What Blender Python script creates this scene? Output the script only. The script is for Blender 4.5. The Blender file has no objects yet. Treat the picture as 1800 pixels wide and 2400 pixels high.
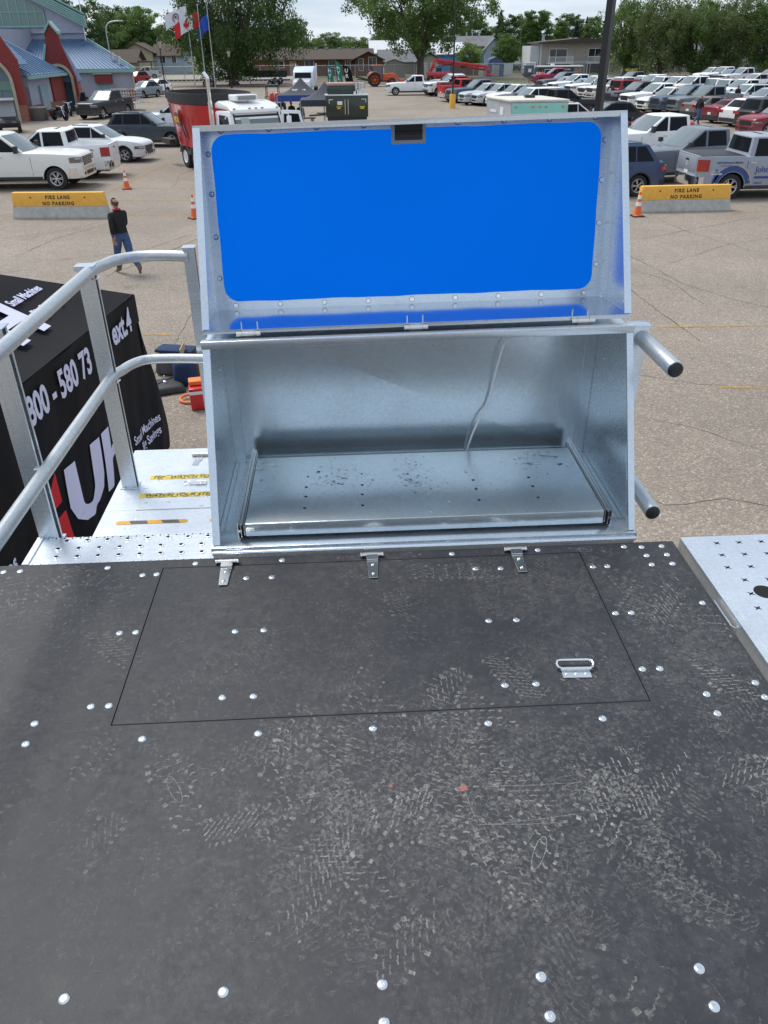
import bpy, bmesh, math, random
import numpy as np
from mathutils import Vector, Matrix
rnd = random.Random(7)
scene = bpy.context.scene
COL = scene.collection
R = math.radians
PI = math.pi
# ------------------------------------------------------------------ camera
CAM_H, CAM_PITCH, CAM_ROLL, CAM_YAW, CAM_F = 4.93, 31.3, 0.65, -2.66, 1803.0
def cam_axes():
    p, r, y = R(CAM_PITCH), R(CAM_ROLL), R(CAM_YAW)
    fw = Vector((0, math.cos(p), -math.sin(p))); rt = Vector((1, 0, 0)); up = rt.cross(fw)
    rt2 = rt*math.cos(r) - up*math.sin(r); up2 = rt2.cross(fw)
    m = Matrix.Rotation(y, 3, 'Z')
    return m @ fw, m @ rt2, m @ up2
FW, RT, UP = cam_axes()
cd = bpy.data.cameras.new('camera'); cam = bpy.data.objects.new('camera', cd); COL.objects.link(cam)
cd.sensor_fit = 'VERTICAL'; cd.sensor_height = 36.0; cd.lens = CAM_F/2400*36.0
cd.clip_start = 0.05; cd.clip_end = 5000
M3 = Matrix((RT, UP, -FW)).transposed()
cam.matrix_world = Matrix.Translation((0, 0, CAM_H)) @ M3.to_4x4()
scene.camera = cam
CO = Vector((0, 0, CAM_H))
def ray(px, py): return FW + RT*((px-900)/CAM_F) - UP*((py-1200)/CAM_F)
def at(px, py, z=0.0):
    "point of the photograph (1800 x 2400) on the level z"
    d = ray(px, py); return CO + d*((z-CAM_H)/d.z)
def atY(px, py, Y):
    d = ray(px, py); return CO + d*(Y/d.y)
def pix(p):
    v = Vector(p)-CO; z = v.dot(FW); return 900+CAM_F*v.dot(RT)/z, 1200-CAM_F*v.dot(UP)/z
# ------------------------------------------------------------------ light
SUN_AZ, SUN_EL = -48.0, 58.0          # azimuth measured from +Y towards +X
sl = bpy.data.lights.new('sun', 'SUN'); sun = bpy.data.objects.new('sun', sl); COL.objects.link(sun)
sl.energy = 2.1; sl.angle = R(24); sl.color = (1.0, 0.955, 0.89)
sd = Vector((math.sin(R(SUN_AZ))*math.cos(R(SUN_EL)), math.cos(R(SUN_AZ))*math.cos(R(SUN_EL)), math.sin(R(SUN_EL))))
sun.rotation_euler = sd.to_track_quat('Z', 'Y').to_euler()
w = bpy.data.worlds.new("World"); scene.world = w; w.use_nodes = True
nt = w.node_tree; nt.nodes.clear()
def N(t, typ, **kw):
    n = t.nodes.new(typ)
    for k, v in kw.items(): setattr(n, k, v)
    return n
out = N(nt, 'ShaderNodeOutputWorld'); bg = N(nt, 'ShaderNodeBackground'); sky = N(nt, 'ShaderNodeTexSky')
sky.sky_type = 'NISHITA'; sky.sun_disc = False; sky.sun_elevation = R(SUN_EL); sky.sun_rotation = R(SUN_AZ)
sky.dust_density = 0.5; sky.air_density = 1.0; sky.ozone_density = 2.0
bg.inputs['Strength'].default_value = 0.13
tc = N(nt, 'ShaderNodeTexCoord'); mp = N(nt, 'ShaderNodeMapping'); mp.inputs['Scale'].default_value = (1.0, 1.0, 7.0)
ns = N(nt, 'ShaderNodeTexNoise'); ns.inputs['Scale'].default_value = 3.1; ns.inputs['Detail'].default_value = 6; ns.inputs['Roughness'].default_value = 0.55
rp = N(nt, 'ShaderNodeValToRGB'); rp.color_ramp.elements[0].position = 0.38; rp.color_ramp.elements[1].position = 0.68
rp.color_ramp.elements[0].color = (2.9, 3.55, 4.5, 1); rp.color_ramp.elements[1].color = (5.6, 6.0, 6.5, 1)
mx = N(nt, 'ShaderNodeMix', data_type='RGBA'); mx.inputs['B'].default_value = (4.3, 4.9, 5.7, 1)
L = nt.links.new
L(tc.outputs['Generated'], mp.inputs['Vector']); L(mp.outputs['Vector'], ns.inputs['Vector']); L(ns.outputs['Fac'], rp.inputs['Fac'])
mx.inputs['Factor'].default_value = 0.86; L(rp.outputs['Color'], mx.inputs['B']); L(sky.outputs['Color'], mx.inputs['A']); L(mx.outputs['Result'], bg.inputs['Color']); L(bg.outputs['Background'], out.inputs['Surface'])
scene.view_settings.view_transform = 'Standard'; scene.view_settings.look = 'None'
scene.view_settings.exposure = 0.48; scene.view_settings.gamma = 1.0
try:
    scene.cycles.max_bounces = 8; scene.cycles.transparent_max_bounces = 12; scene.cycles.use_denoising = True
except Exception: pass

# ------------------------------------------------------------------ helpers
class MB:
    "collects shapes and links them as ONE mesh object"
    def __init__(s): s.v = []; s.f = []; s.m = []
    def add(s, vs, fs, m=0, mat=None):
        o = len(s.v)
        s.v += [tuple(mat @ Vector(p)) if mat is not None else tuple(p) for p in vs]
        s.f += [tuple(i+o for i in f) for f in fs]; s.m += [m]*len(fs); return s
    def box(s, c, d, m=0, rot=None, taper=None):
        x, y, z = d[0]/2, d[1]/2, d[2]/2; t = taper or (1, 1)
        vs = [(-x, -y, -z), (x, -y, -z), (x, y, -z), (-x, y, -z), (-x*t[0], -y*t[1], z), (x*t[0], -y*t[1], z), (x*t[0], y*t[1], z), (-x*t[0], y*t[1], z)]
        M = Matrix.Translation(c)
        if rot is not None: M = M @ (rot if len(rot) == 4 else rot.to_4x4())
        return s.add(vs, [(0, 3, 2, 1), (4, 5, 6, 7), (0, 1, 5, 4), (1, 2, 6, 5), (2, 3, 7, 6), (3, 0, 4, 7)], m, M)
    def bb(s, x0, x1, y0, y1, z0, z1, m=0):
        return s.box(((x0+x1)/2, (y0+y1)/2, (z0+z1)/2), (abs(x1-x0), abs(y1-y0), abs(z1-z0)), m)
    def bar(s, a, b, w, h, m=0, up=(0, 0, 1)):
        a, b = Vector(a), Vector(b); d = (b-a); l = d.length; d.normalize(); u = Vector(up)
        if abs(d.dot(u)) > 0.99: u = Vector((0, 1, 0))
        sdd = d.cross(u).normalized(); u = sdd.cross(d)
        M = Matrix((d, sdd, u)).transposed()
        return s.box((a+b)/2, (l, w, h), m, M)
    def cyl(s, a, b, r0, r1=None, n=16, m=0, caps=True):
        r1 = r0 if r1 is None else r1
        a, b = Vector(a), Vector(b); d = (b-a).normalized(); u = Vector((0, 0, 1)) if abs(d.z) < 0.9 else Vector((1, 0, 0))
        p = d.cross(u).normalized(); q = d.cross(p)
        vs = []
        for c, r in ((a, r0), (b, r1)):
            for i in range(n):
                t = 2*PI*i/n; vs.append(c+p*(r*math.cos(t))+q*(r*math.sin(t)))
        fs = [(i, (i+1) % n, n+(i+1) % n, n+i) for i in range(n)]
        if caps: fs += [tuple(range(n-1, -1, -1)), tuple(range(n, 2*n))]
        return s.add(vs, fs, m)
    def tube(s, pts, r, n=12, m=0, caps=True, flat=None):
        pts = [Vector(p) for p in pts]; vs = []; fs = []; prev = None
        for i, p in enumerate(pts):
            d = (pts[min(i+1, len(pts)-1)]-pts[max(i-1, 0)]).normalized()
            if prev is None:
                u = Vector((0, 0, 1)) if abs(d.z) < 0.9 else Vector((1, 0, 0)); a = d.cross(u).normalized()
            else: a = (prev - d*prev.dot(d)).normalized()
            prev = a; b = d.cross(a); rr = r[i] if isinstance(r, (list, tuple)) else r
            for k in range(n):
                t = 2*PI*k/n; vs.append(p+a*(rr*math.cos(t))+b*(rr*math.sin(t)*(flat or 1)))
        for i in range(len(pts)-1):
            for k in range(n): fs.append((i*n+k, i*n+(k+1) % n, (i+1)*n+(k+1) % n, (i+1)*n+k))
        if caps: fs += [tuple(range(n-1, -1, -1)), tuple(range((len(pts)-1)*n, len(pts)*n))]
        return s.add(vs, fs, m)
    def lathe(s, prof, n=24, m=0, mat=None, caps=True):
        "prof: (radius, height) pairs, turned about local Z"
        vs = []; fs = []
        for r, z in prof:
            for k in range(n):
                t = 2*PI*k/n; vs.append((r*math.cos(t), r*math.sin(t), z))
        for i in range(len(prof)-1):
            for k in range(n): fs.append((i*n+k, i*n+(k+1) % n, (i+1)*n+(k+1) % n, (i+1)*n+k))
        if caps and prof[0][0] > 1e-6: fs.append(tuple(range(n-1, -1, -1)))
        if caps and prof[-1][0] > 1e-6: fs.append(tuple(range((len(prof)-1)*n, len(prof)*n)))
        return s.add(vs, fs, m, mat)
    def prism(s, poly, axis, a0, a1, m=0):
        "poly of 2-D points pushed along an axis; axis x -> (y,z), y -> (x,z), z -> (x,y)"
        def P(u, v, a): return (a, u, v) if axis == 'x' else ((u, a, v) if axis == 'y' else (u, v, a))
        n = len(poly); vs = [P(u, v, a0) for u, v in poly]+[P(u, v, a1) for u, v in poly]
        fs = [tuple(range(n)), tuple(range(2*n-1, n-1, -1))]+[(i, i+n, (i+1) % n+n, (i+1) % n) for i in range(n)]
        return s.add(vs, fs, m)
    def quad(s, a, b, c, d, m=0): return s.add([a, b, c, d], [(0, 1, 2, 3)], m)
    def plate(s, corners, t, m=0):
        "thick sheet from a planar polygon"
        c = [Vector(p) for p in corners]; nrm = (c[1]-c[0]).cross(c[2]-c[1]).normalized()*t; n = len(c)
        vs = c+[p+nrm for p in c]
        fs = [tuple(range(n-1, -1, -1)), tuple(range(n, 2*n))]+[(i, (i+1) % n, (i+1) % n+n, i+n) for i in range(n)]
        return s.add(vs, fs, m)
    def grid(s, fn, nu, nv, m=0, t=None):
        vs = [fn(i/nu, j/nv) for j in range(nv+1) for i in range(nu+1)]
        fs = [(j*(nu+1)+i, j*(nu+1)+i+1, (j+1)*(nu+1)+i+1, (j+1)*(nu+1)+i) for j in range(nv) for i in range(nu)]
        return s.add(vs, fs, m)
    def mesh(s, name, mats, smooth=35, bevel=0, seg=2, fix=True):
        me = bpy.data.meshes.new(name); me.from_pydata(s.v, [], s.f)
        if not isinstance(mats, (list, tuple)): mats = [mats]
        for m in mats: me.materials.append(m)
        me.polygons.foreach_set('material_index', s.m)
        if fix or bevel:
            bm = bmesh.new(); bm.from_mesh(me)
            if fix: bmesh.ops.recalc_face_normals(bm, faces=bm.faces)
            if bevel:
                es = [e for e in bm.edges if len(e.link_faces) == 2 and e.calc_face_angle(0) > R(30)]
                bmesh.ops.bevel(bm, geom=es, offset=bevel, segments=seg, affect='EDGES', clamp_overlap=True, profile=0.5)
            bm.to_mesh(me); bm.free()
        if smooth:
            me.polygons.foreach_set('use_smooth', [True]*len(me.polygons)); me.set_sharp_from_angle(angle=R(smooth))
        me.update(); return me
    def build_each(s, name, mats, parent=None, loc=None, **kw):
        "every loose piece becomes an object of its own"
        par = list(range(len(s.v)))
        def find(i):
            while par[i] != i: par[i] = par[par[i]]; i = par[i]
            return i
        for f in s.f:
            for i in f[1:]: par[find(i)] = find(f[0])
        gr = {}
        for f, m in zip(s.f, s.m): gr.setdefault(find(f[0]), []).append((f, m))
        res = []
        for fs in gr.values():
            mb_ = MB(); mp_ = {}
            for f, m in fs:
                for i in f:
                    if i not in mp_: mp_[i] = len(mb_.v); mb_.v.append(s.v[i])
                mb_.f.append(tuple(mp_[i] for i in f)); mb_.m.append(m)
            res.append(mb_.build(name, mats, parent, loc, **kw))
        return res
    def build(s, name, mats, parent=None, loc=None, rotz=0, **kw):
        return link(s.mesh(name, mats, **kw), name, parent, loc, rotz)
def link(me, name, parent=None, loc=None, rotz=0):
    o = bpy.data.objects.new(name, me); COL.objects.link(o)
    if parent is not None: o.parent = parent
    if loc is not None: o.location = loc
    if rotz: o.rotation_euler = (0, 0, rotz)
    return o
def tag(o, label=None, cat=None, group=None, kind=None):
    if label: o['label'] = label
    if cat: o['category'] = cat
    if group: o['group'] = group
    if kind: o['kind'] = kind
    return o
def empty(name, loc, label, cat, rotz=0, group=None):
    o = bpy.data.objects.new(name, None); COL.objects.link(o); o.location = loc; o.rotation_euler = (0, 0, rotz)
    o.empty_display_size = 0.1
    return tag(o, label, cat, group)
KIDS = {}
def kids(o): return [c for c in bpy.data.objects if c.parent == o]
def copy_tree(o, parent=None, color=None, cache=None):
    if cache is None:
        cache = {}
        for c in bpy.data.objects:
            if c.parent: cache.setdefault(c.parent.name, []).append(c)
    c = o.copy(); COL.objects.link(c)
    if parent is not None: c.parent = parent
    if color is not None: c.color = color
    for ch in cache.get(o.name, []): copy_tree(ch, c, color, cache)
    return c
def struct(o): o['kind'] = 'structure'; return o

# ------------------------------------------------------------------ materials
def principled(name, base=(0.5, 0.5, 0.5), rough=0.6, metal=0.0, **kw):
    m = bpy.data.materials.new(name); m.use_nodes = True; b = m.node_tree.nodes['Principled BSDF']
    b.inputs['Base Color'].default_value = (*base, 1); b.inputs['Roughness'].default_value = rough; b.inputs['Metallic'].default_value = metal
    for k, v in kw.items():
        k = {'coat': 'Coat Weight', 'trans': 'Transmission Weight', 'ior': 'IOR', 'spec': 'Specular IOR Level', 'coat_rough': 'Coat Roughness', 'alpha': 'Alpha'}[k]
        b.inputs[k].default_value = v
    m.diffuse_color = (*base, 1)
    return m
def varied(name, base, rough=0.6, metal=0.0, scale=8.0, amount=0.25, rvar=0.1, bump=0.0, bscale=None, detail=5, stretch=None, tint=None, **kw):
    "surface whose colour and roughness wander by noise in the object's own space"
    m = principled(name, base, rough, metal, **kw); t = m.node_tree; b = t.nodes['Principled BSDF']; lk = t.links.new
    tc = N(t, 'ShaderNodeTexCoord'); mp = N(t, 'ShaderNodeMapping'); lk(tc.outputs['Object'], mp.inputs['Vector'])
    if stretch: mp.inputs['Scale'].default_value = stretch
    ns = N(t, 'ShaderNodeTexNoise'); ns.inputs['Scale'].default_value = scale; ns.inputs['Detail'].default_value = detail
    lk(mp.outputs['Vector'], ns.inputs['Vector'])
    mr = N(t, 'ShaderNodeMapRange'); lk(ns.outputs['Fac'], mr.inputs['Value'])
    mr.inputs['From Min'].default_value = 0.28; mr.inputs['From Max'].default_value = 0.72
    mx = N(t, 'ShaderNodeMix', data_type='RGBA'); lk(mr.outputs['Result'], mx.inputs['Factor'])
    a = tuple(max(0, c*(1-amount)) for c in base); bcol = tint or tuple(min(1, c*(1+amount)) for c in base)
    mx.inputs['A'].default_value = (*a, 1); mx.inputs['B'].default_value = (*bcol, 1); lk(mx.outputs['Result'], b.inputs['Base Color'])
    if rvar:
        m2 = N(t, 'ShaderNodeMapRange'); lk(ns.outputs['Fac'], m2.inputs['Value']); m2.inputs['From Min'].default_value = 0.25; m2.inputs['From Max'].default_value = 0.75
        m2.inputs['To Min'].default_value = max(0.03, rough-rvar); m2.inputs['To Max'].default_value = min(1, rough+rvar); lk(m2.outputs['Result'], b.inputs['Roughness'])
    if bump:
        n2 = N(t, 'ShaderNodeTexNoise'); n2.inputs['Scale'].default_value = bscale or scale*6; n2.inputs['Detail'].default_value = 4; lk(mp.outputs['Vector'], n2.inputs['Vector'])
        bp = N(t, 'ShaderNodeBump'); bp.inputs['Strength'].default_value = bump; bp.inputs['Distance'].default_value = 0.01
        lk(n2.outputs['Fac'], bp.inputs['Height']); lk(bp.outputs['Normal'], b.inputs['Normal'])
    return m
def galvanised(name, base=(0.62, 0.66, 0.70), rough=0.3, streak=True, spangle=0.10, rvar=0.06, metal=0.82):
    m = principled(name, base, rough, metal); t = m.node_tree; b = t.nodes['Principled BSDF']; lk = t.links.new
    tc = N(t, 'ShaderNodeTexCoord')
    vo = N(t, 'ShaderNodeTexVoronoi'); vo.inputs['Scale'].default_value = 130; lk(tc.outputs['Object'], vo.inputs['Vector'])
    n1 = N(t, 'ShaderNodeTexNoise'); n1.inputs['Scale'].default_value = 5.5; n1.inputs['Detail'].default_value = 6; lk(tc.outputs['Object'], n1.inputs['Vector'])
    mp = N(t, 'ShaderNodeMapping'); mp.inputs['Scale'].default_value = (3, 60, 60); lk(tc.outputs['Object'], mp.inputs['Vector'])
    n2 = N(t, 'ShaderNodeTexNoise'); n2.inputs['Scale'].default_value = 2.0; n2.inputs['Detail'].default_value = 4; lk(mp.outputs['Vector'], n2.inputs['Vector'])
    sep = N(t, 'ShaderNodeSeparateColor'); lk(vo.outputs['Color'], sep.inputs['Color'])
    a = N(t, 'ShaderNodeMath', operation='MULTIPLY_ADD'); lk(sep.outputs['Red'], a.inputs[0]); a.inputs[1].default_value = spangle; a.inputs[2].default_value = 1-spangle*0.5-0.10
    c = N(t, 'ShaderNodeMath', operation='MULTIPLY_ADD'); lk(n1.outputs['Fac'], c.inputs[0]); c.inputs[1].default_value = 0.20; lk(a.outputs[0], c.inputs[2])
    cc = N(t, 'ShaderNodeMix', data_type='RGBA', blend_type='MULTIPLY'); cc.inputs['Factor'].default_value = 1; cc.inputs['A'].default_value = (*base, 1)
    cmb = N(t, 'ShaderNodeCombineColor'); [lk(c.outputs[0], cmb.inputs[k]) for k in ('Red', 'Green', 'Blue')]
    lk(cmb.outputs['Color'], cc.inputs['B']); lk(cc.outputs['Result'], b.inputs['Base Color'])
    r = N(t, 'ShaderNodeMath', operation='MULTIPLY_ADD'); lk(n2.outputs['Fac'], r.inputs[0]); r.inputs[1].default_value = rvar*2; r.inputs[2].default_value = rough-rvar
    r2 = N(t, 'ShaderNodeMath', operation='MULTIPLY_ADD'); lk(n1.outputs['Fac'], r2.inputs[0]); r2.inputs[1].default_value = rvar*2; 
    s2 = N(t, 'ShaderNodeMath', operation='ADD'); s2.inputs[1].default_value = -rvar; lk(r.outputs[0], r2.inputs[2]); lk(r2.outputs[0], s2.inputs[0]); lk(s2.outputs[0], b.inputs['Roughness'])
    n3 = N(t, 'ShaderNodeTexNoise'); n3.inputs['Scale'].default_value = 2.2; n3.inputs['Detail'].default_value = 2; lk(tc.outputs['Object'], n3.inputs['Vector'])
    bp = N(t, 'ShaderNodeBump'); bp.inputs['Strength'].default_value = 0.14; bp.inputs['Distance'].default_value = 0.004; lk(n3.outputs['Fac'], bp.inputs['Height']); lk(bp.outputs['Normal'], b.inputs['Normal'])
    return m
GALV = galvanised('galvanised_sheet', (0.66, 0.72, 0.77), 0.27, spangle=0.07, rvar=0.04)
GALV_IN = galvanised('galvanised_inner_sheet', (0.69, 0.77, 0.81), 0.25, spangle=0.12, rvar=0.02, metal=0.87)
GALV_BRIGHT = galvanised('galvanised_polished_sheet', (0.66, 0.72, 0.78), 0.13, spangle=0.06, rvar=0.02, metal=0.97)
GALV_DULL = galvanised('galvanised_tube', (0.53, 0.565, 0.58), 0.42, spangle=0.14)
GALV_TREAD = galvanised('galvanised_tread', (0.72, 0.76, 0.80), 0.36, spangle=0.12)
ZINC = principled('zinc_plated', (0.78, 0.80, 0.80), 0.22, 1.0)
STAINLESS = principled('stainless', (0.72, 0.70, 0.67), 0.2, 1.0)
CHROME = principled('chrome', (0.85, 0.86, 0.88), 0.08, 1.0)
BLACK = principled('black_plastic', (0.012, 0.012, 0.014), 0.45)
HOLE = principled('dark_opening', (0.006, 0.006, 0.007), 0.9)
RUBBER = varied('tyre_rubber', (0.022, 0.022, 0.023), 0.85, scale=9, amount=0.3, bump=0.2)
ALLOY = principled('wheel_alloy', (0.62, 0.63, 0.65), 0.28, 0.85)
DARK_TRIM = varied('dark_trim', (0.03, 0.031, 0.034), 0.6, scale=12)
WHITE = varied('white_paint', (0.78, 0.79, 0.79), 0.4, scale=3, amount=0.05)
RED = varied('red_paint', (0.50, 0.012, 0.014), 0.25, scale=2, amount=0.1, coat=0.5)
LAMP_RED = principled('tail_lamp_red', (0.35, 0.01, 0.012), 0.15, coat=1.0)
LAMP_CLEAR = principled('head_lamp', (0.16, 0.17, 0.18), 0.08, 0.3, coat=1.0)
AMBER = principled('amber_lens', (0.75, 0.22, 0.02), 0.25)
def object_paint(name):
    m = principled(name, (0.5, 0.5, 0.5), 0.40, 0.0, coat=0.22, coat_rough=0.04, spec=0.3); t = m.node_tree; b = t.nodes['Principled BSDF']; lk = t.links.new
    oi = N(t, 'ShaderNodeObjectInfo'); tc = N(t, 'ShaderNodeTexCoord')
    ns = N(t, 'ShaderNodeTexNoise'); ns.inputs['Scale'].default_value = 2.2; ns.inputs['Detail'].default_value = 6; lk(tc.outputs['Object'], ns.inputs['Vector'])
    sp = N(t, 'ShaderNodeSeparateXYZ'); lk(tc.outputs['Object'], sp.inputs[0])
    # road dust that lies on the lower flanks
    md = N(t, 'ShaderNodeMapRange'); lk(sp.outputs['Z'], md.inputs['Value']); md.inputs['From Min'].default_value = 0.9; md.inputs['From Max'].default_value = 0.3
    ml = N(t, 'ShaderNodeMath', operation='MULTIPLY'); lk(md.outputs['Result'], ml.inputs[0]); lk(ns.outputs['Fac'], ml.inputs[1])
    m2 = N(t, 'ShaderNodeMath', operation='MULTIPLY'); m2.inputs[1].default_value = 0.5; lk(ml.outputs[0], m2.inputs[0])
    mx = N(t, 'ShaderNodeMix', data_type='RGBA'); lk(m2.outputs[0], mx.inputs['Factor']); lk(oi.outputs['Color'], mx.inputs['A']); mx.inputs['B'].default_value = (0.30, 0.26, 0.21, 1)
    lk(mx.outputs['Result'], b.inputs['Base Color']); 
    return m
PAINT = object_paint('car_paint')
GLASS = principled('car_glass', (0.010, 0.012, 0.015), 0.08, 0.0, spec=0.12)
WIND = principled('windscreen_glass', (0.15, 0.185, 0.195), 0.08, 0.0, spec=0.6)
def text(body, size, mat, M, name='lettering', parent=None, depth=0.002, bold=0.0, align='LEFT', sx=1.0, shear=0.0, space=1.0):
    c = bpy.data.curves.new(name, 'FONT'); c.body = body; c.size = size; c.extrude = depth; c.offset = bold; c.align_x = align; c.shear = shear; c.space_character = space; c.resolution_u = 3
    o = bpy.data.objects.new(name, c); COL.objects.link(o); bpy.context.view_layer.update()
    me = bpy.data.meshes.new_from_object(o); bpy.data.objects.remove(o); bpy.data.curves.remove(c)
    me.name = name; me.materials.clear(); me.materials.append(mat); me.transform(M @ Matrix.Diagonal((sx, 1, 1, 1)))
    return link(me, name, parent)
def frame(o, x, y):
    "matrix whose X and Y run along x and y, origin o"
    x = Vector(x).normalized(); y = Vector(y).normalized(); z = x.cross(y).normalized()
    m = Matrix((x, y, z)).transposed().to_4x4(); m.translation = Vector(o); return m
# ================================================================== THE GROUND
def asphalt_mat():
    m = principled('worn_asphalt', (0.2, 0.18, 0.15), 0.9); t = m.node_tree; b = t.nodes['Principled BSDF']; lk = t.links.new
    tc = N(t, 'ShaderNodeTexCoord')
    v = N(t, 'ShaderNodeTexVoronoi'); v.inputs['Scale'].default_value = 46; v.inputs['Randomness'].default_value = 1; lk(tc.outputs['Object'], v.inputs['Vector'])
    sp = N(t, 'ShaderNodeSeparateColor'); lk(v.outputs['Color'], sp.inputs['Color'])
    cr = N(t, 'ShaderNodeValToRGB'); e = cr.color_ramp.elements
    e[0].position = 0.0; e[0].color = (0.195, 0.162, 0.127, 1); e[1].position = 1.0; e[1].color = (0.47, 0.40, 0.325, 1)
    for p, c in ((0.3, (0.240, 0.202, 0.162, 1)), (0.62, (0.278, 0.234, 0.189, 1)), (0.86, (0.31, 0.26, 0.21, 1))):
        q = e.new(p); q.color = c
    lk(sp.outputs['Red'], cr.inputs['Fac'])
    n1 = N(t, 'ShaderNodeTexNoise'); n1.inputs['Scale'].default_value = 0.16; n1.inputs['Detail'].default_value = 8; n1.inputs['Roughness'].default_value = 0.62; lk(tc.outputs['Object'], n1.inputs['Vector'])
    mr = N(t, 'ShaderNodeMapRange'); lk(n1.outputs['Fac'], mr.inputs['Value']); mr.inputs['From Min'].default_value = 0.3; mr.inputs['From Max'].default_value = 0.7
    mr.inputs['To Min'].default_value = 0.78; mr.inputs['To Max'].default_value = 1.12
    n2 = N(t, 'ShaderNodeTexNoise'); n2.inputs['Scale'].default_value = 2.3; n2.inputs['Detail'].default_value = 5; lk(tc.outputs['Object'], n2.inputs['Vector'])
    m2 = N(t, 'ShaderNodeMapRange'); lk(n2.outputs['Fac'], m2.inputs['Value']); m2.inputs['To Min'].default_value = 0.86; m2.inputs['To Max'].default_value = 1.14
    ml = N(t, 'ShaderNodeMath', operation='MULTIPLY'); lk(mr.outputs['Result'], ml.inputs[0]); lk(m2.outputs['Result'], ml.inputs[1])
    # oil drips, seldom
    n3 = N(t, 'ShaderNodeTexNoise'); n3.inputs['Scale'].default_value = 0.7; n3.inputs['Detail'].default_value = 3; lk(tc.outputs['Object'], n3.inputs['Vector'])
    m3 = N(t, 'ShaderNodeMapRange'); lk(n3.outputs['Fac'], m3.inputs['Value']); m3.inputs['From Min'].default_value = 0.66; m3.inputs['From Max'].default_value = 0.76; m3.inputs['To Min'].default_value = 1; m3.inputs['To Max'].default_value = 0.72
    ml2 = N(t, 'ShaderNodeMath', operation='MULTIPLY'); lk(ml.outputs[0], ml2.inputs[0]); lk(m3.outputs['Result'], ml2.inputs[1])
    cb = N(t, 'ShaderNodeCombineColor'); [lk(ml2.outputs[0], cb.inputs[k]) for k in ('Red', 'Green', 'Blue')]
    mx = N(t, 'ShaderNodeMix', data_type='RGBA', blend_type='MULTIPLY'); mx.inputs['Factor'].default_value = 1; lk(cr.outputs['Color'], mx.inputs['A']); lk(cb.outputs['Color'], mx.inputs['B'])
    lk(mx.outputs['Result'], b.inputs['Base Color'])
    bp = N(t, 'ShaderNodeBump'); bp.inputs['Strength'].default_value = 0.35; bp.inputs['Distance'].default_value = 0.01; lk(v.outputs['Distance'], bp.inputs['Height']); lk(bp.outputs['Normal'], b.inputs['Normal'])
    return m
ASPH = asphalt_mat()
mb = MB(); mb.quad((-1500, -300, 0), (1500, -300, 0), (1500, 2500, 0), (-1500, 2500, 0)); struct(mb.build('ground', ASPH, smooth=0))
def sheet(name, poly, z, mat, kind='structure'):
    m_ = MB(); m_.add([(x, y, z) for x, y in poly], [tuple(range(len(poly)))]); o = m_.build(name, mat, smooth=0); o['kind'] = kind; return o
GRASS = varied('grass_ground', (0.075, 0.11, 0.03), 0.95, scale=1.3, amount=0.5, tint=(0.14, 0.15, 0.06))
DIRT = varied('packed_dirt', (0.15, 0.115, 0.08), 0.95, scale=0.9, amount=0.35)
CONC = varied('pale_concrete_path', (0.36, 0.33, 0.28), 0.9, scale=0.6, amount=0.15)
sheet('lawn', [(-400, 150), (400, 150), (400, 2400), (-400, 2400)], 0.004, GRASS)
gp = [at(0, 196), at(400, 194), at(760, 194), at(960, 201), at(1120, 212), at(1262, 203), at(1450, 196), at(1640, 198), at(1900, 199)]
sheet('dirt_verge', [(p.x, p.y) for p in gp]+[(140, 152), (-120, 152)], 0.008, DIRT)
gg = [at(1150, 195), at(1245, 192), at(1250, 184), at(1160, 184)]; sheet('grass_patch', [(p.x, p.y) for p in gg], 0.012, GRASS)
gg = [at(300, 187), at(690, 186), at(690, 176), at(300, 176)]; sheet('footpath', [(p.x, p.y) for p in gg], 0.012, CONC)
# cracks, tar and faded paint lines
CRACK = principled('crack_filler', (0.07, 0.058, 0.048), 0.95)
def crack(pts, wdt, seed):
    r = random.Random(seed); P = [at(*p) for p in pts]; m_ = MB(); last = None; path = []
    for a, b in zip(P, P[1:]):
        n = max(3, int((b-a).length/0.25))
        for i in range(n): path.append(a.lerp(b, i/n))
    path.append(P[-1]); L_ = []; off = 0
    for i, p in enumerate(path):
        off = 0.75*off + r.uniform(-0.05, 0.05); q = p + Vector((off*0.6, off, 0)); ww = wdt*r.uniform(0.35, 1.2); L_.append((q, ww))
    vs = []; fs = []
    for i, (q, ww) in enumerate(L_):
        d = (L_[min(i+1, len(L_)-1)][0]-L_[max(0, i-1)][0]); n_ = Vector((-d.y, d.x, 0)).normalized()
        vs += [(q.x+n_.x*ww, q.y+n_.y*ww, 0.004), (q.x-n_.x*ww, q.y-n_.y*ww, 0.004)]
        if i: k = 2*i; fs.append((k-2, k-1, k+1, k))
    return vs, fs
ck = MB()
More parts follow.
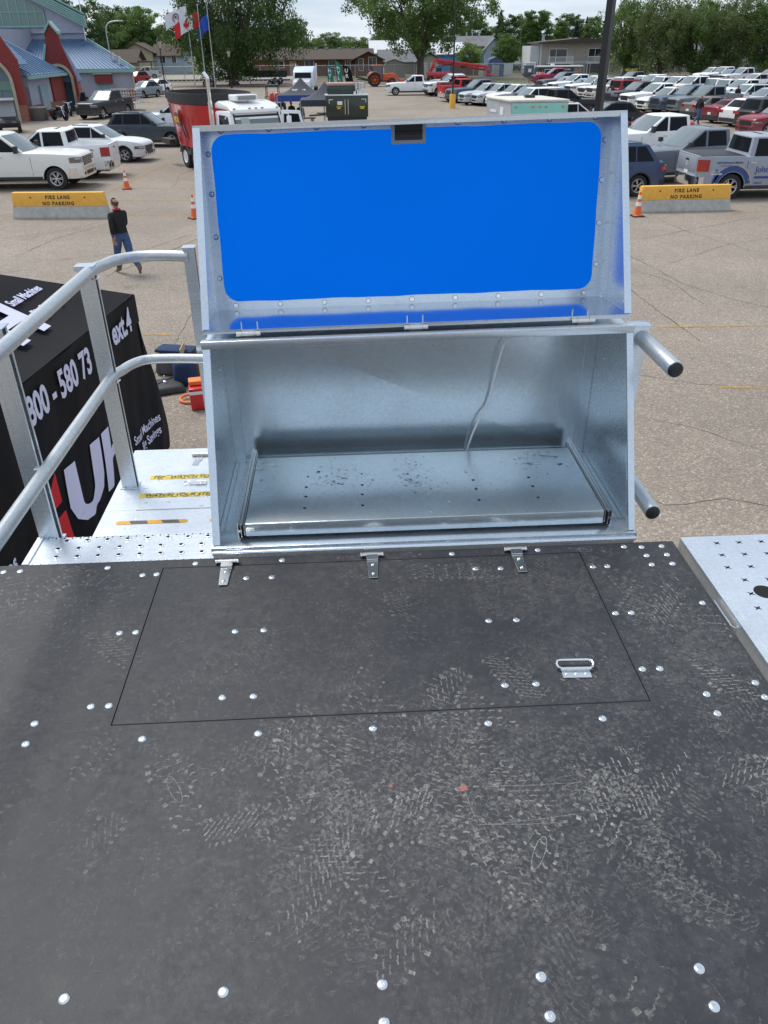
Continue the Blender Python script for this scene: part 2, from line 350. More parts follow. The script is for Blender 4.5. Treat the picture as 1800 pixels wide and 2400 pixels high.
CR = [([(1478, 680), (1560, 745), (1640, 800)], .009), ([(1478, 600), (1600, 665), (1800, 722)], .008), ([(1480, 668), (1510, 672)], .006), ([(1500, 1165), (1560, 1178), (1700, 1172), (1800, 1190)], .006),
      ([(1560, 620), (1700, 575), (1800, 560)], .006), ([(1500, 640), (1560, 655), (1660, 720)], .006), ([(460, 560), (360, 608), (262, 640)], .010), ([(250, 525), (130, 560), (40, 600)], .009),
      ([(470, 390), (425, 410), (405, 440)], .009), ([(455, 730), (420, 790), (380, 850), (350, 900)], .006), ([(345, 808), (455, 790)], .004), ([(250, 650), (330, 590), (450, 548)], .008), ([(360, 682), (452, 678)], .004),
      ([(20, 640), (200, 600), (450, 590)], .004), ([(1480, 875), (1640, 900), (1800, 905)], .004), ([(1500, 980), (1620, 1010), (1790, 1060)], .004), ([(1500, 560), (1660, 530), (1800, 505)], .007),
      ([(270, 700), (400, 712)], .003), ([(880, 262), (960, 250), (1010, 240)], .02), ([(1480, 480), (1600, 540), (1800, 600)], .005), ([(0, 560), (120, 545), (235, 520)], .006)]
for i, (p, w_) in enumerate(CR):
    v_, f_ = crack(p, w_, i); ck.add(v_, f_)
ck.build('ground_cracks', CRACK, smooth=0, fix=False)['kind'] = 'structure'
def faded(name, base, lo=0.40, hi=0.62, sc=7):
    m = principled(name, base, 0.8); t = m.node_tree; b = t.nodes['Principled BSDF']; lk = t.links.new
    tc = N(t, 'ShaderNodeTexCoord'); ns = N(t, 'ShaderNodeTexNoise'); ns.inputs['Scale'].default_value = sc; ns.inputs['Detail'].default_value = 8; ns.inputs['Roughness'].default_value = 0.7; lk(tc.outputs['Object'], ns.inputs['Vector'])
    mr = N(t, 'ShaderNodeMapRange'); lk(ns.outputs['Fac'], mr.inputs['Value']); mr.inputs['From Min'].default_value = lo; mr.inputs['From Max'].default_value = hi; lk(mr.outputs['Result'], b.inputs['Alpha']); return m
YLINE = faded('faded_yellow_paint', (0.50, 0.30, 0.08))
ln = MB()
def pline(a, b, wdt=0.1):
    a, b = at(*a), at(*b); d = (b-a).normalized(); n_ = Vector((-d.y, d.x, 0))*wdt/2
    ln.add([(a-n_)+Vector((0, 0, .008)), (b-n_)+Vector((0, 0, .008)), (b+n_)+Vector((0, 0, .008)), (a+n_)+Vector((0, 0, .008))], [(0, 1, 2, 3)])
for a, b in (((1540, 767), (1830, 763)), ((1680, 908), (1830, 910)), ((330, 785), (400, 785)), ((-20, 505), (32, 506)), ((258, 505), (458, 503)), ((235, 470), (458, 470)), ((280, 441), (452, 441)), ((262, 447), (410, 375)),
             ((1020, 222), (1100, 274)), ((1715, 500), (1850, 492)), ((455, 330), (380, 345)), ((900, 300), (1060, 236)), ((0, 456), (20, 454))): pline(a, b)
ln.build('painted_lines', YLINE, smooth=0, fix=False)['kind'] = 'structure'

# ================================================================== THE DECK
D = 3.38
def board_mat():
    m = principled('scuffed_black_board', (0.05, 0.05, 0.055), 0.5); t = m.node_tree; b = t.nodes['Principled BSDF']; lk = t.links.new
    tc = N(t, 'ShaderNodeTexCoord')
    n1 = N(t, 'ShaderNodeTexNoise'); n1.inputs['Scale'].default_value = 2.6; n1.inputs['Detail'].default_value = 9; n1.inputs['Roughness'].default_value = 0.66; lk(tc.outputs['Object'], n1.inputs['Vector'])
    n2 = N(t, 'ShaderNodeTexNoise'); n2.inputs['Scale'].default_value = 38; n2.inputs['Detail'].default_value = 6; n2.inputs['Roughness'].default_value = 0.7; lk(tc.outputs['Object'], n2.inputs['Vector'])
    n3 = N(t, 'ShaderNodeTexNoise'); n3.inputs['Scale'].default_value = 420; n3.inputs['Detail'].default_value = 2; lk(tc.outputs['Object'], n3.inputs['Vector'])
    mr = N(t, 'ShaderNodeMapRange'); lk(n1.outputs['Fac'], mr.inputs['Value']); mr.inputs['From Min'].default_value = 0.36; mr.inputs['From Max'].default_value = 0.72
    m2 = N(t, 'ShaderNodeMapRange'); lk(n2.outputs['Fac'], m2.inputs['Value']); m2.inputs['From Min'].default_value = 0.35; m2.inputs['From Max'].default_value = 0.75
    ml = N(t, 'ShaderNodeMath', operation='MULTIPLY'); lk(mr.outputs['Result'], ml.inputs[0]); lk(m2.outputs['Result'], ml.inputs[1])
    ad = N(t, 'ShaderNodeMath', operation='MULTIPLY_ADD'); lk(n3.outputs['Fac'], ad.inputs[0]); ad.inputs[1].default_value = 0.10; lk(ml.outputs[0], ad.inputs[2])
    cr = N(t, 'ShaderNodeValToRGB'); e = cr.color_ramp.elements; e[0].position = 0.03; e[0].color = (0.015, 0.0165, 0.022, 1); e[1].position = 0.8; e[1].color = (0.066, 0.066, 0.068, 1)
    lk(ad.outputs[0], cr.inputs['Fac']); lk(cr.outputs['Color'], b.inputs['Base Color'])
    r = N(t, 'ShaderNodeMapRange'); lk(n1.outputs['Fac'], r.inputs['Value']); r.inputs['To Min'].default_value = 0.42; r.inputs['To Max'].default_value = 0.72; lk(r.outputs['Result'], b.inputs['Roughness'])
    bp = N(t, 'ShaderNodeBump'); bp.inputs['Strength'].default_value = 0.3; bp.inputs['Distance'].default_value = 0.001; lk(n3.outputs['Fac'], bp.inputs['Height']); lk(bp.outputs['Normal'], b.inputs['Normal'])
    return m
BOARD = board_mat()
plat = empty('work_platform', (0, 0, 0), 'large scuffed black deck with round bolt heads and a rectangular hatch, filling the foreground', 'platform')
X0, X1, Y0, Y1 = -1.62, 1.152, -0.7, 2.273
HX0, HX1, HY0, HY1 = -0.668, 0.797, 1.499, 2.223
g = 0.0013
db = MB()
o_ = [(X0, Y0), (X1, Y0), (X1, Y1), (X0, Y1)]; i_ = [(HX0-g, HY0-g), (HX1+g, HY0-g), (HX1+g, HY1+g), (HX0-g, HY1+g)]
vs = [(x, y, D) for x, y in o_]+[(x, y, D) for x, y in i_]+[(x, y, D-.018) for x, y in o_]+[(x, y, D-.018) for x, y in i_]
fs = []
for k in range(4):
    n_ = (k+1) % 4; fs += [(k, n_, 4+n_, 4+k), (8+k, 12+k, 12+n_, 8+n_), (k, 8+k, 8+n_, n_), (4+k, 4+n_, 12+n_, 12+k)]
db.add(vs, fs); db.build('deck_board', BOARD, plat, smooth=0)
hm = MB(); hm.bb(HX0+g, HX1-g, HY0+g, HY1-g, D-.018, D+.0004); hatch = hm.build('hatch', BOARD, plat, bevel=0.0012, seg=1)
hatch['label'] = 'rectangular hatch cut flush into the black deck'
fr = MB()
for x in (-1.5, -0.72, 0.85, 1.1): fr.bb(x-.03, x+.03, Y0+.02, Y1-.03, D-.10, D-.019)
for y in (Y0+.06, 0.7, 1.44, Y1-.07):
    for xa, xb in ((-1.47, -.75), (-.69, .82), (.88, 1.07)): fr.bb(xa, xb, y-.03, y+.03, D-.098, D-.021)
for x in (-1.5, 1.1):
    for y in (Y0+.06, 0.75, Y1-.12): fr.bb(x-.04, x+.04, y-.04, y+.04, 0.0, D-.102)
fr.build('support_frame', GALV_DULL, plat, smooth=0)
# scuffs and dusty shoe prints worn into the surface
def scuff_mat(): 
    m = principled('dusty_scuff', (0.29, 0.285, 0.268), 0.8); t = m.node_tree; b = t.nodes['Principled BSDF']; lk = t.links.new
    at_ = N(t, 'ShaderNodeAttribute', attribute_name='dust'); tc = N(t, 'ShaderNodeTexCoord')
    ns = N(t, 'ShaderNodeTexNoise'); ns.inputs['Scale'].default_value = 170; ns.inputs['Detail'].default_value = 4; ns.inputs['Roughness'].default_value = 0.7; lk(tc.outputs['Object'], ns.inputs['Vector'])
    mr = N(t, 'ShaderNodeMapRange'); lk(ns.outputs['Fac'], mr.inputs['Value']); mr.inputs['From Min'].default_value = 0.30; mr.inputs['From Max'].default_value = 0.66
    ml = N(t, 'ShaderNodeMath', operation='MULTIPLY'); lk(mr.outputs['Result'], ml.inputs[0]); lk(at_.outputs['Fac'], ml.inputs[1]); lk(ml.outputs[0], b.inputs['Alpha']); return m
SCUFF = scuff_mat()
class Scuffs:
    def __init__(s): s.v = []; s.f = []; s.d = []
    def stroke(s, pts, wd, a, z):
        vs = []; n = len(pts)
        for i in range(n):
            p = np.array(pts[i]); d = np.array(pts[min(i+1, n-1)])-np.array(pts[max(i-1, 0)]); l = math.hypot(*d) or 1; q = np.array((-d[1], d[0]))/l*wd/2
            vs += [(*(p+q), z), (*(p-q), z)]
        o = len(s.v); s.v += vs; s.f += [(o+2*i, o+2*i+1, o+2*i+3, o+2*i+2) for i in range(n-1)]; s.d += [a]*(n-1)
    def build(s, name, par):
        me = bpy.data.meshes.new(name); me.from_pydata(s.v, [], s.f); me.materials.append(SCUFF)
        at_ = me.attributes.new('dust', 'FLOAT', 'FACE'); at_.data.foreach_set('value', s.d); return link(me, name, par)
sr = random.Random(11); SA, SB = Scuffs(), Scuffs()
def inhatch(x, y, m_=0.004): return HX0+m_ < x < HX1-m_ and HY0+m_ < y < HY1-m_
def ondeck(x, y): return X0+.02 < x < X1-.01 and Y0 < y < Y1-.01 and not (HX0-.006 < x < HX1+.006 and HY0-.006 < y < HY1+.006)
zc = [0]
def put(pts, wd, a):
    zc[0] += 1; dz = 0.0003+0.0000006*(zc[0] % 1500)
    if all(inhatch(*p) for p in pts): SB.stroke(pts, wd, a*0.75, D+.0004+dz)
    elif all(ondeck(*p) for p in pts): SA.stroke(pts, wd, a, D+dz)
def dens(x, y):
    "where feet have gathered dust: in front of the hatch and left and right of it"
    q = math.exp(-((x-.25)/.62)**2-((y-1.22)/.27)**2)*1.0 + math.exp(-((x-.95)/.16)**2-((y-1.75)/.25)**2)*.7 + math.exp(-((x+.95)/.25)**2-((y-2.0)/.25)**2)*.45
    q += math.exp(-((x-.2)/.5)**2-((y-.95)/.2)**2)*.45 + math.exp(-((x-.25)/.4)**2-((y-2.05)/.12)**2)*.3
    return min(1, (q+0.16)*min(1, max(.35, (y-.55)/.55)))
def footprint(cx, cy, ang, a, kind):
    ca, sa = math.cos(ang), math.sin(ang); Lf = sr.uniform(.26, .30)
    def T(u, v): return (cx+u*ca-v*sa, cy+u*sa+v*ca)
    def hw(t): return .047*(.78+.30*math.sin(PI*min(1, t*1.12))-(.20*math.exp(-((t-.38)/.12)**2))+(.10 if t > .6 else 0))*math.sqrt(max(.02, 1-max(0, (t-.86)/.15)**2))
    gx, gy, gr = sr.uniform(0, Lf), sr.uniform(-.03, .03), sr.uniform(.05, .17)      # the patch of the sole that left its mark
    def ok(u, v): return sr.random() < math.exp(-(((u-gx)/gr)**2+((v-gy)/(gr*.8))**2))*1.15
    st = sr.choice((.017, .020, .024)); n = int(Lf/st)
    for k in range(n+1):
        t = (k+.5)/(n+1); h = hw(t); u = t*Lf
        for sg in (-1, 1):
            if ok(u, sg*h):
                w_ = sr.uniform(.005, .014); j1, j2 = sr.gauss(0, .0018), sr.gauss(0, .0022)
                put([T(u+.002+j1, sg*h*.72), T(u-.001+j2, sg*h*.72+sg*w_)], st*sr.uniform(.28, .62), a*sr.uniform(.15, 1.0))
        for v in (-.45, -.05, .35):
            if kind == 0 and ok(u, v*h): z_ = [(u-.006, v*h), (u-.001, v*h+.004), (u+.003, v*h+.006), (u+.008, v*h+.013)]; put([T(*p_) for p_ in z_], .0036, a*sr.uniform(.4, .95))
            elif kind == 1 and (k+int(v*4)) % 2 and ok(u, v*h): put([T(u-.006, v*h-.005), T(u+.001, v*h+.001), T(u+.002, v*h+.009)], .0045, a*sr.uniform(.35, .9))
            elif kind == 2 and k % 2 and ok(u, v*h): put([T(u, v*h-.007), T(u+.004, v*h), T(u+.001, v*h+.007)], .0042, a*sr.uniform(.4, .9))
    if sr.random() < .10:
        pts = [T(Lf*.5+.045*math.cos(q), .012*math.sin(q)) for q in np.linspace(0, 2*PI, 22)]; put(pts, .0018, a*.9)
for i in range(1350):
    x, y = sr.uniform(X0, X1), sr.uniform(.45, Y1); d_ = dens(x, y)
    if sr.random() > d_*1.1+.10: continue
    strong = sr.random() < .30*d_+.05
    footprint(x, y, sr.choice([PI/2, -PI/2, PI/2, 0.3])+sr.gauss(0, .6), (1.1 if strong else .30)*sr.uniform(.5, 1.2)*(.55+.6*d_), sr.randint(0, 2))
for i in range(21000):
    x, y = sr.uniform(X0, X1), sr.uniform(.45, Y1); d_ = dens(x, y)
    if sr.random() > d_*.8+.3: continue
    ang = sr.uniform(0, PI); l = sr.uniform(.004, .016); put([(x, y), (x+l*.5*math.cos(ang), y+l*.5*math.sin(ang)), (x+l*math.cos(ang+.2), y+l*math.sin(ang+.2))], sr.uniform(.004, .011), sr.uniform(.05, .21)*(.6+.6*d_))
for i in range(2600):
    x, y = sr.uniform(X0, X1), sr.uniform(.45, Y1); d_ = dens(x, y)
    if sr.random() > d_*.9+.12: continue
    ang = sr.uniform(0, PI); l = sr.uniform(.006, .03); c = sr.uniform(-1, 1)*.5; put([(x+l*math.cos(ang+c*q)*q, y+l*math.sin(ang+c*q)*q) for q in (0, .35, .7, 1)], sr.uniform(.001, .0024), sr.uniform(.15, .7)*(.5+.6*d_))
for k in range(290):
    cx, cy = sr.uniform(X0, X1), sr.uniform(.6, Y1); d_ = dens(cx, cy)
    if sr.random() > d_*1.1+.05: continue
    an = sr.uniform(0, PI); sg_ = sr.uniform(.015, .05); a_ = sr.uniform(.25, .8)*(.4+.6*d_)
    for i in range(sr.randint(20, 60)):
        x, y = cx+sr.gauss(0, sg_), cy+sr.gauss(0, sg_); t_ = an+sr.gauss(0, .5)+(PI/2 if sr.random() < .35 else 0); l = sr.uniform(.003, .012); put([(x, y), (x+l*math.cos(t_), y+l*math.sin(t_))], sr.uniform(.0015, .006), a_*sr.uniform(.2, 1))
put([(.30+.012*i*0, 1.13) for i in (0, 1)], .002, .0)
for a_, b_ in (((.245, 1.235), (.262, 1.135)), ((.262, 1.135), (.47, 1.128)), ((.29, 1.24), (.52, 1.238)), ((.3, 1.134), (.5, 1.15))):
    put([(a_[0]+(b_[0]-a_[0])*q, a_[1]+(b_[1]-a_[1])*q+.001*math.sin(9*q)) for q in np.linspace(0, 1, 8)], .0022, .75)
SA.build('scuff_marks', plat); SB.build('scuff_marks', hatch)
SC2 = principled('dried_pink_spill', (0.30, 0.12, 0.11), 0.8)
sp_ = MB()
for px, py, r_ in ((1086, 1847, .012), (916, 1842, .006)):
    c_ = at(px, py, D+.0013); n_ = 14; sp_.add([(c_.x+r_*(1+.35*math.sin(3*k+px))*math.cos(2*PI*k/n_), c_.y+.8*r_*(1+.3*math.cos(2*k))*math.sin(2*PI*k/n_), D+.0013) for k in range(n_)], [tuple(range(n_))])
sp_.build_each('pink_spill', SC2, plat, smooth=0)
# bolt heads
bolt_px = [(47, 1339), (252, 1331), (334, 1348), (367, 1346), (458, 1321), (661, 1313), (577, 1355), (637, 1353), (1059, 1298), (1114, 1333), (1173, 1332), (1260, 1289), (1462, 1281), (1503, 1282), (1550, 1280), (1515, 1302), (1563, 1300), (1527, 1323), (1576, 1321),
 (1389, 1328), (1423, 1327), (1442, 1437), (1479, 1436), (1646, 1413), (1505, 1568), (1546, 1567), (1656, 1627), (1770, 1600), (1681, 1672), (1793, 1634), (1412, 1684), (280, 1484), (318, 1482), (551, 1480), (618, 1477), (1145, 1455), (1210, 1453), (213, 1656), (255, 1654),
 (521, 1635), (594, 1632), (1183, 1606), (1256, 1603), (81, 1696), (60, 1744), (333, 1732), (605, 1719), (874, 1707), (1144, 1695), (150, 2341), (523, 2325), (896, 2307), (1268, 2289), (1639, 2270), (1674, 2359), (1289, 2382), (900, 2397), (8, 1341)]
bm_ = MB(); bm_.lathe([(.0112, 0), (.0108, .0012), (.0085, .0027), (.005, .0034), (.0034, .0034), (.0030, .0022), (0, .0022)], 20)
BOLT = bm_.mesh('bolt', ZINC, smooth=50)
for px, py in bolt_px:
    p = at(px, py, D)
    ins = inhatch(p.x, p.y); b = link(BOLT, 'bolt', hatch if ins else plat, (p.x, p.y, D+(.0005 if ins else .0001)), sr.uniform(0, 3))
# hatch hinges
def strap_hinge(x, y):
    m_ = MB(); m_.cyl((-.034, 0, .010), (.034, 0, .010), .0075, n=16); m_.cyl((-.041, 0, .010), (-.034, 0, .010), .0092, n=6); m_.cyl((.034, 0, .010), (.040, 0, .010), .0092, n=6)
    m_.plate([(-.020, -.006, .0125), (.020, -.006, .0125), (.020, -.032, .0095), (-.020, -.032, .0095)], -.004)
    m_.add([(-.020, -.030, .0035), (.020, -.030, .0035), (.0145, -.132, .0035), (-.0145, -.132, .0035), (-.020, -.030, .0085), (.020, -.030, .0085), (.0145, -.132, .0070), (-.0145, -.132, .0070)], [(0, 1, 2, 3), (4, 7, 6, 5), (0, 4, 5, 1), (1, 5, 6, 2), (2, 6, 7, 3), (3, 7, 4, 0)])
    m_.bb(-.032, .032, .004, .024, .0005, .0045)
    for yy in (-.058, -.110): m_.lathe([(.0068, 0), (.0066, .0018), (.0045, .0034), (.0025, .0034), (.002, .002), (0, .002)], 12, mat=Matrix.Translation((0, yy, .0075)))
    h = m_.build('hinge', STAINLESS, hatch, (x, y, D), bevel=0.0008, seg=1); return h
for px, py, x in ((533, 1316, 0), (872, 1300, 0), (1208, 1287, 0)):
    p = at(px, py, D+.01); strap_hinge(p.x, p.y)
# folding pull handle
p = at(1350, 1578, D)
hd = MB(); hd.bb(-.041, .041, -.021, .009, .0006, .0034); hd.bb(-.046, .046, .007, .011, .003, .010)
hd.tube([(-.040, .009, .010), (-.050, .012, .013), (-.0535, .022, .016), (-.050, .032, .018), (-.040, .036, .018), (.040, .036, .018), (.050, .032, .018), (.0535, .022, .016), (.050, .012, .013), (.040, .009, .010)], .0042, n=10)
hd.cyl((-.044, .009, .009), (.044, .009, .009), .0060, n=12)
for xx in (-.028, 0, .028): hd.lathe([(.0055, 0), (.005, .002), (.002, .003), (0, .003)], 12, mat=Matrix.Translation((xx, -.004, .003)))
hd.build('handle', ZINC, hatch, (p.x, p.y, D+.0004), rotz=R(-2), bevel=0)

# ================================================================== THE STORAGE BOX
XL, XR = -0.503, 1.018
box = empty('storage_box', (0.2575, 2.6, D), 'open galvanised steel storage box with blue panelled lid raised, behind the black deck', 'storage box')
def bx(name, m_, mat=GALV, parent=None, **kw):
    o = m_.build(name, mat, parent or box, **kw)
    if parent is None: o.location = -Vector(box.location)
    return o
T = .0025
FZ = D+.012; TZ = D+.662
for s, x in ((1, XL), (-1, XR)):
    m_ = MB()
    m_.prism([(2.305, D+.03), (2.615, TZ), (2.98, TZ), (2.98, D-.01), (2.305, D-.01)], 'x', x, x+s*T)
    # folded front edge, facing the deck
    n_ = Vector((0, .66-.03, -(2.615-2.305))).normalized()
    w_ = .024
    a, b = Vector((x, 2.303, D+.034)), Vector((x, 2.613, TZ-.004))
    m_.add([a, a+Vector((s*w_, 0, 0)), b+Vector((s*w_, 0, 0)), b, a+n_*.004, a+Vector((s*w_, 0, 0))+n_*.004, b+Vector((s*w_, 0, 0))+n_*.004, b+n_*.004], [(0, 3, 2, 1), (4, 5, 6, 7), (0, 1, 5, 4), (1, 2, 6, 5), (2, 3, 7, 6), (3, 0, 4, 7)])
    a2, b2 = a+Vector((s*w_, 0, 0)), b+Vector((s*w_, 0, 0))
    dn = n_*.016
    m_.plate([a2, a2-dn*-1, b2-dn*-1, b2], .002)
    bx('side_panel', m_, GALV, smooth=20)
m_ = MB(); m_.bb(XL+T, XR-T, 2.98, 2.9825, D-.01, TZ); m_.bb(XL+T+.0005, XL+.05, 2.976, 2.9795, FZ, TZ-.01); m_.bb(XR-.05, XR-T-.0005, 2.976, 2.9795, FZ, TZ-.01); m_.bb(XL+.052, XR-.052, 2.976, 2.9795, FZ, FZ+.03)
bx('back_panel', m_, GALV_IN, smooth=0, bevel=.001, seg=1)
m_ = MB(); m_.bb(XL+T, XR-T, 2.40, 2.98, FZ-.003, FZ); m_.bb(XL+T+.0005, XL+.022, 2.34, 2.975, FZ+.0005, FZ+.0025); m_.bb(XR-.022, XR-T-.0005, 2.34, 2.975, FZ+.0005, FZ+.0025)
bx('floor_panel', m_, GALV_IN, smooth=0, bevel=.001, seg=1)
m_ = MB(); m_.bb(XL-.006, XR+.006, 2.292, 2.40, D+.026, D+.030); m_.bb(XL-.006, XR+.006, 2.292, 2.2955, D+.012, D+.0255); m_.cyl((XL-.002, 2.2885, D+.009), (XR+.002, 2.2885, D+.009), .0085, n=16); m_.bb(XL-.004, XR+.004, 2.30, 2.40, D-.06, D+.012)
bx('front_sill', m_, GALV, smooth=40, bevel=.0016, seg=2)
m_ = MB(); m_.bb(XL-.004, XR+.004, 2.612, 2.640, TZ-.006, TZ+.022); m_.bb(XL-.002, XR+.002, 2.641, 2.982, TZ-.002, TZ+.0015)
bx('top_rail', m_, GALV, smooth=40, bevel=.005, seg=3)
for x, py in ((XL+.065, 2.655), (XR-.06, 2.66)):
    m_ = MB(); m_.lathe([(.011, 0), (.0105, .002), (.006, .004), (0, .004)], 16); o = m_.build('bolt', ZINC, box, smooth=50); o.location = Vector((x, 2.668, TZ+.002))-Vector(box.location)
# rivets along the walls
m_ = MB()
rv = [(XL+T, 2.86, D+.27, 'x'), (XL+T, 2.88, D+.48, 'x'), (XR-T, 2.84, D+.25, '-x'), (XR-T, 2.87, D+.47, '-x')]
for x, y, z, ax in rv:
    s = 1 if ax == 'x' else -1; m_.cyl((x, y, z), (x+s*.004, y, z), .0042, .0028, n=10)
for x in (-.12, .16, .42, .7): m_.cyl((x, 2.976, FZ+.015), (x, 2.971, FZ+.015), .0045, .003, n=10)
m_.cyl((.30, 2.6095, TZ-.02), (.30, 2.6055, TZ-.02), .0045, .003, n=10)
[setattr(o, 'location', -Vector(box.location)) for o in m_.build_each('rivet', ZINC, box)]
# ---- sliding tray
tray = MB(); TX0, TX1, TY0, TY1, TT = -.387, .908, 2.338, 2.85, D+.098
tray.bb(TX0, TX1, TY0+.004, TY1, TT-.003, TT-.0005); tray.bb(TX0, TX1, TY0, TY0+.0035, TT-.052, TT); tray.bb(TX0, TX1, TY1-.003, TY1, TT-.05, TT-.0035); tray.bb(TX0, TX0+.003, TY0+.0035, TY1-.003, TT-.05, TT-.0035); tray.bb(TX1-.003, TX1, TY0+.0035, TY1-.003, TT-.05, TT-.0035)
tray_o = bx('sliding_tray', tray, GALV_IN, smooth=30, bevel=.0012, seg=2)
m_ = MB()
for px, py, r_ in ((718, 1141, .0058), (717, 1163, .0058), (714, 1190, .0058), (722, 1116, .004), (849, 1136, .0055), (849, 1158, .0055), (850, 1184, .0058), (848, 1110, .004), (1109, 1125, .0058), (1116, 1146, .0058), (1123, 1172, .0058), (1239, 1119, .0058), (1249, 1140, .0058), (1261, 1166, .0058)):
    q = at(px, py, TT); m_.cyl((q.x, q.y, TT-.0004), (q.x, q.y, TT+.0002), r_, n=14)
m_.build_each('drilled_hole', HOLE, tray_o)
for s, x in ((1, TX0), (-1, TX1)):
    m_ = MB(); xo = x-s*.026
    m_.bb(xo, xo+s*.002, 2.33, 2.93, TT-.055, TT+.004); m_.bb(xo, xo+s*.007, 2.33, 2.93, TT+.004, TT+.006); m_.bb(xo, xo+s*.007, 2.33, 2.93, TT-.058, TT-.0555)
    m_.bb(xo+s*.0105, xo+s*.013, 2.327, 2.92, TT-.05, TT+.001); m_.bb(xo+s*.008, xo+s*.018, 2.327, 2.92, TT+.0015, TT+.0035); m_.bb(xo+s*.0205, xo+s*.0235, 2.335, 2.9, TT-.046, TT+.003)
    m_.bb(xo+s*.002, xo+s*.0105, 2.331, 2.36, TT-.03, TT-.022)
    o = bx('slide_rail', m_, ZINC, smooth=30)
    m_ = MB(); m_.bb(xo+s*.0035, xo+s*.0095, 2.345, 2.9, TT-.05, TT-.005); m_.bb(xo+s*.014, xo+s*.0195, 2.345, 2.9, TT-.05, TT-.005); q = m_.build('bearing_strip', BLACK, o, smooth=0)
    m_ = MB(); m_.bb(xo-s*.003, xo-s*.001, 2.34, 2.93, D+.0145, TT-.01); m_.bb(xo-s*.045, xo-s*.003, 2.34, 2.93, D+.0148, D+.017); bx('slide_bracket', m_, GALV, smooth=0)
# ---- lid
lid_pts = [(2.662, 4.088), (2.992, 4.062), (3.105, 4.700), (2.985, 4.708)]
m_ = MB()
(ya, za), (yb, zb), (yc, zc_), (yd, zd) = lid_pts
lf_ = MB(); lf_.plate([(XL, ya, za), (XR, ya, za), (XR, yb, zb), (XL, yb, zb)], -.0025)
m_.bb(XL, XR, ya-.0035, ya, za-.012, za+.001)
m_.plate([(XL, yc, zc_), (XR, yc, zc_), (XR, yd, zd), (XL, yd, zd)], .0025)
m_.bb(XL, XR, yd-.003, yd, zd-.016, zd+.0025)
for s, x in ((1, XL), (-1, XR)):
    m_.prism([(ya, za+.001), (yb, zb+.001), (yc, zc_-.001), (yd, zd-.001)], 'x', x, x+s*T)
    a, b = Vector((x, ya-.001, za+.004)), Vector((x, yd-.001, zd-.006)); n_ = Vector((0, (b-a).z, -(b-a).y)).normalized(); wv = Vector((s*.025, 0, 0))
    m_.add([a, a+wv, b+wv, b, a-n_*.004, a+wv-n_*.004, b+wv-n_*.004, b-n_*.004], [(0, 3, 2, 1), (4, 5, 6, 7), (0, 1, 5, 4), (1, 2, 6, 5), (2, 3, 7, 6), (3, 0, 4, 7)])
    # folded inner seam
    m_.bar((x+s*.006, yb-.05, zb+.01), (x+s*.006, yc-.04, zc_-.012), .002, .002)
lid = bx('lid', m_, GALV, smooth=20)
lf_.build('lid_floor', GALV_BRIGHT, lid, smooth=0)
lid['label'] = 'raised lid lined with a bright blue panel'
# back plate with a cut-out, the blue sheet fixed behind it
vv = Vector((0, yc-yb, zc_-zb)); VL = vv.length; vv.normalize(); PO = Vector((XL, yb, zb)); nn = Vector((0, -vv.z, vv.y))   # towards the viewer
def LP(u, v, d=0): return PO + Vector((u, 0, 0)) + vv*v + nn*d
def lid_uv(px, py):
    r_ = ray(px, py); t_ = (PO-CO).dot(nn)/r_.dot(nn); q = CO+r_*t_-PO; return q.x, q.dot(vv)
cnr = [lid_uv(*p) for p in ((494, 314), (1418, 286), (1386, 676), (530, 708))]
bu0, bu1 = (cnr[0][0]+cnr[3][0])/2, (cnr[1][0]+cnr[2][0])/2; bv1, bv0 = (cnr[0][1]+cnr[1][1])/2, (cnr[2][1]+cnr[3][1])/2
W_ = XR-XL; NP = 120; inner = []; outer = []
def rrect(u0, u1, v0, v1, r_, n):
    pts = []
    for cx, cy, a0 in ((u1-r_, v1-r_, 0), (u0+r_, v1-r_, PI/2), (u0+r_, v0+r_, PI), (u1-r_, v0+r_, 3*PI/2)):
        for k in range(n): t = a0+PI/2*k/(n-1); pts.append((cx+r_*math.cos(t), cy+r_*math.sin(t)))
    res = []
    for i in range(len(pts)):
        a, b = pts[i], pts[(i+1) % len(pts)]; l = math.dist(a, b); k = max(1, int(l/.03))
        res += [(a[0]+(b[0]-a[0])*j/k, a[1]+(b[1]-a[1])*j/k) for j in range(k)]
    return res
inner = rrect(bu0, bu1, bv0, bv1, .055, 7)
inner = [(u+.0008*math.sin(v*31+u*9), v+.0011*math.sin(u*17)+.0006*math.sin(u*41+1)) for u, v in inner]
cu, cv = W_/2, VL/2
def clampout(u, v):
    du, dv = u-cu, v-cv; k = min((W_/2)/abs(du) if du else 1e9, (VL/2)/abs(dv) if dv else 1e9); return cu+du*k, cv+dv*k
outer = [clampout(u, v) for u, v in inner]
n_ = len(inner); m_ = MB()
vs = [LP(u, v, .0) for u, v in inner]+[LP(u, v, .0) for u, v in outer]+[LP(u, v, -.0025) for u, v in inner]+[LP(u, v, -.0025) for u, v in outer]
fs = []
for i in range(n_):
    j = (i+1) % n_; fs += [(i, j, n_+j, n_+i), (2*n_+i, 3*n_+i, 3*n_+j, 2*n_+j), (i, 2*n_+i, 2*n_+j, j)]
m_.add(vs, fs)
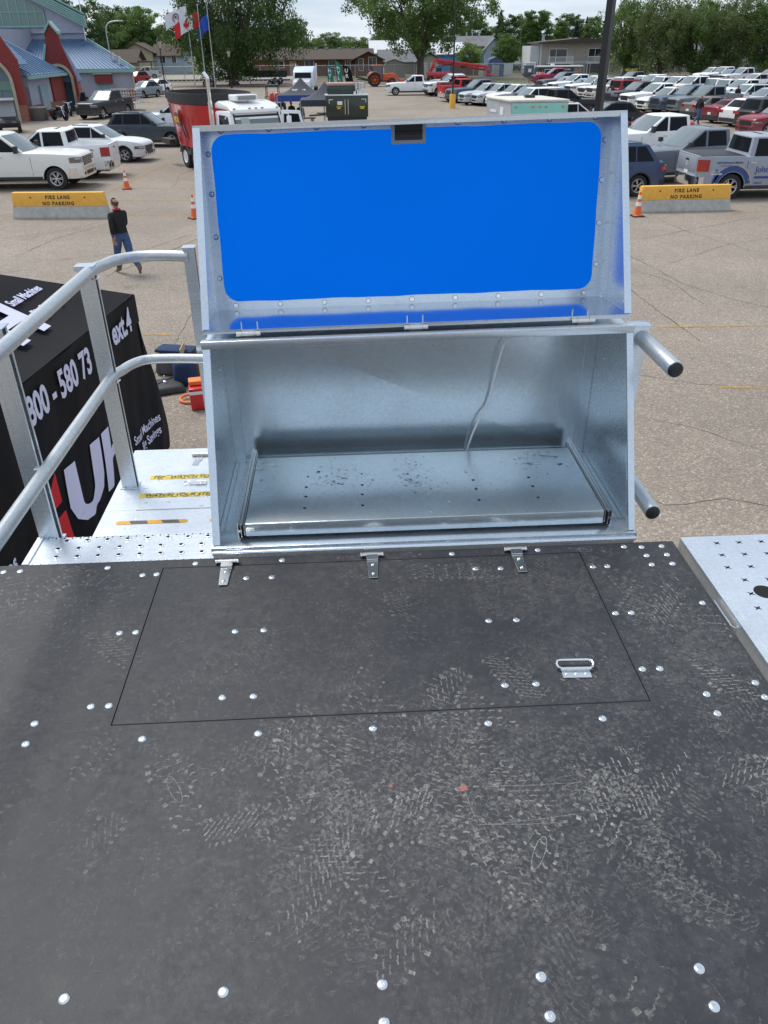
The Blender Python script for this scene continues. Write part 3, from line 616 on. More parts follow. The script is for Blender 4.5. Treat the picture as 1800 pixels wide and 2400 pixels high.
m_.add([LP(u, v, .001) for u, v in ((.03, .025), (W_-.03, .025), (W_-.03, .027), (.03, .027))]+[LP(u, v, .001) for u, v in ((.03, VL-.017), (W_-.03, VL-.017), (W_-.03, VL-.015), (.03, VL-.015))]+
       [LP(u, v, .001) for u, v in ((.03, .027), (.0318, .027), (.0318, VL-.017), (.03, VL-.017))]+[LP(u, v, .001) for u, v in ((W_-.0318, .027), (W_-.03, .027), (W_-.03, VL-.017), (W_-.0318, VL-.017))], [(0, 1, 2, 3), (4, 5, 6, 7), (8, 9, 10, 11), (12, 13, 14, 15)])
m_.build('back_plate', GALV, lid, smooth=0)
BLUE = varied('translucent_blue_sheet', (0.0, 0.155, 0.90), 0.5, scale=2.2, amount=.07, rvar=.06, spec=.18); t = BLUE.node_tree; b_ = t.nodes['Principled BSDF']; tr = N(t, 'ShaderNodeBsdfTranslucent'); tr.inputs['Color'].default_value = (0.0, 0.20, 1.0, 1)
ms = N(t, 'ShaderNodeMixShader'); ms.inputs['Fac'].default_value = 0.80; t.links.new(b_.outputs[0], ms.inputs[1]); t.links.new(tr.outputs[0], ms.inputs[2]); t.links.new(ms.outputs[0], t.nodes['Material Output'].inputs['Surface'])
m_ = MB(); m_.grid(lambda a, b: LP(bu0-.03+(bu1-bu0+.06)*a, bv0-.02+(bv1-bv0+.035)*b, -.004-.0012*math.sin(a*11)*math.sin(b*5)), 24, 12)
m_.build('blue_sheet', BLUE, lid, fix=False)
RM = []
def rivet(m_, u, v):
    m_ = MB(); RM.append(m_)
    a = LP(u, v, .0002); m_.cyl(a, a+nn*.0008, .0098, .0098, n=16, m=1); m_.cyl(a+nn*.0008, a+nn*.0026, .0088, .0082, n=14); m_.cyl(a+nn*.0026, a+nn*.0060, .0048, .003, n=10)
for k in range(9):
    u_ = .078+k*(W_-.156)/8
    if k != 4: rivet(m_, u_, min(VL-.012, bv1+.013))
    rivet(m_, u_, bv0-.015)
for v in (.12, .27, .42, .555): rivet(m_, bu0-.013, v), rivet(m_, bu1+.013, v)
[q_.build('rivet', [CHROME, DARK_TRIM], lid) for q_ in RM]
# latch recess at the top edge
ru0, rv0 = lid_uv(925, 329); ru1, rv1 = lid_uv(990, 291)
m_ = MB(); f_ = .012
for (a0, a1, b0, b1) in ((ru0-f_, ru1+f_, rv0-f_, rv0), (ru0-f_, ru0, rv0, rv1+.006), (ru1, ru1+f_, rv0, rv1+.006)):
    m_.plate([LP(a0, b0, .002), LP(a1, b0, .002), LP(a1, b1, .002), LP(a0, b1, .002)], .003)
fro = m_.build('latch_frame', principled('grey_latch_frame', (.27, .29, .31), .5), lid, smooth=0)
m_ = MB(); m_.plate([LP(ru0, rv0, .001), LP(ru1, rv0, .001), LP(ru1, rv1, .001), LP(ru0, rv1, .001)], .0008); m_.cyl(LP(ru0, (rv0+rv1)/2, .002), LP(ru1, (rv0+rv1)/2, .002), .0055, n=12)
m_.build('latch_recess', BLACK, lid)
m_ = MB()
for s, x in ((1, XL), (-1, XR)):
    for y, z in ((2.74, 4.11), (2.90, 4.085), (3.0, 4.19), (3.03, 4.33), (3.06, 4.50)): m_.cyl((x+s*.003, y, z), (x+s*.0062, y, z), .0042, .003, n=10)
m_.build_each('rivet', ZINC, lid)
# lid hinges (barrels) and their hooked pins
for px, py in ((584, 788), (975, 774), (1368, 756)):
    q = atY(px, py, 2.652); m_ = MB(); z_ = TZ+.033
    for a, b, r_ in ((-.042, -.022, .0085), (-.021, .021, .0092), (.022, .042, .0085)): m_.cyl((q.x+a, 2.652, z_), (q.x+b, 2.652, z_), r_, n=16)
    m_.bb(q.x-.040, q.x-.024, 2.654, 2.672, z_+.008, z_+.013); m_.bb(q.x+.024, q.x+.040, 2.654, 2.672, z_+.008, z_+.013); m_.bb(q.x-.02, q.x+.02, 2.654, 2.69, z_-.014, z_-.009)
    for dx in (-.028, .028): m_.cyl((q.x+dx, 2.70, z_+.008), (q.x+dx, 2.70, z_+.03), .0028, n=8)
    m_.build('hinge', STAINLESS, lid, smooth=40)
for o in kids(lid): o.location = (0, 0, 0)
# toggle latch on the right flank
m_ = MB(); y_, z_ = 2.62, D+.2
m_.bb(XR+.001, XR+.006, y_-.02, y_+.02, z_-.03, z_+.03); m_.tube([(XR+.006, y_, z_+.02), (XR+.04, y_-.008, z_+.014), (XR+.075, y_-.016, z_+.02), (XR+.078, y_+.014, z_+.02), (XR+.04, y_+.008, z_+.014), (XR+.006, y_+.002, z_+.02)], .003, n=8); m_.bb(XR+.01, XR+.045, y_-.009, y_+.009, z_+.008, z_+.012)
bx('toggle_latch', m_, ZINC)
# the real box stands slightly racked: its right side leans a little further back
bpy.context.view_layer.update()
def rack(root):
    done = set()
    def go(o):
        if o.type == 'MESH' and o.data.name not in done:
            done.add(o.data.name); mw = o.matrix_world.copy(); mi = mw.inverted()
            for v in o.data.vertices:
                p = mw @ v.co; s_ = (p.x-.2575)/.7605; t_ = max(0, (p.z-D)/.66); a_ = min(t_, 1); b_ = max(0, t_-1)
                p.y += s_*(.012*a_+.016*b_); p.z += s_*(.006*a_+.006*b_); v.co = mi @ p
        for c_ in kids(o): go(c_)
    for c_ in kids(root): go(c_)
rack(box)
# white cable lying against the back wall
wp = [(1190, 792), (1178, 815), (1170, 842), (1162, 869), (1156, 893), (1151, 915), (1139, 953), (1129, 970), (1120, 988), (1110, 1010), (1101, 1034), (1094, 1055), (1090, 1075)]
pts = [atY(px, py, 2.955-.008*math.sin(i*.9)) for i, (px, py) in enumerate(wp)]
def smooth_path(pts, k=4):
    P = [Vector(p) for p in pts]; out_ = []
    for i in range(len(P)-1):
        p0, p1, p2, p3 = P[max(i-1, 0)], P[i], P[i+1], P[min(i+2, len(P)-1)]
        for j in range(k):
            t = j/k; out_.append(0.5*((2*p1)+(p2-p0)*t+(2*p0-5*p1+4*p2-p3)*t*t+(3*p1-p0-3*p2+p3)*t**3))
    return out_+[P[-1]]
m_ = MB(); m_.tube(smooth_path(pts), .0046, n=10)
tag(m_.build('cable', principled('white_cable', (.9, .9, .9), .45)), 'thin white cable hanging down the inside back wall of the steel box', 'cable')
# rain drops on the tray
WATER = principled('water_drop', (0.95, 0.97, 1.0), 0.02, 0.0, trans=1.0, ior=1.33)
def drop(m_, x, y, rx, ry, h, ang, wob=0.15, n=12, seed=0):
    r_ = random.Random(seed); ph = [r_.uniform(0, 6.28) for _ in range(3)]; rings = ((1.0, 0), (.93, .5), (.72, .85), (.38, 1.0)); vs = []; fs = []
    for k, (s, hh) in enumerate(rings):
        for i in range(n):
            t = 2*PI*i/n; wv = 1+wob*math.sin(2*t+ph[0])+wob*.7*math.sin(3*t+ph[1]); u, v = rx*s*wv*math.cos(t), ry*s*wv*math.sin(t)
            vs.append((x+u*math.cos(ang)-v*math.sin(ang), y+u*math.sin(ang)+v*math.cos(ang), TT+.0001+h*hh))
    for k in range(3):
        for i in range(n): fs.append((k*n+i, k*n+(i+1) % n, (k+1)*n+(i+1) % n, (k+1)*n+i))
    fs += [tuple(range(n-1, -1, -1)), tuple(range(3*n, 4*n))]; m_.add(vs, fs)
m_ = MB(); dr = random.Random(5)
for (px, py, sx_, sy_, cnt) in ((801, 1121, 42, 24, 150), (960, 1100, 20, 32, 110), (995, 1125, 30, 22, 60), (630, 1110, 18, 28, 26), (1262, 1075, 38, 16, 40), (1080, 1120, 70, 40, 22), (900, 1150, 150, 30, 40), (1280, 1120, 40, 30, 8)):
    for k in range(cnt):
        q = at(px+dr.gauss(0, sx_), py+dr.gauss(0, sy_), TT)
        if TX0+.02 < q.x < TX1-.02 and TY0+.02 < q.y < TY1-.01:
            s = dr.choice([.0016, .002, .0025, .003, .0042]); drop(m_, q.x, q.y, s*dr.uniform(1, 1.4), s, s*.45, dr.uniform(-.4, .4), n=9, seed=k)
for px, py, rx, ry, an in ((803, 1120, .017, .008, -.1), (800, 1133, .014, .006, .2), (958, 1123, .012, .009, .5), (605, 1154, .019, .005, .35), (640, 1089, .018, .004, .25), (603, 1098, .02, .005, -.2), (612, 1124, .008, .006, 0), (1245, 1086, .034, .007, -.06), (1285, 1068, .030, .005, -.2), (1225, 1072, .02, .004, .2), (1313, 1087, .014, .006, .1), (1092, 1106, .006, .006, 0), (975, 1130, .008, .007, 0), (745, 1105, .008, .004, -.2), (748, 1136, .008, .004, .3)):
    q = at(px, py, TT); drop(m_, q.x, q.y, rx, ry, .0016, an, wob=.28, n=22, seed=int(px))
tag(m_.build('rain_drops', WATER, smooth=60), 'clear rain drops and small puddles beaded on the steel tray', 'water', kind='stuff')

# ================================================================== LEFT STEPS
steps = empty('access_steps', (-.83, 2.9, 3.13), 'pale galvanised access steps with yellow warning tape, left of the open storage box', 'steps')
def st(name, m_, mat, parent=None, **kw):
    o = m_.build(name, mat, parent or steps, **kw)
    if parent is None: o.location = -Vector(steps.location)
    return o
m_ = MB(); SX0, SX1, SY0, SY1, SZ = -1.150, XL-.012, 2.278, 2.452, D-.006
m_.bb(SX0, SX1, SY0, SY1, SZ-.003, SZ); m_.bb(SX0, SX1, SY1, SY1+.0025, SZ-.05, SZ-.001); m_.bb(SX0-.022, SX0, SY0, SY1+.002, SZ+.003, SZ+.006); m_.bb(SX0-.003, SX0, SY0, SY1, SZ-.05, SZ+.003)
r0 = at(110, 1271, SZ)
holes = []
for j in range(3):
    for i in range(-1, 10):
        x = r0.x+.0737*i-(.013 if j == 1 else .0)-.004*j; y = r0.y-.052*j
        if SX0+.02 < x < SX1-.015: holes.append((x, y)); m_.lathe([(.0135, 0), (.0115, .0026), (.0090, .0045), (.0072, .0045)], 14, mat=Matrix.Translation((x, y, SZ-.0002)))
for i in range(44):
    x = SX0+.01+i*.0147
    if x < SX1-.01: m_.lathe([(.005, 0), (.0035, .003), (0, .0035)], 8, mat=Matrix.Translation((x, SY1-.003 if i % 2 else SY0+.005, SZ-.0002)))
s1 = st('perforated_tread', m_, GALV_TREAD, smooth=40, bevel=0)
m_ = MB()
for x, y in holes: m_.cyl((x, y, SZ+.0022), (x, y, SZ+.0046), .0070, n=12)
for i in range(22): m_.cyl((SX0+.017+i*.0294, SY1-.0045, SZ+.0001), (SX0+.017+i*.0294, SY1-.0045, SZ+.0006), .0032, n=8)
m_.build('holes', HOLE, s1)
m_ = MB(); Z2 = 3.13; EX0, EX1 = -1.128, XL-.012
m_.bb(EX0, EX1, 2.5, 3.046, Z2-.004, Z2); m_.bb(EX0, EX1, 3.052, 3.664, Z2-.004, Z2+.0005); m_.bb(EX0+.0, EX0+.003, 2.5, 3.66, Z2-.06, Z2-.0045); m_.bb(-.985, EX1, 3.046, 3.052, Z2-.012, Z2-.006)
m_.bb(EX0, -.985, 3.046, 3.052, Z2-.004, Z2)
lower = st('lower_tread', m_, GALV_TREAD, smooth=0, bevel=.001, seg=1)
m_ = MB()
for k in range(26):
    x, y = dr.uniform(EX0+.03, EX1-.05), dr.uniform(2.75, 3.62); s = dr.uniform(.003, .009); n_ = 10
    m_.lathe([(s, 0), (s*.8, .0007), (0, .0009)], 10, mat=Matrix.Translation((x, y, Z2+.0005)) @ Matrix.Diagonal((1.5, .6, 1, 1)))
m_.build('water_beads', WATER, lower, smooth=60)
TAPE_Y = varied('yellow_tape', (0.66, 0.50, 0.06), 0.55, scale=30, amount=.18); TAPE_K = principled('tape_print', (0.03, 0.03, 0.03), 0.6)
TAPE_O = varied('orange_grip_tape', (0.72, 0.36, 0.04), 0.7, scale=40, amount=.12); TAPE_G = varied('grey_grip_tape', (0.13, 0.12, 0.11), 0.85, scale=60, amount=.3)
zt = Z2+.0012
def warn(y, x0, txt, tx):
    m_ = MB(); m_.bb(x0, EX1-.005, y-.021, y+.021, zt-.0006, zt); m_.v[-8] = m_.v[-8]
    tp = m_.build('warning_tape', TAPE_Y, lower, smooth=0)
    text(txt, .031, TAPE_K, Matrix.Translation((tx, y-.0105, zt+.0002)), 'lettering', tp, .0001, .0009, sx=1.12, shear=.25)
    d_ = MB()
    for k in range(10):
        xx = x0+.02+k*.055
        if xx+.03 < EX1-.006: d_.bb(xx, xx+.028, y+.016, y+.0195, zt+.0001, zt+.0004); d_.bb(xx+.02, xx+.045, y-.0195, y-.016, zt+.0001, zt+.0004)
    d_.build('print_marks', TAPE_K, tp, smooth=0)
warn(3.355, -.985, 'TEP   WATCH YOUR', -.975); warn(3.178, -1.0, 'WATCH YOUR STEP', -.975)
def dash(x0, x1, y, h=.014):
    m_ = MB(); m_.bb(x0+h, x1-h, y-h, y+h, zt-.0006, zt)
    m_.cyl((x0+h, y, zt-.0006), (x0+h, y, zt-.0002), h, n=16); m_.cyl((x1-h, y, zt-.0006), (x1-h, y, zt-.0002), h, n=16)
    tp = m_.build('grip_strip', TAPE_O, lower, smooth=0); d_ = MB(); n_ = 2
    for k in range(n_):
        xa = x0+(x1-x0)*(.22+.44*k)
        if x1-x0 > .2: d_.prism([(xa, y-h+.0005), (xa+.075, y-h+.0005), (xa+.062, y+h-.0005), (xa-.013, y+h-.0005)], 'z', zt+.0001, zt+.0004)
    if d_.v: d_.build_each('grey_band', TAPE_G, tp, smooth=0)
dash(-1.052, -.735, 2.942); dash(-.64, -.53, 2.942)
m_ = MB(); hp = at(470, 1073, Z2)
m_.cyl((hp.x-.045, hp.y+.02, Z2+.010), (hp.x+.04, hp.y+.02, Z2+.010), .009, n=14); m_.plate([(hp.x-.02, hp.y+.015, Z2+.004), (hp.x-.03, hp.y-.08, Z2+.004), (hp.x-.005, hp.y-.085, Z2+.004), (hp.x+.02, hp.y+.015, Z2+.004)], -.004)
m_.build('hinge', STAINLESS, lower, bevel=.0006, seg=1)
m_ = MB(); lp = at(460, 1134, Z2); m_.bb(lp.x-.03, lp.x+.05, lp.y-.012, lp.y+.012, Z2+.001, Z2+.005); m_.tube([(lp.x-.03, lp.y-.008, Z2+.008), (lp.x-.052, lp.y-.014, Z2+.008), (lp.x-.06, lp.y, Z2+.008), (lp.x-.052, lp.y+.014, Z2+.008), (lp.x-.03, lp.y+.008, Z2+.008)], .0028, n=8); m_.tube([(lp.x+.0, lp.y-.014, Z2+.008), (lp.x+.05, lp.y-.012, Z2+.008), (lp.x+.05, lp.y+.012, Z2+.008), (lp.x, lp.y+.014, Z2+.008)], .0025, n=8)
m_.build('toggle_latch', ZINC, lower)
m_ = MB()
for x in (EX0+.03, EX1-.05):
    for y in (2.56, 3.6): m_.bb(x-.02, x+.02, y-.02, y+.02, 0.0, Z2-.006)
st('support_legs', m_, GALV_DULL, smooth=0)

# ================================================================== RAILINGS
def channel(m_, x, y, z0, z1, w=.066, d=.05, t=.003, lip=.012, face=1):
    "C section, open towards +x when face = 1"
    xl, xr = x-w/2, x+w/2
    m_.bb(xl, xl+t, y+t, y+d-t, z0, z1) if face > 0 else m_.bb(xr-t, xr, y+t, y+d-t, z0, z1)
    m_.bb(xl, xr, y, y+t, z0, z1); m_.bb(xl, xr, y+d-t, y+d, z0, z1)
    e = xr if face > 0 else xl; s = 1 if face > 0 else -1
    m_.bb(e-t*s if s > 0 else e, e if s > 0 else e+t, y+t, y+lip, z0, z1); m_.bb(e-t*s if s > 0 else e, e if s > 0 else e+t, y+d-lip, y+d-t, z0, z1)
    m_.bb(xl+.016, xl+.0175, y-.0008, y, z0, z1-.01); m_.bb(xr-.0185, xr-.017, y-.0008, y, z0, z1-.01)
rail = empty('guard_rail', (-1.08, 2.9, 3.13), 'tubular galvanised guard rail with channel posts and a curved end, left of the steps', 'railing')
def rl(name, m_, mat, **kw):
    o = m_.build(name, mat, rail, **kw); o.location = -Vector(rail.location); return o
posts = [(-1.062, 3.255, Z2+.002), (-1.135, 2.455, D-.03)]; RX_, RZT, RZM, CAPZ = -1.045, 4.145, 3.685, 4.165
for x, y, z0 in posts:
    m_ = MB(); channel(m_, x, y, z0, CAPZ); m_.bb(x-.040, x+.040, y-.008, y+.056, CAPZ+.001, CAPZ+.005); m_.bb(x-.040, x+.040, y-.009, y-.0055, CAPZ-.013, CAPZ+.0005); m_.bb(x-.042, x+.042, y-.012, y+.062, z0-.001, z0+.002)
    rl('post', m_, GALV, smooth=20, bevel=.0008, seg=1)
m_ = MB(); z_ = 4.2
cx = [(-1.072, 3.30), (-1.070, 3.40)]
c3 = [Vector((x, y, 4.12)) for x, y in ((-1.062+.012, 3.477), (-1.017, 3.566), (-.93, 3.631), (-.826, 3.637), (-.70, 3.612))]
curve = [Vector((RX_, 3.26, RZT)), Vector((RX_-.003, 3.37, 4.135))]+c3
m_.tube(smooth_path(curve, 6), .024, n=20)
m_.tube([(RX_-.01, -.2, RZT+.015), (RX_, 3.27, RZT)], .0245, n=20)
rl('top_tube', m_, GALV_DULL, smooth=60)
m_ = MB(); c4 = [Vector((x, y, 3.66)) for x, y in ((-1.04, 3.421), (-1.012, 3.497), (-.957, 3.555), (-.848, 3.564), (-.68, 3.546))]
curve = [Vector((RX_, 3.26, RZM)), Vector((RX_, 3.34, 3.675))]+c4
m_.tube(smooth_path(curve, 6), .0225, n=20); m_.tube([(RX_-.01, -.2, RZM+.025), (RX_, 3.27, RZM)], .0235, n=20)
rl('middle_tube', m_, GALV_DULL, smooth=60)
# end post behind the box
pe = Vector((-.705, 3.655, 4.16))
m_ = MB(); channel(m_, pe.x+.005, pe.y-.05, 2.4, 4.155, w=.05); m_.bb(pe.x-.024, pe.x+.034, pe.y-.056, pe.y+.008, 4.156, 4.160)
rl('post', m_, GALV, smooth=20, bevel=.0008, seg=1)
m_ = MB(); m_.tube(smooth_path([(-1.040, 3.280, 4.12), (-1.035, 3.282, 4.0), (-1.045, 3.284, 3.85), (-1.032, 3.282, 3.6), (-1.044, 3.284, 3.3), (-1.036, 3.282, 3.15)], 4), .0028, n=8)
rl('wire', m_, BLACK)
m_ = MB()
for x, y, z0 in posts:
    for dx in (-.022, .022): m_.lathe([(.007, 0), (.0065, .004), (0, .0055)], 6, mat=Matrix.Translation((x+dx, y-.008, z0+.002)))
    for zz in (3.69, 4.14): m_.tube([(x+.02, y-.006, zz-.026), (x+.045, y-.010, zz-.02), (x+.05, y+.02, zz-.02)], .004, n=8)
[setattr(o, 'location', -Vector(rail.location)) for o in m_.build_each('fastener', ZINC, rail)]
# right-hand rail stub
rr = empty('guard_rail', (1.1, 2.75, 3.0), 'short galvanised post with two capped tubes pointing back, right of the storage box', 'railing')
m_ = MB(); m_.prism([(1.052, 4.028), (1.122, 4.028), (1.112, 3.70), (1.085, 2.9), (1.052, 2.9)], 'y', 2.735, 2.795); m_.bb(1.046, 1.128, 2.73, 2.80, 4.0285, 4.032)
o = m_.build('post', GALV, rr, bevel=.002, seg=2); o.location = -Vector(rr.location)
for ys, ye, z_, nm in ((2.733, 2.405, 3.985, 'upper_tube'), (2.733, 2.36, 3.45, 'lower_tube')):
    m_ = MB(); m_.cyl((1.098, ys, z_), (1.098, ye, z_), .0285, n=28); o = m_.build(nm, GALV_DULL, rr, smooth=40, bevel=.0015, seg=2); o.location = -Vector(rr.location)
    m_ = MB(); m_.lathe([(.0262, 0), (.0255, .004), (.023, .006), (0, .006)], 28, mat=Matrix.Translation((1.098, ye, z_)) @ Matrix.Rotation(R(90), 4, 'X')); q = m_.build('end_cap', BLACK, o, smooth=50)

# ================================================================== RIGHT WALKWAY
wk = empty('side_walkway', (1.5, 1.6, 3.4), 'pale galvanised walkway punched with rows of crosses, right of the black deck', 'walkway')
WZ = 3.402; WX0 = 1.172
m_ = MB(); m_.bb(WX0, 2.3, -.7, 2.262, WZ-.003, WZ); m_.bb(WX0, WX0+.003, -.7, 2.262, WZ-.07, WZ-.003); m_.bb(WX0+.003, 2.3, 2.259, 2.262, WZ-.07, WZ-.003)
m_.bb(WX0+.022, WX0+.0235, -.7, 2.25, WZ, WZ+.0006); m_.bb(WX0+.05, WX0+.1, 1.2, 1.26, 0, WZ-.08); m_.bb(1.9, 1.95, 2.1, 2.16, 0, WZ-.004)
deck2 = m_.build('tread_plate', GALV_TREAD, wk, smooth=0, bevel=.0015, seg=2); deck2.location = -Vector(wk.location)
m_ = MB(); p0 = at(1628, 1275, WZ); e_ = MB()
for j in range(36):
    for i in range(-1, 13):
        x = p0.x+.0805*i+(-.013*(j % 3)); y = p0.y-.0735*j
        if x < WX0+.045 or x > 2.2: continue
        a = R(8)
        for an in (R(38), R(142)):
            dx, dy = math.cos(an)*.0145, math.sin(an)*.0145; nx, ny = -math.sin(an)*.0027, math.cos(an)*.0027
            m_.add([(x-dx, y-dy, WZ+.0005), (x-dx*.3+nx, y-dy*.3+ny, WZ+.0005), (x+dx*.3+nx, y+dy*.3+ny, WZ+.0005), (x+dx, y+dy, WZ+.0005), (x+dx*.3-nx, y+dy*.3-ny, WZ+.0005), (x-dx*.3-nx, y-dy*.3-ny, WZ+.0005)], [(0, 5, 4, 3, 2, 1)])
        for s in (-1, 1): e_.lathe([(.0055, 0), (.0035, .0012), (0, .0015)], 8, mat=Matrix.Translation((x+s*.008, y, WZ-.0001)))
hb = at(1792, 1387, WZ); m_.cyl((hb.x, hb.y, WZ+.0003), (hb.x, hb.y, WZ+.0006), .034, n=28)
m_.build('punched_holes', HOLE, deck2, smooth=0, fix=False); pass
m_ = MB(); m_.bar((1.160, 1.93, D-.006), (1.160, 1.80, D-.006), .006, .003); m_.bar((1.160, 1.80, D-.006), (1.168, 1.79, D-.006), .006, .003); o = m_.build('edge_clip', ZINC, plat)
# ================================================================== VEHICLES
GRILLE_K = principled('grille_black', (0.02, 0.02, 0.022), 0.4)
UNDER = principled('underbody', (0.012, 0.012, 0.012), 0.95)
def wheel_mesh(rad, wid, rimr, spokes, rimcol):
    "tyre and rim, axle along local y, outer face towards +y"
    Rx = Matrix.Rotation(R(-90), 4, 'X')
    t = MB(); w = wid/2
    t.lathe([(rimr, -w*.8), (rad*.86, -w), (rad*.97, -w*.86), (rad, -w*.5), (rad, w*.5), (rad*.97, w*.86), (rad*.86, w), (rimr, w*.85)], 32, mat=Rx, caps=False); 
    tm = t.mesh('tyre', RUBBER, smooth=50, fix=True)
    r = MB(); r.lathe([(rimr*1.03, w*.80), (rimr*.97, w*.86), (rimr*.90, w*.72), (rimr*.88, w*.3)], 32, 0, mat=Rx, caps=False)
    r.lathe([(rimr*.90, w*.28), (0, w*.28)], 24, 1, mat=Rx); r.lathe([(rimr*.2, w*.55), (rimr*.19, w*.8), (0, w*.82)], 16, 0, mat=Rx)
    for k in range(spokes):
        a = 2*PI*k/spokes; M = Rx @ Matrix.Rotation(a, 4, 'Z')
        for s in (-1, 1):
            p = [(rimr*.14, s*rimr*.05), (rimr*.94, s*rimr*.20), (rimr*.94, s*rimr*.09), (rimr*.14, s*-.01)]
            r.add([(x, y, w*.62) for x, y in p]+[(x, y, w*.74) for x, y in p], [(0, 1, 2, 3), (4, 5, 6, 7), (0, 1, 5, 4), (1, 2, 6, 5), (2, 3, 7, 6), (3, 0, 4, 7)], 0, M)
    rm = r.mesh('rim', [rimcol, UNDER], smooth=30)
    return tm, rm
def car_proto(kind, name, category, near=False):
    """builds one vehicle of a kind; local x forward, origin on the ground at its middle"""
    P = dict(
     pickup=dict(L=5.9, W=2.03, hood=1.27, nose=1.16, belt=1.31, roof=1.95, wr=.405, fx=1.95, rx=-1.75, gc=.30, A0=1.10, A1=.12, D0=-1.32, D1=-1.22, bed=True, cowl=1.0, tail=1.36),
     pickup_hd=dict(L=6.1, W=2.06, hood=1.38, nose=1.27, belt=1.39, roof=2.05, wr=.42, fx=2.0, rx=-1.9, gc=.36, A0=1.08, A1=.18, D0=-1.38, D1=-1.28, bed=True, cowl=1.0, tail=1.45),
     suv=dict(L=4.85, W=1.95, hood=1.12, nose=.98, belt=1.17, roof=1.76, wr=.375, fx=1.50, rx=-1.38, gc=.24, A0=1.02, A1=.10, D0=-2.30, D1=-1.80, bed=False, cowl=.95, tail=1.12),
     wagon=dict(L=4.75, W=1.86, hood=1.04, nose=.86, belt=1.09, roof=1.64, wr=.345, fx=1.42, rx=-1.30, gc=.20, A0=1.08, A1=.02, D0=-2.24, D1=-1.50, bed=False, cowl=.95, tail=1.08),
     jeep=dict(L=4.6, W=1.92, hood=1.20, nose=1.12, belt=1.22, roof=1.88, wr=.42, fx=1.48, rx=-1.42, gc=.30, A0=.62, A1=.36, D0=-2.10, D1=-1.98, bed=False, cowl=.6, tail=1.22),
     sedan=dict(L=4.75, W=1.84, hood=.94, nose=.74, belt=1.0, roof=1.44, wr=.335, fx=1.42, rx=-1.38, gc=.18, A0=1.0, A1=.12, D0=-1.95, D1=-1.02, bed=False, cowl=.95, tail=1.06),
     van=dict(L=5.15, W=2.0, hood=1.08, nose=.90, belt=1.05, roof=1.76, wr=.345, fx=1.55, rx=-1.52, gc=.20, A0=1.55, A1=.62, D0=-2.42, D1=-2.10, bed=False, cowl=1.5, tail=1.08),
    )[kind]
    L_, W, wr, fx, rx = P['L'], P['W']/2, P['wr'], P['fx'], P['rx']; xf, xr = L_/2, -L_/2
    ar = wr*1.17; zs = P['gc']+.05; belt = P['belt']; A0, D0 = P['A0'], P['D0']; boxy = kind == 'jeep'
    root = empty(name, (0, 0, 0), 'x', category)
    # --- body shell as stations along x
    xs = set([xf, xf-.02, xf-.07, xf-.16, xf-.32, xf-.6, P['cowl'], .6, 0, -.6, -1.0, xr+.55, xr+.3, xr+.16, xr+.07, xr+.02, xr])
    for cx in (fx, rx):
        for k in range(11): xs.add(cx-ar+2*ar*(.5-.5*math.cos(PI*k/10)))
    if P['bed']: xs |= {D0-.045, D0-.046, xr+.09, xr+.091}
    xs = sorted(xs, reverse=True)
    def zbot(x):
        for cx in (fx, rx):
            if abs(x-cx) < ar-1e-4: return max(zs, wr+math.sqrt(max(0, ar*ar-(x-cx)**2))*1.0)
        return zs
    plan = .10 if boxy else .20
    def wid(x):
        d1, d2 = xf-x, x-xr
        a = 1-plan*(max(0, 1-d1/.75))**2.6; b = 1-(plan*.75)*(max(0, 1-d2/.5))**2.6; return W*min(a, b)
    def ztop(x):
        if x > P['cowl']:
            t = (x-P['cowl'])/(xf-P['cowl']); z = P['hood']+(P['nose']-P['hood'])*(t**2.2)
            d = xf-x; z -= (.05 if boxy else .10)*max(0, 1-d/.14)**2; return z
        if P['bed'] and x < D0-.0455: return P['tail']-.0
        if x < D0 and not P['bed']:
            t = (D0-x)/(D0-xr) if D0 > xr else 0
            d = x-xr; return P['tail']-.10*max(0, 1-d/.12)**2
        if not P['bed']: 
            t = min(1, max(0, (P['cowl']-x)/(P['cowl']-D0))); return P['hood']+(max(P['tail'], belt)-P['hood'])*t
        return P['hood']+(belt+.05-P['hood'])*min(1, (P['cowl']-x)/1.2)
    rings = []
    for x in xs:
        w_, zt, zb = wid(x), ztop(x), zbot(x); inb = P['bed'] and (xr+.0905 < x < D0-.0455)
        zmid = zb+(zt-zb)*.5; sh = zt-.05
        if inb: r = [(w_-.05, zb), (w_, zb+.05), (w_*1.0, max(zb+.06, zt-.36)), (w_*.985, zt-.05), (w_*.97, zt), (w_-.10, zt), (w_-.105, zt-.50), (0, zt-.50)]
        elif P['bed'] and x <= xr+.0905 or (P['bed'] and x < D0-.0455): r = [(w_-.05, zb), (w_, zb+.05), (w_*1.0, max(zb+.06, zt-.36)), (w_*.985, zt-.05), (w_*.97, zt), (w_-.10, zt), (w_*.4, zt), (0, zt)]
        else: r = [(w_-.05, zb), (w_, zb+.05), (w_*1.0, max(zb+.06, zt-.36)), (w_*.985, max(zb+.07, zt-.12)), (w_*.955, zt-.035), (w_*.88, zt), (w_*.45, zt+.018), (0, zt+.022)]
        rings.append([(x, y, z) for y, z in r]+[(x, -y, z) for y, z in reversed(r[:-1])])
    m_ = MB(); n_ = len(rings[0]); vs = [p for r in rings for p in r]; fs = []
    for i in range(len(rings)-1):
        for k in range(n_-1): fs.append((i*n_+k, i*n_+k+1, (i+1)*n_+k+1, (i+1)*n_+k))
    fs += [tuple(range(n_)), tuple(range((len(rings)-1)*n_, len(rings)*n_))]
    m_.add(vs, fs)
    # --- cabin
    A1, D1, roof = P['A1'], P['D1'], P['roof']; w0, w1 = W*.94, W*(.80 if kind in ('pickup', 'pickup_hd', 'jeep') else .74)
    if boxy: w1 = W*.86
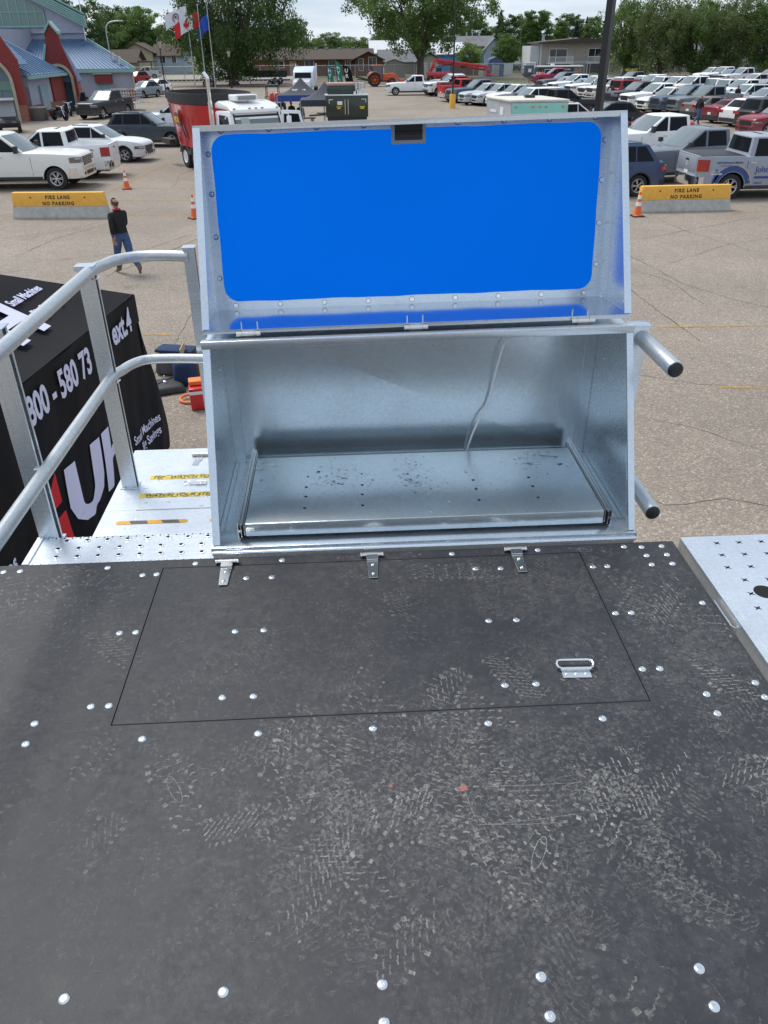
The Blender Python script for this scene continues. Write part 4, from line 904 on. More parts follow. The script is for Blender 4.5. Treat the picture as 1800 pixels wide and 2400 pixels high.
    zb0 = min(P['hood'], belt)-.05; zr = roof-.05
    bow = .16 if not boxy else .04
    def cab_ring(z, inset=0, lift=0):
        v = (z-zb0)/(zr-zb0); v_ = min(v, 1); a, d, w = A0+(A1-A0)*v_-inset*1.6, D0+(D1-D0)*v_+inset*1.2, w0+(w1-w0)*v_-inset
        pts = []
        for k in range(9):
            s = -1+2*k/8; pts.append((a-bow*(s*s), w*s, z+lift))
        rb = .05 if P['bed'] else .10
        for k in range(9):
            s = 1-2*k/8; pts.append((d+rb*(s*s), w*s, z+lift))
        return pts
    rs = [cab_ring(zb0), cab_ring(zr), cab_ring(zr, .05, .032), cab_ring(zr, .14, .05), cab_ring(zr, .45, .058)]
    n_ = 18; o = len(m_.v); m_.v += [p for r in rs for p in r]
    for i in range(len(rs)-1):
        for k in range(n_): j = (k+1) % n_; m_.f.append((o+i*n_+k, o+i*n_+j, o+(i+1)*n_+j, o+(i+1)*n_+k)); m_.m.append(0)
    m_.f.append(tuple(o+(len(rs)-1)*n_+k for k in range(n_))); m_.m.append(0)
    # wheel arch lips and panel joints
    body = m_.build('body', PAINT, root, smooth=32)
    j_ = MB(); fl_ = MB()
    sidex = [0.5*(A0+A1)-.02, -.28, D0+.05 if P['bed'] else rx+ar*.55]
    for x in [A0+.05]+[sidex[1]]+([D0+.02] if P['bed'] else []):
        for s in (-1, 1):
            zt_ = ztop(x)-.14; j_.bb(x-.006, x+.006, s*(wid(x)-.003), s*(wid(x)+.0025), zs+.12, zt_-.02)
    for s in (-1, 1): j_.bb(rx+ar+.02, fx-ar-.02, s*(W-.02), s*(W+.012), zs+.0, zs+.10)
    for s in (-1, 1):
        for cx in (fx, rx):
            n = 14; vs = []; fs = []
            for k in range(n+1):
                a = PI*k/n; 
                for rr_, yy in ((ar*1.0, W+.004), (ar*1.10, W+.004), (ar*1.10, W-.03), (ar*1.0, W-.05)): vs.append((cx+rr_*math.cos(a), s*yy, wr+rr_*math.sin(a)))
            for k in range(n):
                for q in range(4): fs.append((k*4+q, k*4+(q+1) % 4, (k+1)*4+(q+1) % 4, (k+1)*4+q))
            if kind in ('suv', 'wagon', 'jeep'): j_.add(vs, fs)
            elif P['bed']: fl_.add(vs, fs)
    j_.build('trim', DARK_TRIM, body, smooth=30)
    if fl_.v: fl_.build('wheel_arch', PAINT, body, smooth=30)
    u = MB(); u.bb(xr+.2, xf-.25, -(W-.34), W-.34, P['gc']-.02, belt-.25 if not P['bed'] else .75)
    for s in (-1, 1):
        for cx in (fx, rx): u.cyl((cx, s*(W-.345), wr), (cx, s*(W-.3), wr), .12, n=10)
    u.build('underbody', UNDER, root, smooth=0)
    # --- glass
    def side(x, z, s, off=.006):
        v = (z-zb0)/(zr-zb0); return (x, s*(w0+(w1-w0)*v+off), z)
    def xfr(z): v = (z-zb0)/(zr-zb0); return A0+(A1-A0)*v-bow
    def xre(z): v = (z-zb0)/(zr-zb0); return D0+(D1-D0)*v+(.05 if P['bed'] else .10)
    z0, z1 = belt+.02, zr-.035; wins = []
    def pane(xa0, xa1, xb1, xb0, za=None):
        wins.append([(xa0, z0), (xa1, z1), (xb1, z1), (xb0, z0)])
    B = -.20 if P['bed'] else -.18
    if kind == 'van': B = .15
    fa0, fa1 = xfr(z0)-.13, xfr(z1)-.10
    g2 = .05 if P['bed'] else .025; pane(fa0, fa1, B+g2, B+g2)
    if P['bed']: pane(B-.05, B-.05, xre(z1)+.16, xre(z0)+.16)
    else:
        C = rx+.20 if kind != 'van' else -1.05
        if kind == 'sedan': pane(B-.05, B-.05, xre(z1)+.05, rx+.28)
        else:
            pane(B-g2, B-g2, C, C); pane(C-.05, C-.05, xre(z1)+.16, xre(z0)+.20)
    for wv in wins:
        for s in (-1, 1):
            m_ = MB(); f_ = []
            for x, z in wv: f_.append(side(x, z, s))
            b_ = [(x, y-s*.012, z) for x, y, z in f_]
            m_.add(f_+b_, [(0, 1, 2, 3), (4, 7, 6, 5), (0, 4, 5, 1), (1, 5, 6, 2), (2, 6, 7, 3), (3, 7, 4, 0)])
            m_.build('side_window', GLASS, root, smooth=0)
    def front(s, z, off): v = (z-zb0)/(zr-zb0); return (A0+(A1-A0)*v-bow*s*s+off, (w0+(w1-w0)*v)*s, z+off*.5)
    m_ = MB(); m_.grid(lambda a, b: front((-1+2*a)*.90, (max(P['hood'], z0-.04)+.035)+(z1+.02-max(P['hood'], z0-.04)-.035)*b, .009), 8, 2); m_.build('windscreen', WIND, root, fix=False)
    rb = .05 if P['bed'] else .10
    def rear(s, z, off): v = (z-zb0)/(zr-zb0); return (D0+(D1-D0)*v+rb*s*s-off, (w0+(w1-w0)*v)*s, z+off*.4)
    m_ = MB(); zq = P['tail']+.08; m_.grid(lambda a, b: rear((-1+2*a)*.84, zq+(z1-zq)*b, .009), 8, 2); m_.build('rear_window', GLASS, root, fix=False)
    # --- strips that follow the nose and the tail
    def strip(end, ya, yb, za, zb, off, mat, nm, thick=.03, par=None):
        vs = []; n = 8
        def px_(y):
            if abs(y) >= wid(xf-.75)*.999: return xf-.9 if end > 0 else xr+.6
            lo, hi = (0, .9)
            for _ in range(24):
                md = (lo+hi)/2; w_ = wid(xf-md) if end > 0 else wid(xr+md)
                if w_ < abs(y): lo = md
                else: hi = md
            return xf-hi if end > 0 else xr+hi
        for k in range(n+1):
            y = ya+(yb-ya)*k/n; x = px_(y)+end*off
            yy = y + (.0 if abs(y) < W*.8 else math.copysign(off, y))
            for q, z in ((0, za), (-thick-off, za), (-thick-off, zb), (0, zb)): vs.append((x+end*q, yy, z))
        fs = [(0, 1, 2, 3), (n*4, n*4+3, n*4+2, n*4+1)]
        for k in range(n):
            for q in range(4): fs.append((k*4+q, k*4+(q+1) % 4, (k+1)*4+(q+1) % 4, (k+1)*4+q))
        m_ = MB(); m_.add(vs, fs); return m_.build(nm, mat, par or root, smooth=40)
    nz = P['nose']; wf = W*(1-plan)
    big = kind in ('pickup', 'pickup_hd', 'jeep')
    g0, g1 = (nz-.42, nz-.08) if big else (nz-.36, nz-.12)
    bright = kind in ('pickup_hd',)
    gr = strip(1, -wf*.62, wf*.62, g0, g1, .012, GRILLE_K, 'grille')
    m_ = MB()
    for k in range(5 if big else 3):
        z = g0+(g1-g0)*(k+.5)/(5 if big else 3); m_.bb(xf+.006, xf+.022, -wf*.56, wf*.56, z-.008, z+.008)
    m_.build('grille_bars', CHROME if bright else DARK_TRIM, gr, smooth=0)
    for s in (-1, 1):
        if kind == 'jeep': strip(1, s*wf*.60, s*wf*.88, g0+.10, g1, .02, LAMP_CLEAR, 'headlight')
        else: strip(1, s*wf*.66, s*W*.965, g1-.20 if big else g1-.13, g1, .010, LAMP_CLEAR, 'headlight')
        if kind != 'jeep': strip(1, s*wf*.68, s*W*.90, g1-.075, g1-.035, .014, ALLOY, 'lamp_strip')
        if P['bed']: strip(-1, s*W*.84, s*W*.99, P['tail']-.46, P['tail']-.10, .008, LAMP_RED, 'taillight')
        else: strip(-1, s*W*.50, s*W*.975, P['tail']-.26, P['tail']-.08, .008, LAMP_RED, 'taillight')
    fb = strip(1, -W*.96, W*.96, zs+.02, g0-.05, .05, CHROME if kind == 'pickup_hd' else (PAINT), 'front_bumper', .10)
    strip(1, -wf*.5, wf*.5, zs+.10, zs+.24, .058, GRILLE_K, 'air_intake', .05, par=fb)
    for s in (-1, 1): strip(1, s*wf*.66, s*wf*.86, zs+.12, zs+.22, .058, GRILLE_K, 'fog_lamp', .05, par=fb)
    rbz = P['tail']-.62 if P['bed'] else P['tail']-.55
    rbp = strip(-1, -W*.93, W*.93, zs+.06, rbz, .06, CHROME if P['bed'] else DARK_TRIM, 'rear_bumper', .12)
    m_ = MB(); m_.bb(xr-.012, xr-.004, -.16, .16, (rbz+.03), rbz+.18); m_.build('number_plate', WHITE, root, smooth=0)
    if P['bed']:
        m_ = MB(); tg = P['tail']; m_.bb(xr-.014, xr+.02, -W*.76, W*.76, tg-.50, tg-.05); tgo = m_.build('tailgate', PAINT, root, bevel=.012)
        m_ = MB(); m_.bb(xr-.020, xr-.0142, -.13, .13, tg-.20, tg-.14); m_.build('tailgate_handle', BLACK, tgo, smooth=0)
    m_ = MB()
    for s in (-1, 1): m_.bb(rx+ar+.1, fx-ar-.1, s*(W-.004), s*(W+.006), zs+.26, zs+.32)
    m_.build('door_moulding', PAINT, root, smooth=0)
    # --- mirrors, handles, aerial
    for s in (-1, 1):
        xm = xfr(belt+.1)-.02; m_ = MB(); tow = kind == 'pickup_hd'
        m_.box((xm, s*(W+.12), belt+.12), (.13, .20 if not tow else .24, .17 if not tow else .26)); m_.bar((xm, s*(w0-.02), belt+.05), (xm, s*(W+.06), belt+.07), .05, .03)
        m_.build('wing_mirror', DARK_TRIM, root, bevel=.03, seg=2)
        for xh in ([B+.16, (D0 if P['bed'] else C_(rx))+.20] if kind != 'x' else []):
            m_ = MB(); m_.bb(xh-.09, xh+.09, s*(W-.012), s*(W+.026), belt-.17, belt-.135); m_.build('door_handle', CHROME if kind in ('pickup', 'pickup_hd') else PAINT, root, smooth=0)
    if kind in ('suv', 'wagon', 'jeep'):
        for s in (-1, 1):
            m_ = MB(); m_.bb(D1+.35, A1-.35, s*(w1*.86)-.018, s*(w1*.86)+.018, roof+.005, roof+.035); m_.build('roof_rail', DARK_TRIM, root, smooth=0)
    if kind == 'jeep':
        m_ = MB(); m_.cyl((xr-.22, 0, 1.0), (xr-.01, 0, 1.0), .40, n=28); m_.cyl((xr-.23, 0, 1.0), (xr-.221, 0, 1.0), .22, n=20, m=1); m_.build('spare_wheel', [RUBBER, ALLOY], root, bevel=.02)
    # --- wheels
    tm, rm = wheel_mesh(wr, .26 if big else .22, wr*.64, 6 if big else 5, ALLOY)
    for cx in (fx, rx):
        for s in (-1, 1):
            o = link(tm, 'wheel', root, (cx, s*(W-.16), wr), 0 if s > 0 else PI); q = link(rm, 'rim', o)
    if P['bed']:
        m_ = MB(); m_.bb(xr+.10, D0-.07, -(W-.11), W-.11, P['tail']-.055, P['tail']+.012); m_.build('bed_cover', DARK_TRIM, root, bevel=.012)
    return root
def C_(rx): return rx+.22
PROT = {}
for k, nm, ct in (('pickup', 'pickup_truck', 'pickup truck'), ('pickup_hd', 'pickup_truck', 'pickup truck'), ('suv', 'parked_car', 'car'), ('wagon', 'parked_car', 'car'), ('jeep', 'parked_car', 'car'), ('sedan', 'parked_car', 'car'), ('van', 'minivan', 'minivan')):
    PROT[k] = [car_proto(k, nm, ct), 0]
def descend(o):
    for c in bpy.data.objects:
        if c.parent == o: yield c; yield from descend(c)
def cachemap():
    d = {}
    for c in bpy.data.objects:
        if c.parent: d.setdefault(c.parent.name, []).append(c)
    return d
PCACHE = cachemap()
def place(kind, x, y, head, color, label, group='vehicles parked in the lot', drop=(), scale=1.0):
    "head: compass angle of the nose in degrees from +x"
    pr = PROT[kind]; root = pr[0]
    if pr[1]: o = copy_tree(root, cache=PCACHE)
    else: o = root
    pr[1] += 1
    o.location = (x, y, 0); o.rotation_euler = (0, 0, R(head)); o.scale = (scale,)*3
    o['label'] = label; o['group'] = group
    for c in list(descend(o)): c.color = (*color, 1)
    o.color = (*color, 1)
    for c in list(kids(o)):
        if c.name.split('.')[0] in drop and pr[1] > 1:
            for g_ in list(kids(c)): bpy.data.objects.remove(g_)
            bpy.data.objects.remove(c)
    return o
cW, cOW = (.80, .81, .81), (.74, .73, .68)
cSI, cGR, cDG, cBK = (.45, .48, .52), (.16, .18, .20), (.07, .08, .095), (.012, .013, .015)
cDB, cLB, cMR, cRD, cBR = (.03, .055, .11), (.28, .45, .55), (.22, .012, .025), (.62, .015, .02), (.17, .14, .13)
lot = 'vehicles parked in the right-hand lot'
def px_place(kind, px, py, head, color, label, **kw):
    "px, py: where the front wheel (nearest side) meets the ground"
    p = at(px, py); side = -1
    P = {'pickup': (1.95, .93), 'pickup_hd': (2.0, .95), 'suv': (1.5, .9), 'wagon': (1.42, .85), 'jeep': (1.48, .88), 'sedan': (1.42, .84), 'van': (1.55, .92)}[kind]
    a = R(head); f = Vector((math.cos(a), math.sin(a), 0)); l = Vector((-f.y, f.x, 0))
    s = 1 if l.y < 0 else -1
    c = p - f*P[0] - l*(P[1]*s); return place(kind, c.x, c.y, head, color, label, **kw)
H = 195
# --- front row of the right lot (noses towards the aisle), far to near
px_place('pickup', 1290, 215, H, cDG, 'dark grey pickup ending the front row beside the black trailer', group=lot)
px_place('wagon', 1302, 220, H, cSI, 'silver wagon between the dark grey and white pickups ending the front row', group=lot)
px_place('pickup', 1317, 223.5, H, cW, 'white pickup just right of the silver wagon in the front row', group=lot)
px_place('wagon', 1340, 227, H, cLB, 'light blue wagon squeezed between two white pickups', group=lot)
px_place('pickup', 1359, 230, H, cW, 'white pickup with black grille just left of the tall black light pole', group=lot)
px_place('jeep', 1388, 235, H, cOW, 'boxy white off-road car with black bumper behind the tall black light pole', group=lot)
px_place('pickup_hd', 1414, 240, H, cOW, 'cream white heavy pickup cut by the tall black light pole', group=lot)
p = at(1430, 241); place('jeep', p.x+2.2, p.y+.9, 20, (.28, .01, .02), 'dark red boxy car with black roof, seen from behind, right of the light pole', group=lot)
px_place('pickup', 1457, 253, H, cBK, 'black pickup beside the dark red boxy car', group=lot)
px_place('pickup', 1498, 259, H, cW, 'white pickup with large alloy wheels in the middle of the front row', group=lot)
px_place('suv', 1537, 265, H, cOW, 'cream white car next to the white pickup with large alloys', group=lot)
px_place('pickup', 1572, 268, H, cDB, 'dark blue grey pickup between the cream car and the slate grey pickup', group=lot)
px_place('pickup', 1612, 271, H, cGR, 'slate grey crew cab pickup behind the bronze sedan', group=lot)
p = at(1640, 280); place('sedan', p.x+1.35, p.y+1.0, 17, cBR, 'bronze sedan seen from behind, left of the walking man in dark clothes', group=lot)
p = at(1689, 289); place('sedan', p.x+1.38, p.y+.85, 17, (.20, .012, .03), 'maroon sedan seen from behind, right of the walking man in dark clothes', group=lot)
p = at(1735, 297); place('wagon', p.x+1.3, p.y+.85, 17, cW, 'white wagon seen from behind beside the maroon sedan', group=lot)
p = at(1775, 303); place('van', p.x+1.5, p.y+.95, 17, cBK, 'black minivan seen from behind with bright red tail lamps', group=lot)
px_place('suv', 1795, 322, H, cMR, 'maroon car nosing in at the right edge of the photo', group=lot)
# --- second row, behind the first
row2 = [('pickup', 1452, 214, cDG, 'dark grey pickup with open door at the left end of the second row'), ('suv', 1478, 222, cW, 'white car below the yellow sign board'), ('pickup', 1498, 226, cW, 'white pickup behind the black pickup of the front row'),
        ('jeep', 1528, 230, cW, 'white boxy car with black soft top in the second row'), ('pickup', 1552, 234, cW, 'white pickup behind the cream car'), ('pickup_hd', 1588, 237, cW, 'white heavy pickup with black bed cover behind the slate grey pickup')]
for k, x, y, c, lb in row2: px_place(k, x, y, H, c, lb, group=lot)
for k, x, y, c, lb, hd_ in (('jeep', 1625, 229, cBK, 'black boxy car in the second row, left of two white boxy cars', H), ('jeep', 1650, 238, cW, 'first white boxy car right of the black one', H), ('jeep', 1678, 242, cW, 'second white boxy car right of the black one', H),
                            ('pickup', 1704, 246, cW, 'white pickup behind the two white boxy cars', H), ('suv', 1722, 255, (.70, .76, .80), 'pale silver white car above the white wagon', H), ('wagon', 1768, 263, cSI, 'silver wagon above the black minivan at the right edge', H)):
    px_place(k, x, y, hd_, c, lb, group=lot)
# --- third row
for k, x, y, c, lb in (('suv', 1650, 193, cW, 'white car at the left end of the third row under the trees'), ('pickup', 1670, 197, cW, 'white pickup with black grille in the third row'), ('suv', 1692, 200, (.22, .33, .55), 'blue car half hidden behind the silver white pickup'),
                       ('pickup', 1714, 201, (.66, .67, .68), 'silver white crew cab pickup under the trees'), ('wagon', 1750, 212, cW, 'white wagon beside the bright red pickup'), ('pickup', 1778, 208, cRD, 'bright red pickup under the trees at the right edge')):
    px_place(k, x, y, H, c, lb, group=lot)
# --- far lone ones
place('suv', *at(1380, 170)[:2], 200, cDB, 'dark blue car parked below the balconies of the pale house', group=lot)
place('pickup', *at(1242, 176)[:2], 250, (.4, .43, .45), 'grey pickup parked facing us beside the dark bin and blue shed', group=lot)
place('suv', *at(1211, 166)[:2], 250, cBK, 'small black car parked beyond the grey pickup near the white fence', group=lot)
place('pickup', at(1300, 199).x, at(1300, 199).y+1, 182, (.30, .01, .06), 'magenta red pickup parked under the black trailer', group=lot)
# --- middle group by the yellow post
mid = 'vehicles parked by the yellow post'
p = at(960, 224); place('pickup', p.x+.4, p.y+1.2, 180, cW, 'white pickup standing side on in front of the big elm', group=mid)
px_place('suv', 1028, 211, 190, cSI, 'silver car behind the white pickup by the elm', group=mid)
px_place('pickup_hd', 1026, 226, 197, cW, 'white heavy pickup just left of the two red pickups', group=mid)
p = at(1040, 227); place('pickup', p.x+2.3, p.y+1.1, 14, (.28, .012, .02), 'dark red pickup seen from behind beside the light pole', group=mid)
p = at(1058, 238); place('pickup', p.x+1.8, p.y+1.1, 14, (.50, .012, .02), 'bright red pickup seen from behind at the yellow post', group=mid)
px_place('pickup', 1082, 242, 197, (.06, .10, .15), 'dark blue pickup just right of the yellow post', group=mid)
px_place('suv', 1112, 247, 197, (.5, .52, .54), 'silver car with chrome nose right of the dark blue pickup', group=mid)
px_place('suv', 1142, 249, 197, (.55, .57, .6), 'pale silver car third to the right of the yellow post', group=mid)
px_place('suv', 1178, 252, 197, cW, 'white car with raised wipers above the camper roof', group=mid)
px_place('suv', 1207, 257, 197, cBK, 'black car above the camper roof', group=mid)
px_place('van', 1225, 264, 197, cW, 'white minivan just above the camper roof', group=mid)
p = at(1330, 280); place('pickup', p.x+.2, p.y+1.8, 8, cBK, 'low black pickup beyond the right end of the camper', group=mid)
p = at(1350, 318); place('suv', p.x+.2, p.y+1.5, 8, cW, 'white car right of the camper beyond the raised lid', group=mid)
# --- near right
ng = 'vehicles parked near the right barrier'
p = at(1480, 470); place('suv', p.x-1.05, p.y+1.5, 187, (.035, .06, .13), 'dark blue car with red tail lamp just behind the raised lid', group=ng)
sf = place('pickup', 15.75, 30.0, 0, (.30, .33, .38), 'silver pickup with blue wrap lettering and black bed cover behind the right barrier', group=ng, scale=1.06)
px_place('pickup', 1528, 433, 190, (.15, .17, .20), 'slate grey crew cab pickup between the dark blue car and the white heavy pickup', group=ng)
fh = px_place('pickup_hd', 1453, 390, 190, cW, 'white heavy crew cab pickup with big mirrors behind the slate grey pickup', group=ng)
p = at(1420, 320); px_place('sedan', 1478, 340, 190, cRD, 'red sedan peeping out behind the raised lid', group=ng)
p = at(1478, 308); place('wagon', p.x-1.5, p.y+1.0, 185, cBK, 'black car roof just above the red sedan', group=ng)
# --- left side
lg = 'vehicles parked near the left barrier'
place('pickup_hd', -13.45, 35.2, -2, (.76, .75, .70), 'pearl white heavy pickup with chrome grille behind the left barrier', group=lg)
tu = place('pickup', -12.95, 37.9, 181, cW, 'white pickup with open black bed and red tail lamp, behind the pearl pickup', group=lg, drop=('bed_cover',))
px_place('wagon', 296, 381, -9, (.74, .76, .78), 'white family car with black roof rails, behind the open bed pickup', group=lg)
px_place('suv', 405, 345, -6, (.035, .045, .06), 'charcoal sport utility car left of the red mixer', group=lg)
place('pickup', -10.6, 56.5, 181, (.72, .76, .80), 'white pickup beyond the charcoal car, cut by the red mixer', group=lg)
place('wagon', -11.5, 63.0, 181, cGR, 'grey car roof just above the white pickup beside the red mixer', group=lg)
p = at(345, 224); place('wagon', p.x+.6, p.y+2.0, 245, cW, 'white car nosing towards us beside the end of the arena building', group=lg)
p = at(325, 231); place('wagon', p.x+.3, p.y+2.0, 245, (.22, .26, .28), 'grey car at the corner of the arena building', group=lg)
p = at(340, 186); place('pickup', p.x, p.y, 190, (.6, .62, .64), 'silver pickup on the road beyond the arena building', group=lg)
p = at(320, 198); place('suv', p.x, p.y, 240, (.45, .02, .03), 'red car beyond the grey car at the arena corner', group=lg)
p = at(205, 281); rb_ = place('pickup', p.x+.9, p.y+2.6, 252, cBK, 'black pickup with its door swung open in front of the arena arch', group=lg)
m_ = MB()
m_.prism([(0, .45), (1.05, .45), (1.05, 1.15), (.85, 1.2), (.62, 1.82), (.12, 1.86), (0, 1.2)], 'y', -.05, .05); od = m_.build('open_door', PAINT, rb_, bevel=.02); od.color = (*cBK, 1)
od.location = (.95, -1.0, 0); od.rotation_euler = (0, 0, R(-112))
m_ = MB(); m_.prism([(.10, 1.24), (.86, 1.24), (.62, 1.76), (.16, 1.79)], 'y', -.056, .056); m_.build('door_window', GLASS, od, smooth=0)
for c_, x_, y_, yw, lb in (((.55, .57, .6), 536, 178, 182, 'white pickup on the far road behind the flagpoles'), (cBK, 600, 176, 182, 'black car on the far road under the weeping tree')):
    p = at(x_, y_); place('pickup' if c_ != cBK else 'suv', p.x, p.y, yw, c_, lb, group='vehicles on the far road')
# lettering and stripes on the silver pickup
NAVY = principled('wrap_navy', (.015, .05, .22), .35, coat=.6); WHT = principled('wrap_white', (.8, .8, .8), .4); TANL = principled('wrap_tan', (.62, .42, .22), .4)
Fs = frame((0, 0, 0), (1, 0, 0), (0, 0, 1)); yy = -1.017
def sidetext(body, x, z, size, mat, **kw):
    text(body, size, mat, Matrix.Translation((x, yy, z)) @ Matrix.Rotation(R(90), 4, 'X'), 'lettering', sf, .0015, **kw)
m_ = MB(); n = 16; vs = []; fs = []
for k in range(n+1):
    a = PI*.06+PI*.86*k/n
    for r_ in (.49, .66): vs.append((-1.75+r_*math.cos(a), yy-.003, .405+r_*math.sin(a)*1.0))
for k in range(n): fs.append((2*k, 2*k+1, 2*k+3, 2*k+2))
m_.add(vs, fs); m_.add([(-2.86, yy-.003+.07, .62), (-2.38, yy-.003, .50), (-2.2, yy-.003, .82), (-2.30, yy-.003, .96), (-2.62, yy-.003+.03, 1.02)], [(0, 1, 2, 3, 4)]); m_.build('blue_stripe', NAVY, sf, smooth=0)
m_ = MB(); vs = []; fs = []
for k in range(n+1):
    a = PI*.04+PI*.5*k/n
    for r_ in (.67, .70): vs.append((-1.75+r_*math.cos(a), yy-.003, .405+r_*math.sin(a)))
for k in range(n): fs.append((2*k, 2*k+1, 2*k+3, 2*k+2))
m_.add(vs, fs); m_.build('tan_stripe', TANL, sf, smooth=0)
yy = -1.022
sidetext('Soil Performance Matters', -2.35, 1.145, .085, NAVY, bold=.002); sidetext('Profit Starts Below the Surface', -2.22, 1.06, .05, NAVY)
sidetext('Call or text:', -2.52, .88, .06, WHT, bold=.001); sidetext('780-222-0203', -2.52, .80, .07, WHT, bold=.002)
sidetext('John', -1.0, .86, .26, NAVY, bold=.003); sidetext('1-844-22', -1.0, .50, .08, NAVY, bold=.001)
m_ = MB(); m_.bb(-1.0, 1.2, yy, yy+.002, .66, .74); m_.build('pale_stripe', NAVY, sf, smooth=0)
text('5', .22, WHT, Matrix.Translation((-2.965, .06, 1.0)) @ frame((0, 0, 0), (0, -1, 0), (0, 0, 1)), 'tailgate_emblem', sf, .002)
text('FX4', .16, principled('badge_red', (.35, .02, .02), .4), Matrix.Translation((0, 0, 0)) @ frame((-2.1, 1.05, 1.18), (-1, 0, 0), (0, 0, 1)), 'lettering', fh, .002, bold=.003)
text('TRD 4X4', .11, principled('badge_dark_red', (.3, .02, .02), .4), frame((-1.9, 1.022, 1.12), (-1, 0, 0), (0, 0, 1)), 'lettering', tu, .002, bold=.002)
# the parked Ram-like pickup wears chrome; yellow sign board on the white car
p = at(1480, 184); 
# ================================================================== BARRIERS, CONES
CONCR = varied('cast_concrete', (.42, .41, .38), .9, scale=6, amount=.18, bump=.3); YEL = varied('yellow_road_paint', (.86, .43, .045), .65, scale=9, amount=.12, tint=(.84, .46, .08)); INK = principled('stencil_ink', (.02, .018, .015), .8)
def barrier(x0, x1, y, rz, label, slack):
    L_ = x1-x0; b = empty('concrete_barrier', ((x0+x1)/2, y, 0), label, 'concrete barrier', R(rz), 'yellow topped fire lane barriers')
    h = .81; zs_ = .38; hl = L_/2
    def sec(z): return .30 if z <= .06 else (.30-(z-.06)*.0 if z < .08 else .30-.13*(min(z, .33)-.08)/.25 if z < .33 else .17-.06*(z-.33)/(h-.33))
    def slab(z0, z1, mat, nm, zs2):
        zz = sorted(set([z0, z1]+[z for z in zs2 if z0 < z < z1])); m_ = MB(); vs = []; fs = []
        for z in zz:
            q = sec(z); e = hl-.0-.06*z
            vs += [(-e, -q, z), (e, -q, z), (e, q, z), (-e, q, z)]
        for i in range(len(zz)-1):
            for k in range(4): fs.append((i*4+k, i*4+(k+1) % 4, (i+1)*4+(k+1) % 4, (i+1)*4+k))
        fs += [(3, 2, 1, 0), tuple(range(4*len(zz)-4, 4*len(zz)))]; m_.add(vs, fs); return m_.build(nm, mat, b, bevel=.012, seg=2)
    slab(0, zs_, CONCR, 'concrete_base', [.06, .08, .33]); slab(zs_+.001, h, YEL, 'painted_top', [])
    sl_ = math.atan2(.06*1, .48)
    def onface(x, z): return Vector((x, -sec(z)-.004, z))
    up = (onface(0, h)-onface(0, zs_+.02)).normalized()
    for body, z, sz in (('FIRE LANE', .615, .15), ('NO PARKING', .425, .15)):
        text(body, sz, INK, frame(onface(0, z), (1, 0, 0), up), 'stencil_lettering', b, .001, .007, 'CENTER', sx=.95, space=1.32)
    # stencil bridges, in the paint colour
    m_ = MB()
    for zc2, hh in ((.665, .012), (.480, .012)):
        q = onface(0, zc2); m_.add([(-.62, q.y-.0035, zc2-.003), (.62, q.y-.0035, zc2-.003), (.62, q.y-.0030, zc2+.003), (-.62, q.y-.0030, zc2+.003)], [(0, 1, 2, 3)])
    m_.build('stencil_bridges', YEL, b, smooth=0)
    m_ = MB()
    for x in (-hl*.58, hl*.58): q = onface(x, .66); m_.cyl(q+Vector((0, .01, 0)), q-Vector((0, .002, 0)), .026, n=14)
    m_.build('lifting_holes', HOLE, b)
    return b
a, b_ = at(33, 514), at(252, 513); barrier(a.x, b_.x, (a.y+b_.y)/2+.28, math.degrees(math.atan2(b_.y-a.y, b_.x-a.x)), 'yellow topped concrete FIRE LANE barrier, behind the walking man', 0)
a, b_ = at(1498, 500), at(1711, 495); barrier(a.x, b_.x, (a.y+b_.y)/2+.28, math.degrees(math.atan2(b_.y-a.y, b_.x-a.x)), 'yellow topped concrete FIRE LANE barrier, beside the silver pickup', 0)
ORA = varied('cone_orange', (.78, .13, .02), .5, scale=9, amount=.12); REFL = principled('cone_band', (.75, .76, .76), .35)
def cone(x, y, label, h=.72):
    c = empty('traffic_cone', (x, y, 0), label, 'traffic cone', rnd.uniform(0, 1), 'orange traffic cones')
    m_ = MB(); m_.box((0, 0, .018), (.37, .37, .036)); m_.build('rubber_base', BLACK, c, bevel=.01)
    m_ = MB(); m_.lathe([(.15, .036), (.128, .06), (.115, .12), (.028, h), (.020, h), (0, h-.004)], 28); m_.build('cone_body', ORA, c, smooth=50)
    m_ = MB(); r_ = lambda z: .115-(.087)*(z-.12)/(h-.12)+.0015
    for z0, z1 in ((h*.72, h*.88), (h*.44, h*.60)): m_.lathe([(r_(z0), z0), (r_(z1), z1)], 28)
    m_.f = [f for f in m_.f if len(f) == 4]; m_.m = m_.m[:len(m_.f)]; m_.build('reflective_band', REFL, c, smooth=50, fix=False)
p = at(298, 443); cone(p.x, p.y, 'orange traffic cone with one white band beside the white pickup tail', .70)
p = at(1493, 507); cone(p.x, p.y, 'orange traffic cone with two white bands at the right barrier', .75)
p = at(457, 512); cone(p.x, p.y, 'faded orange traffic cone half hidden behind the left edge of the raised lid', .75)

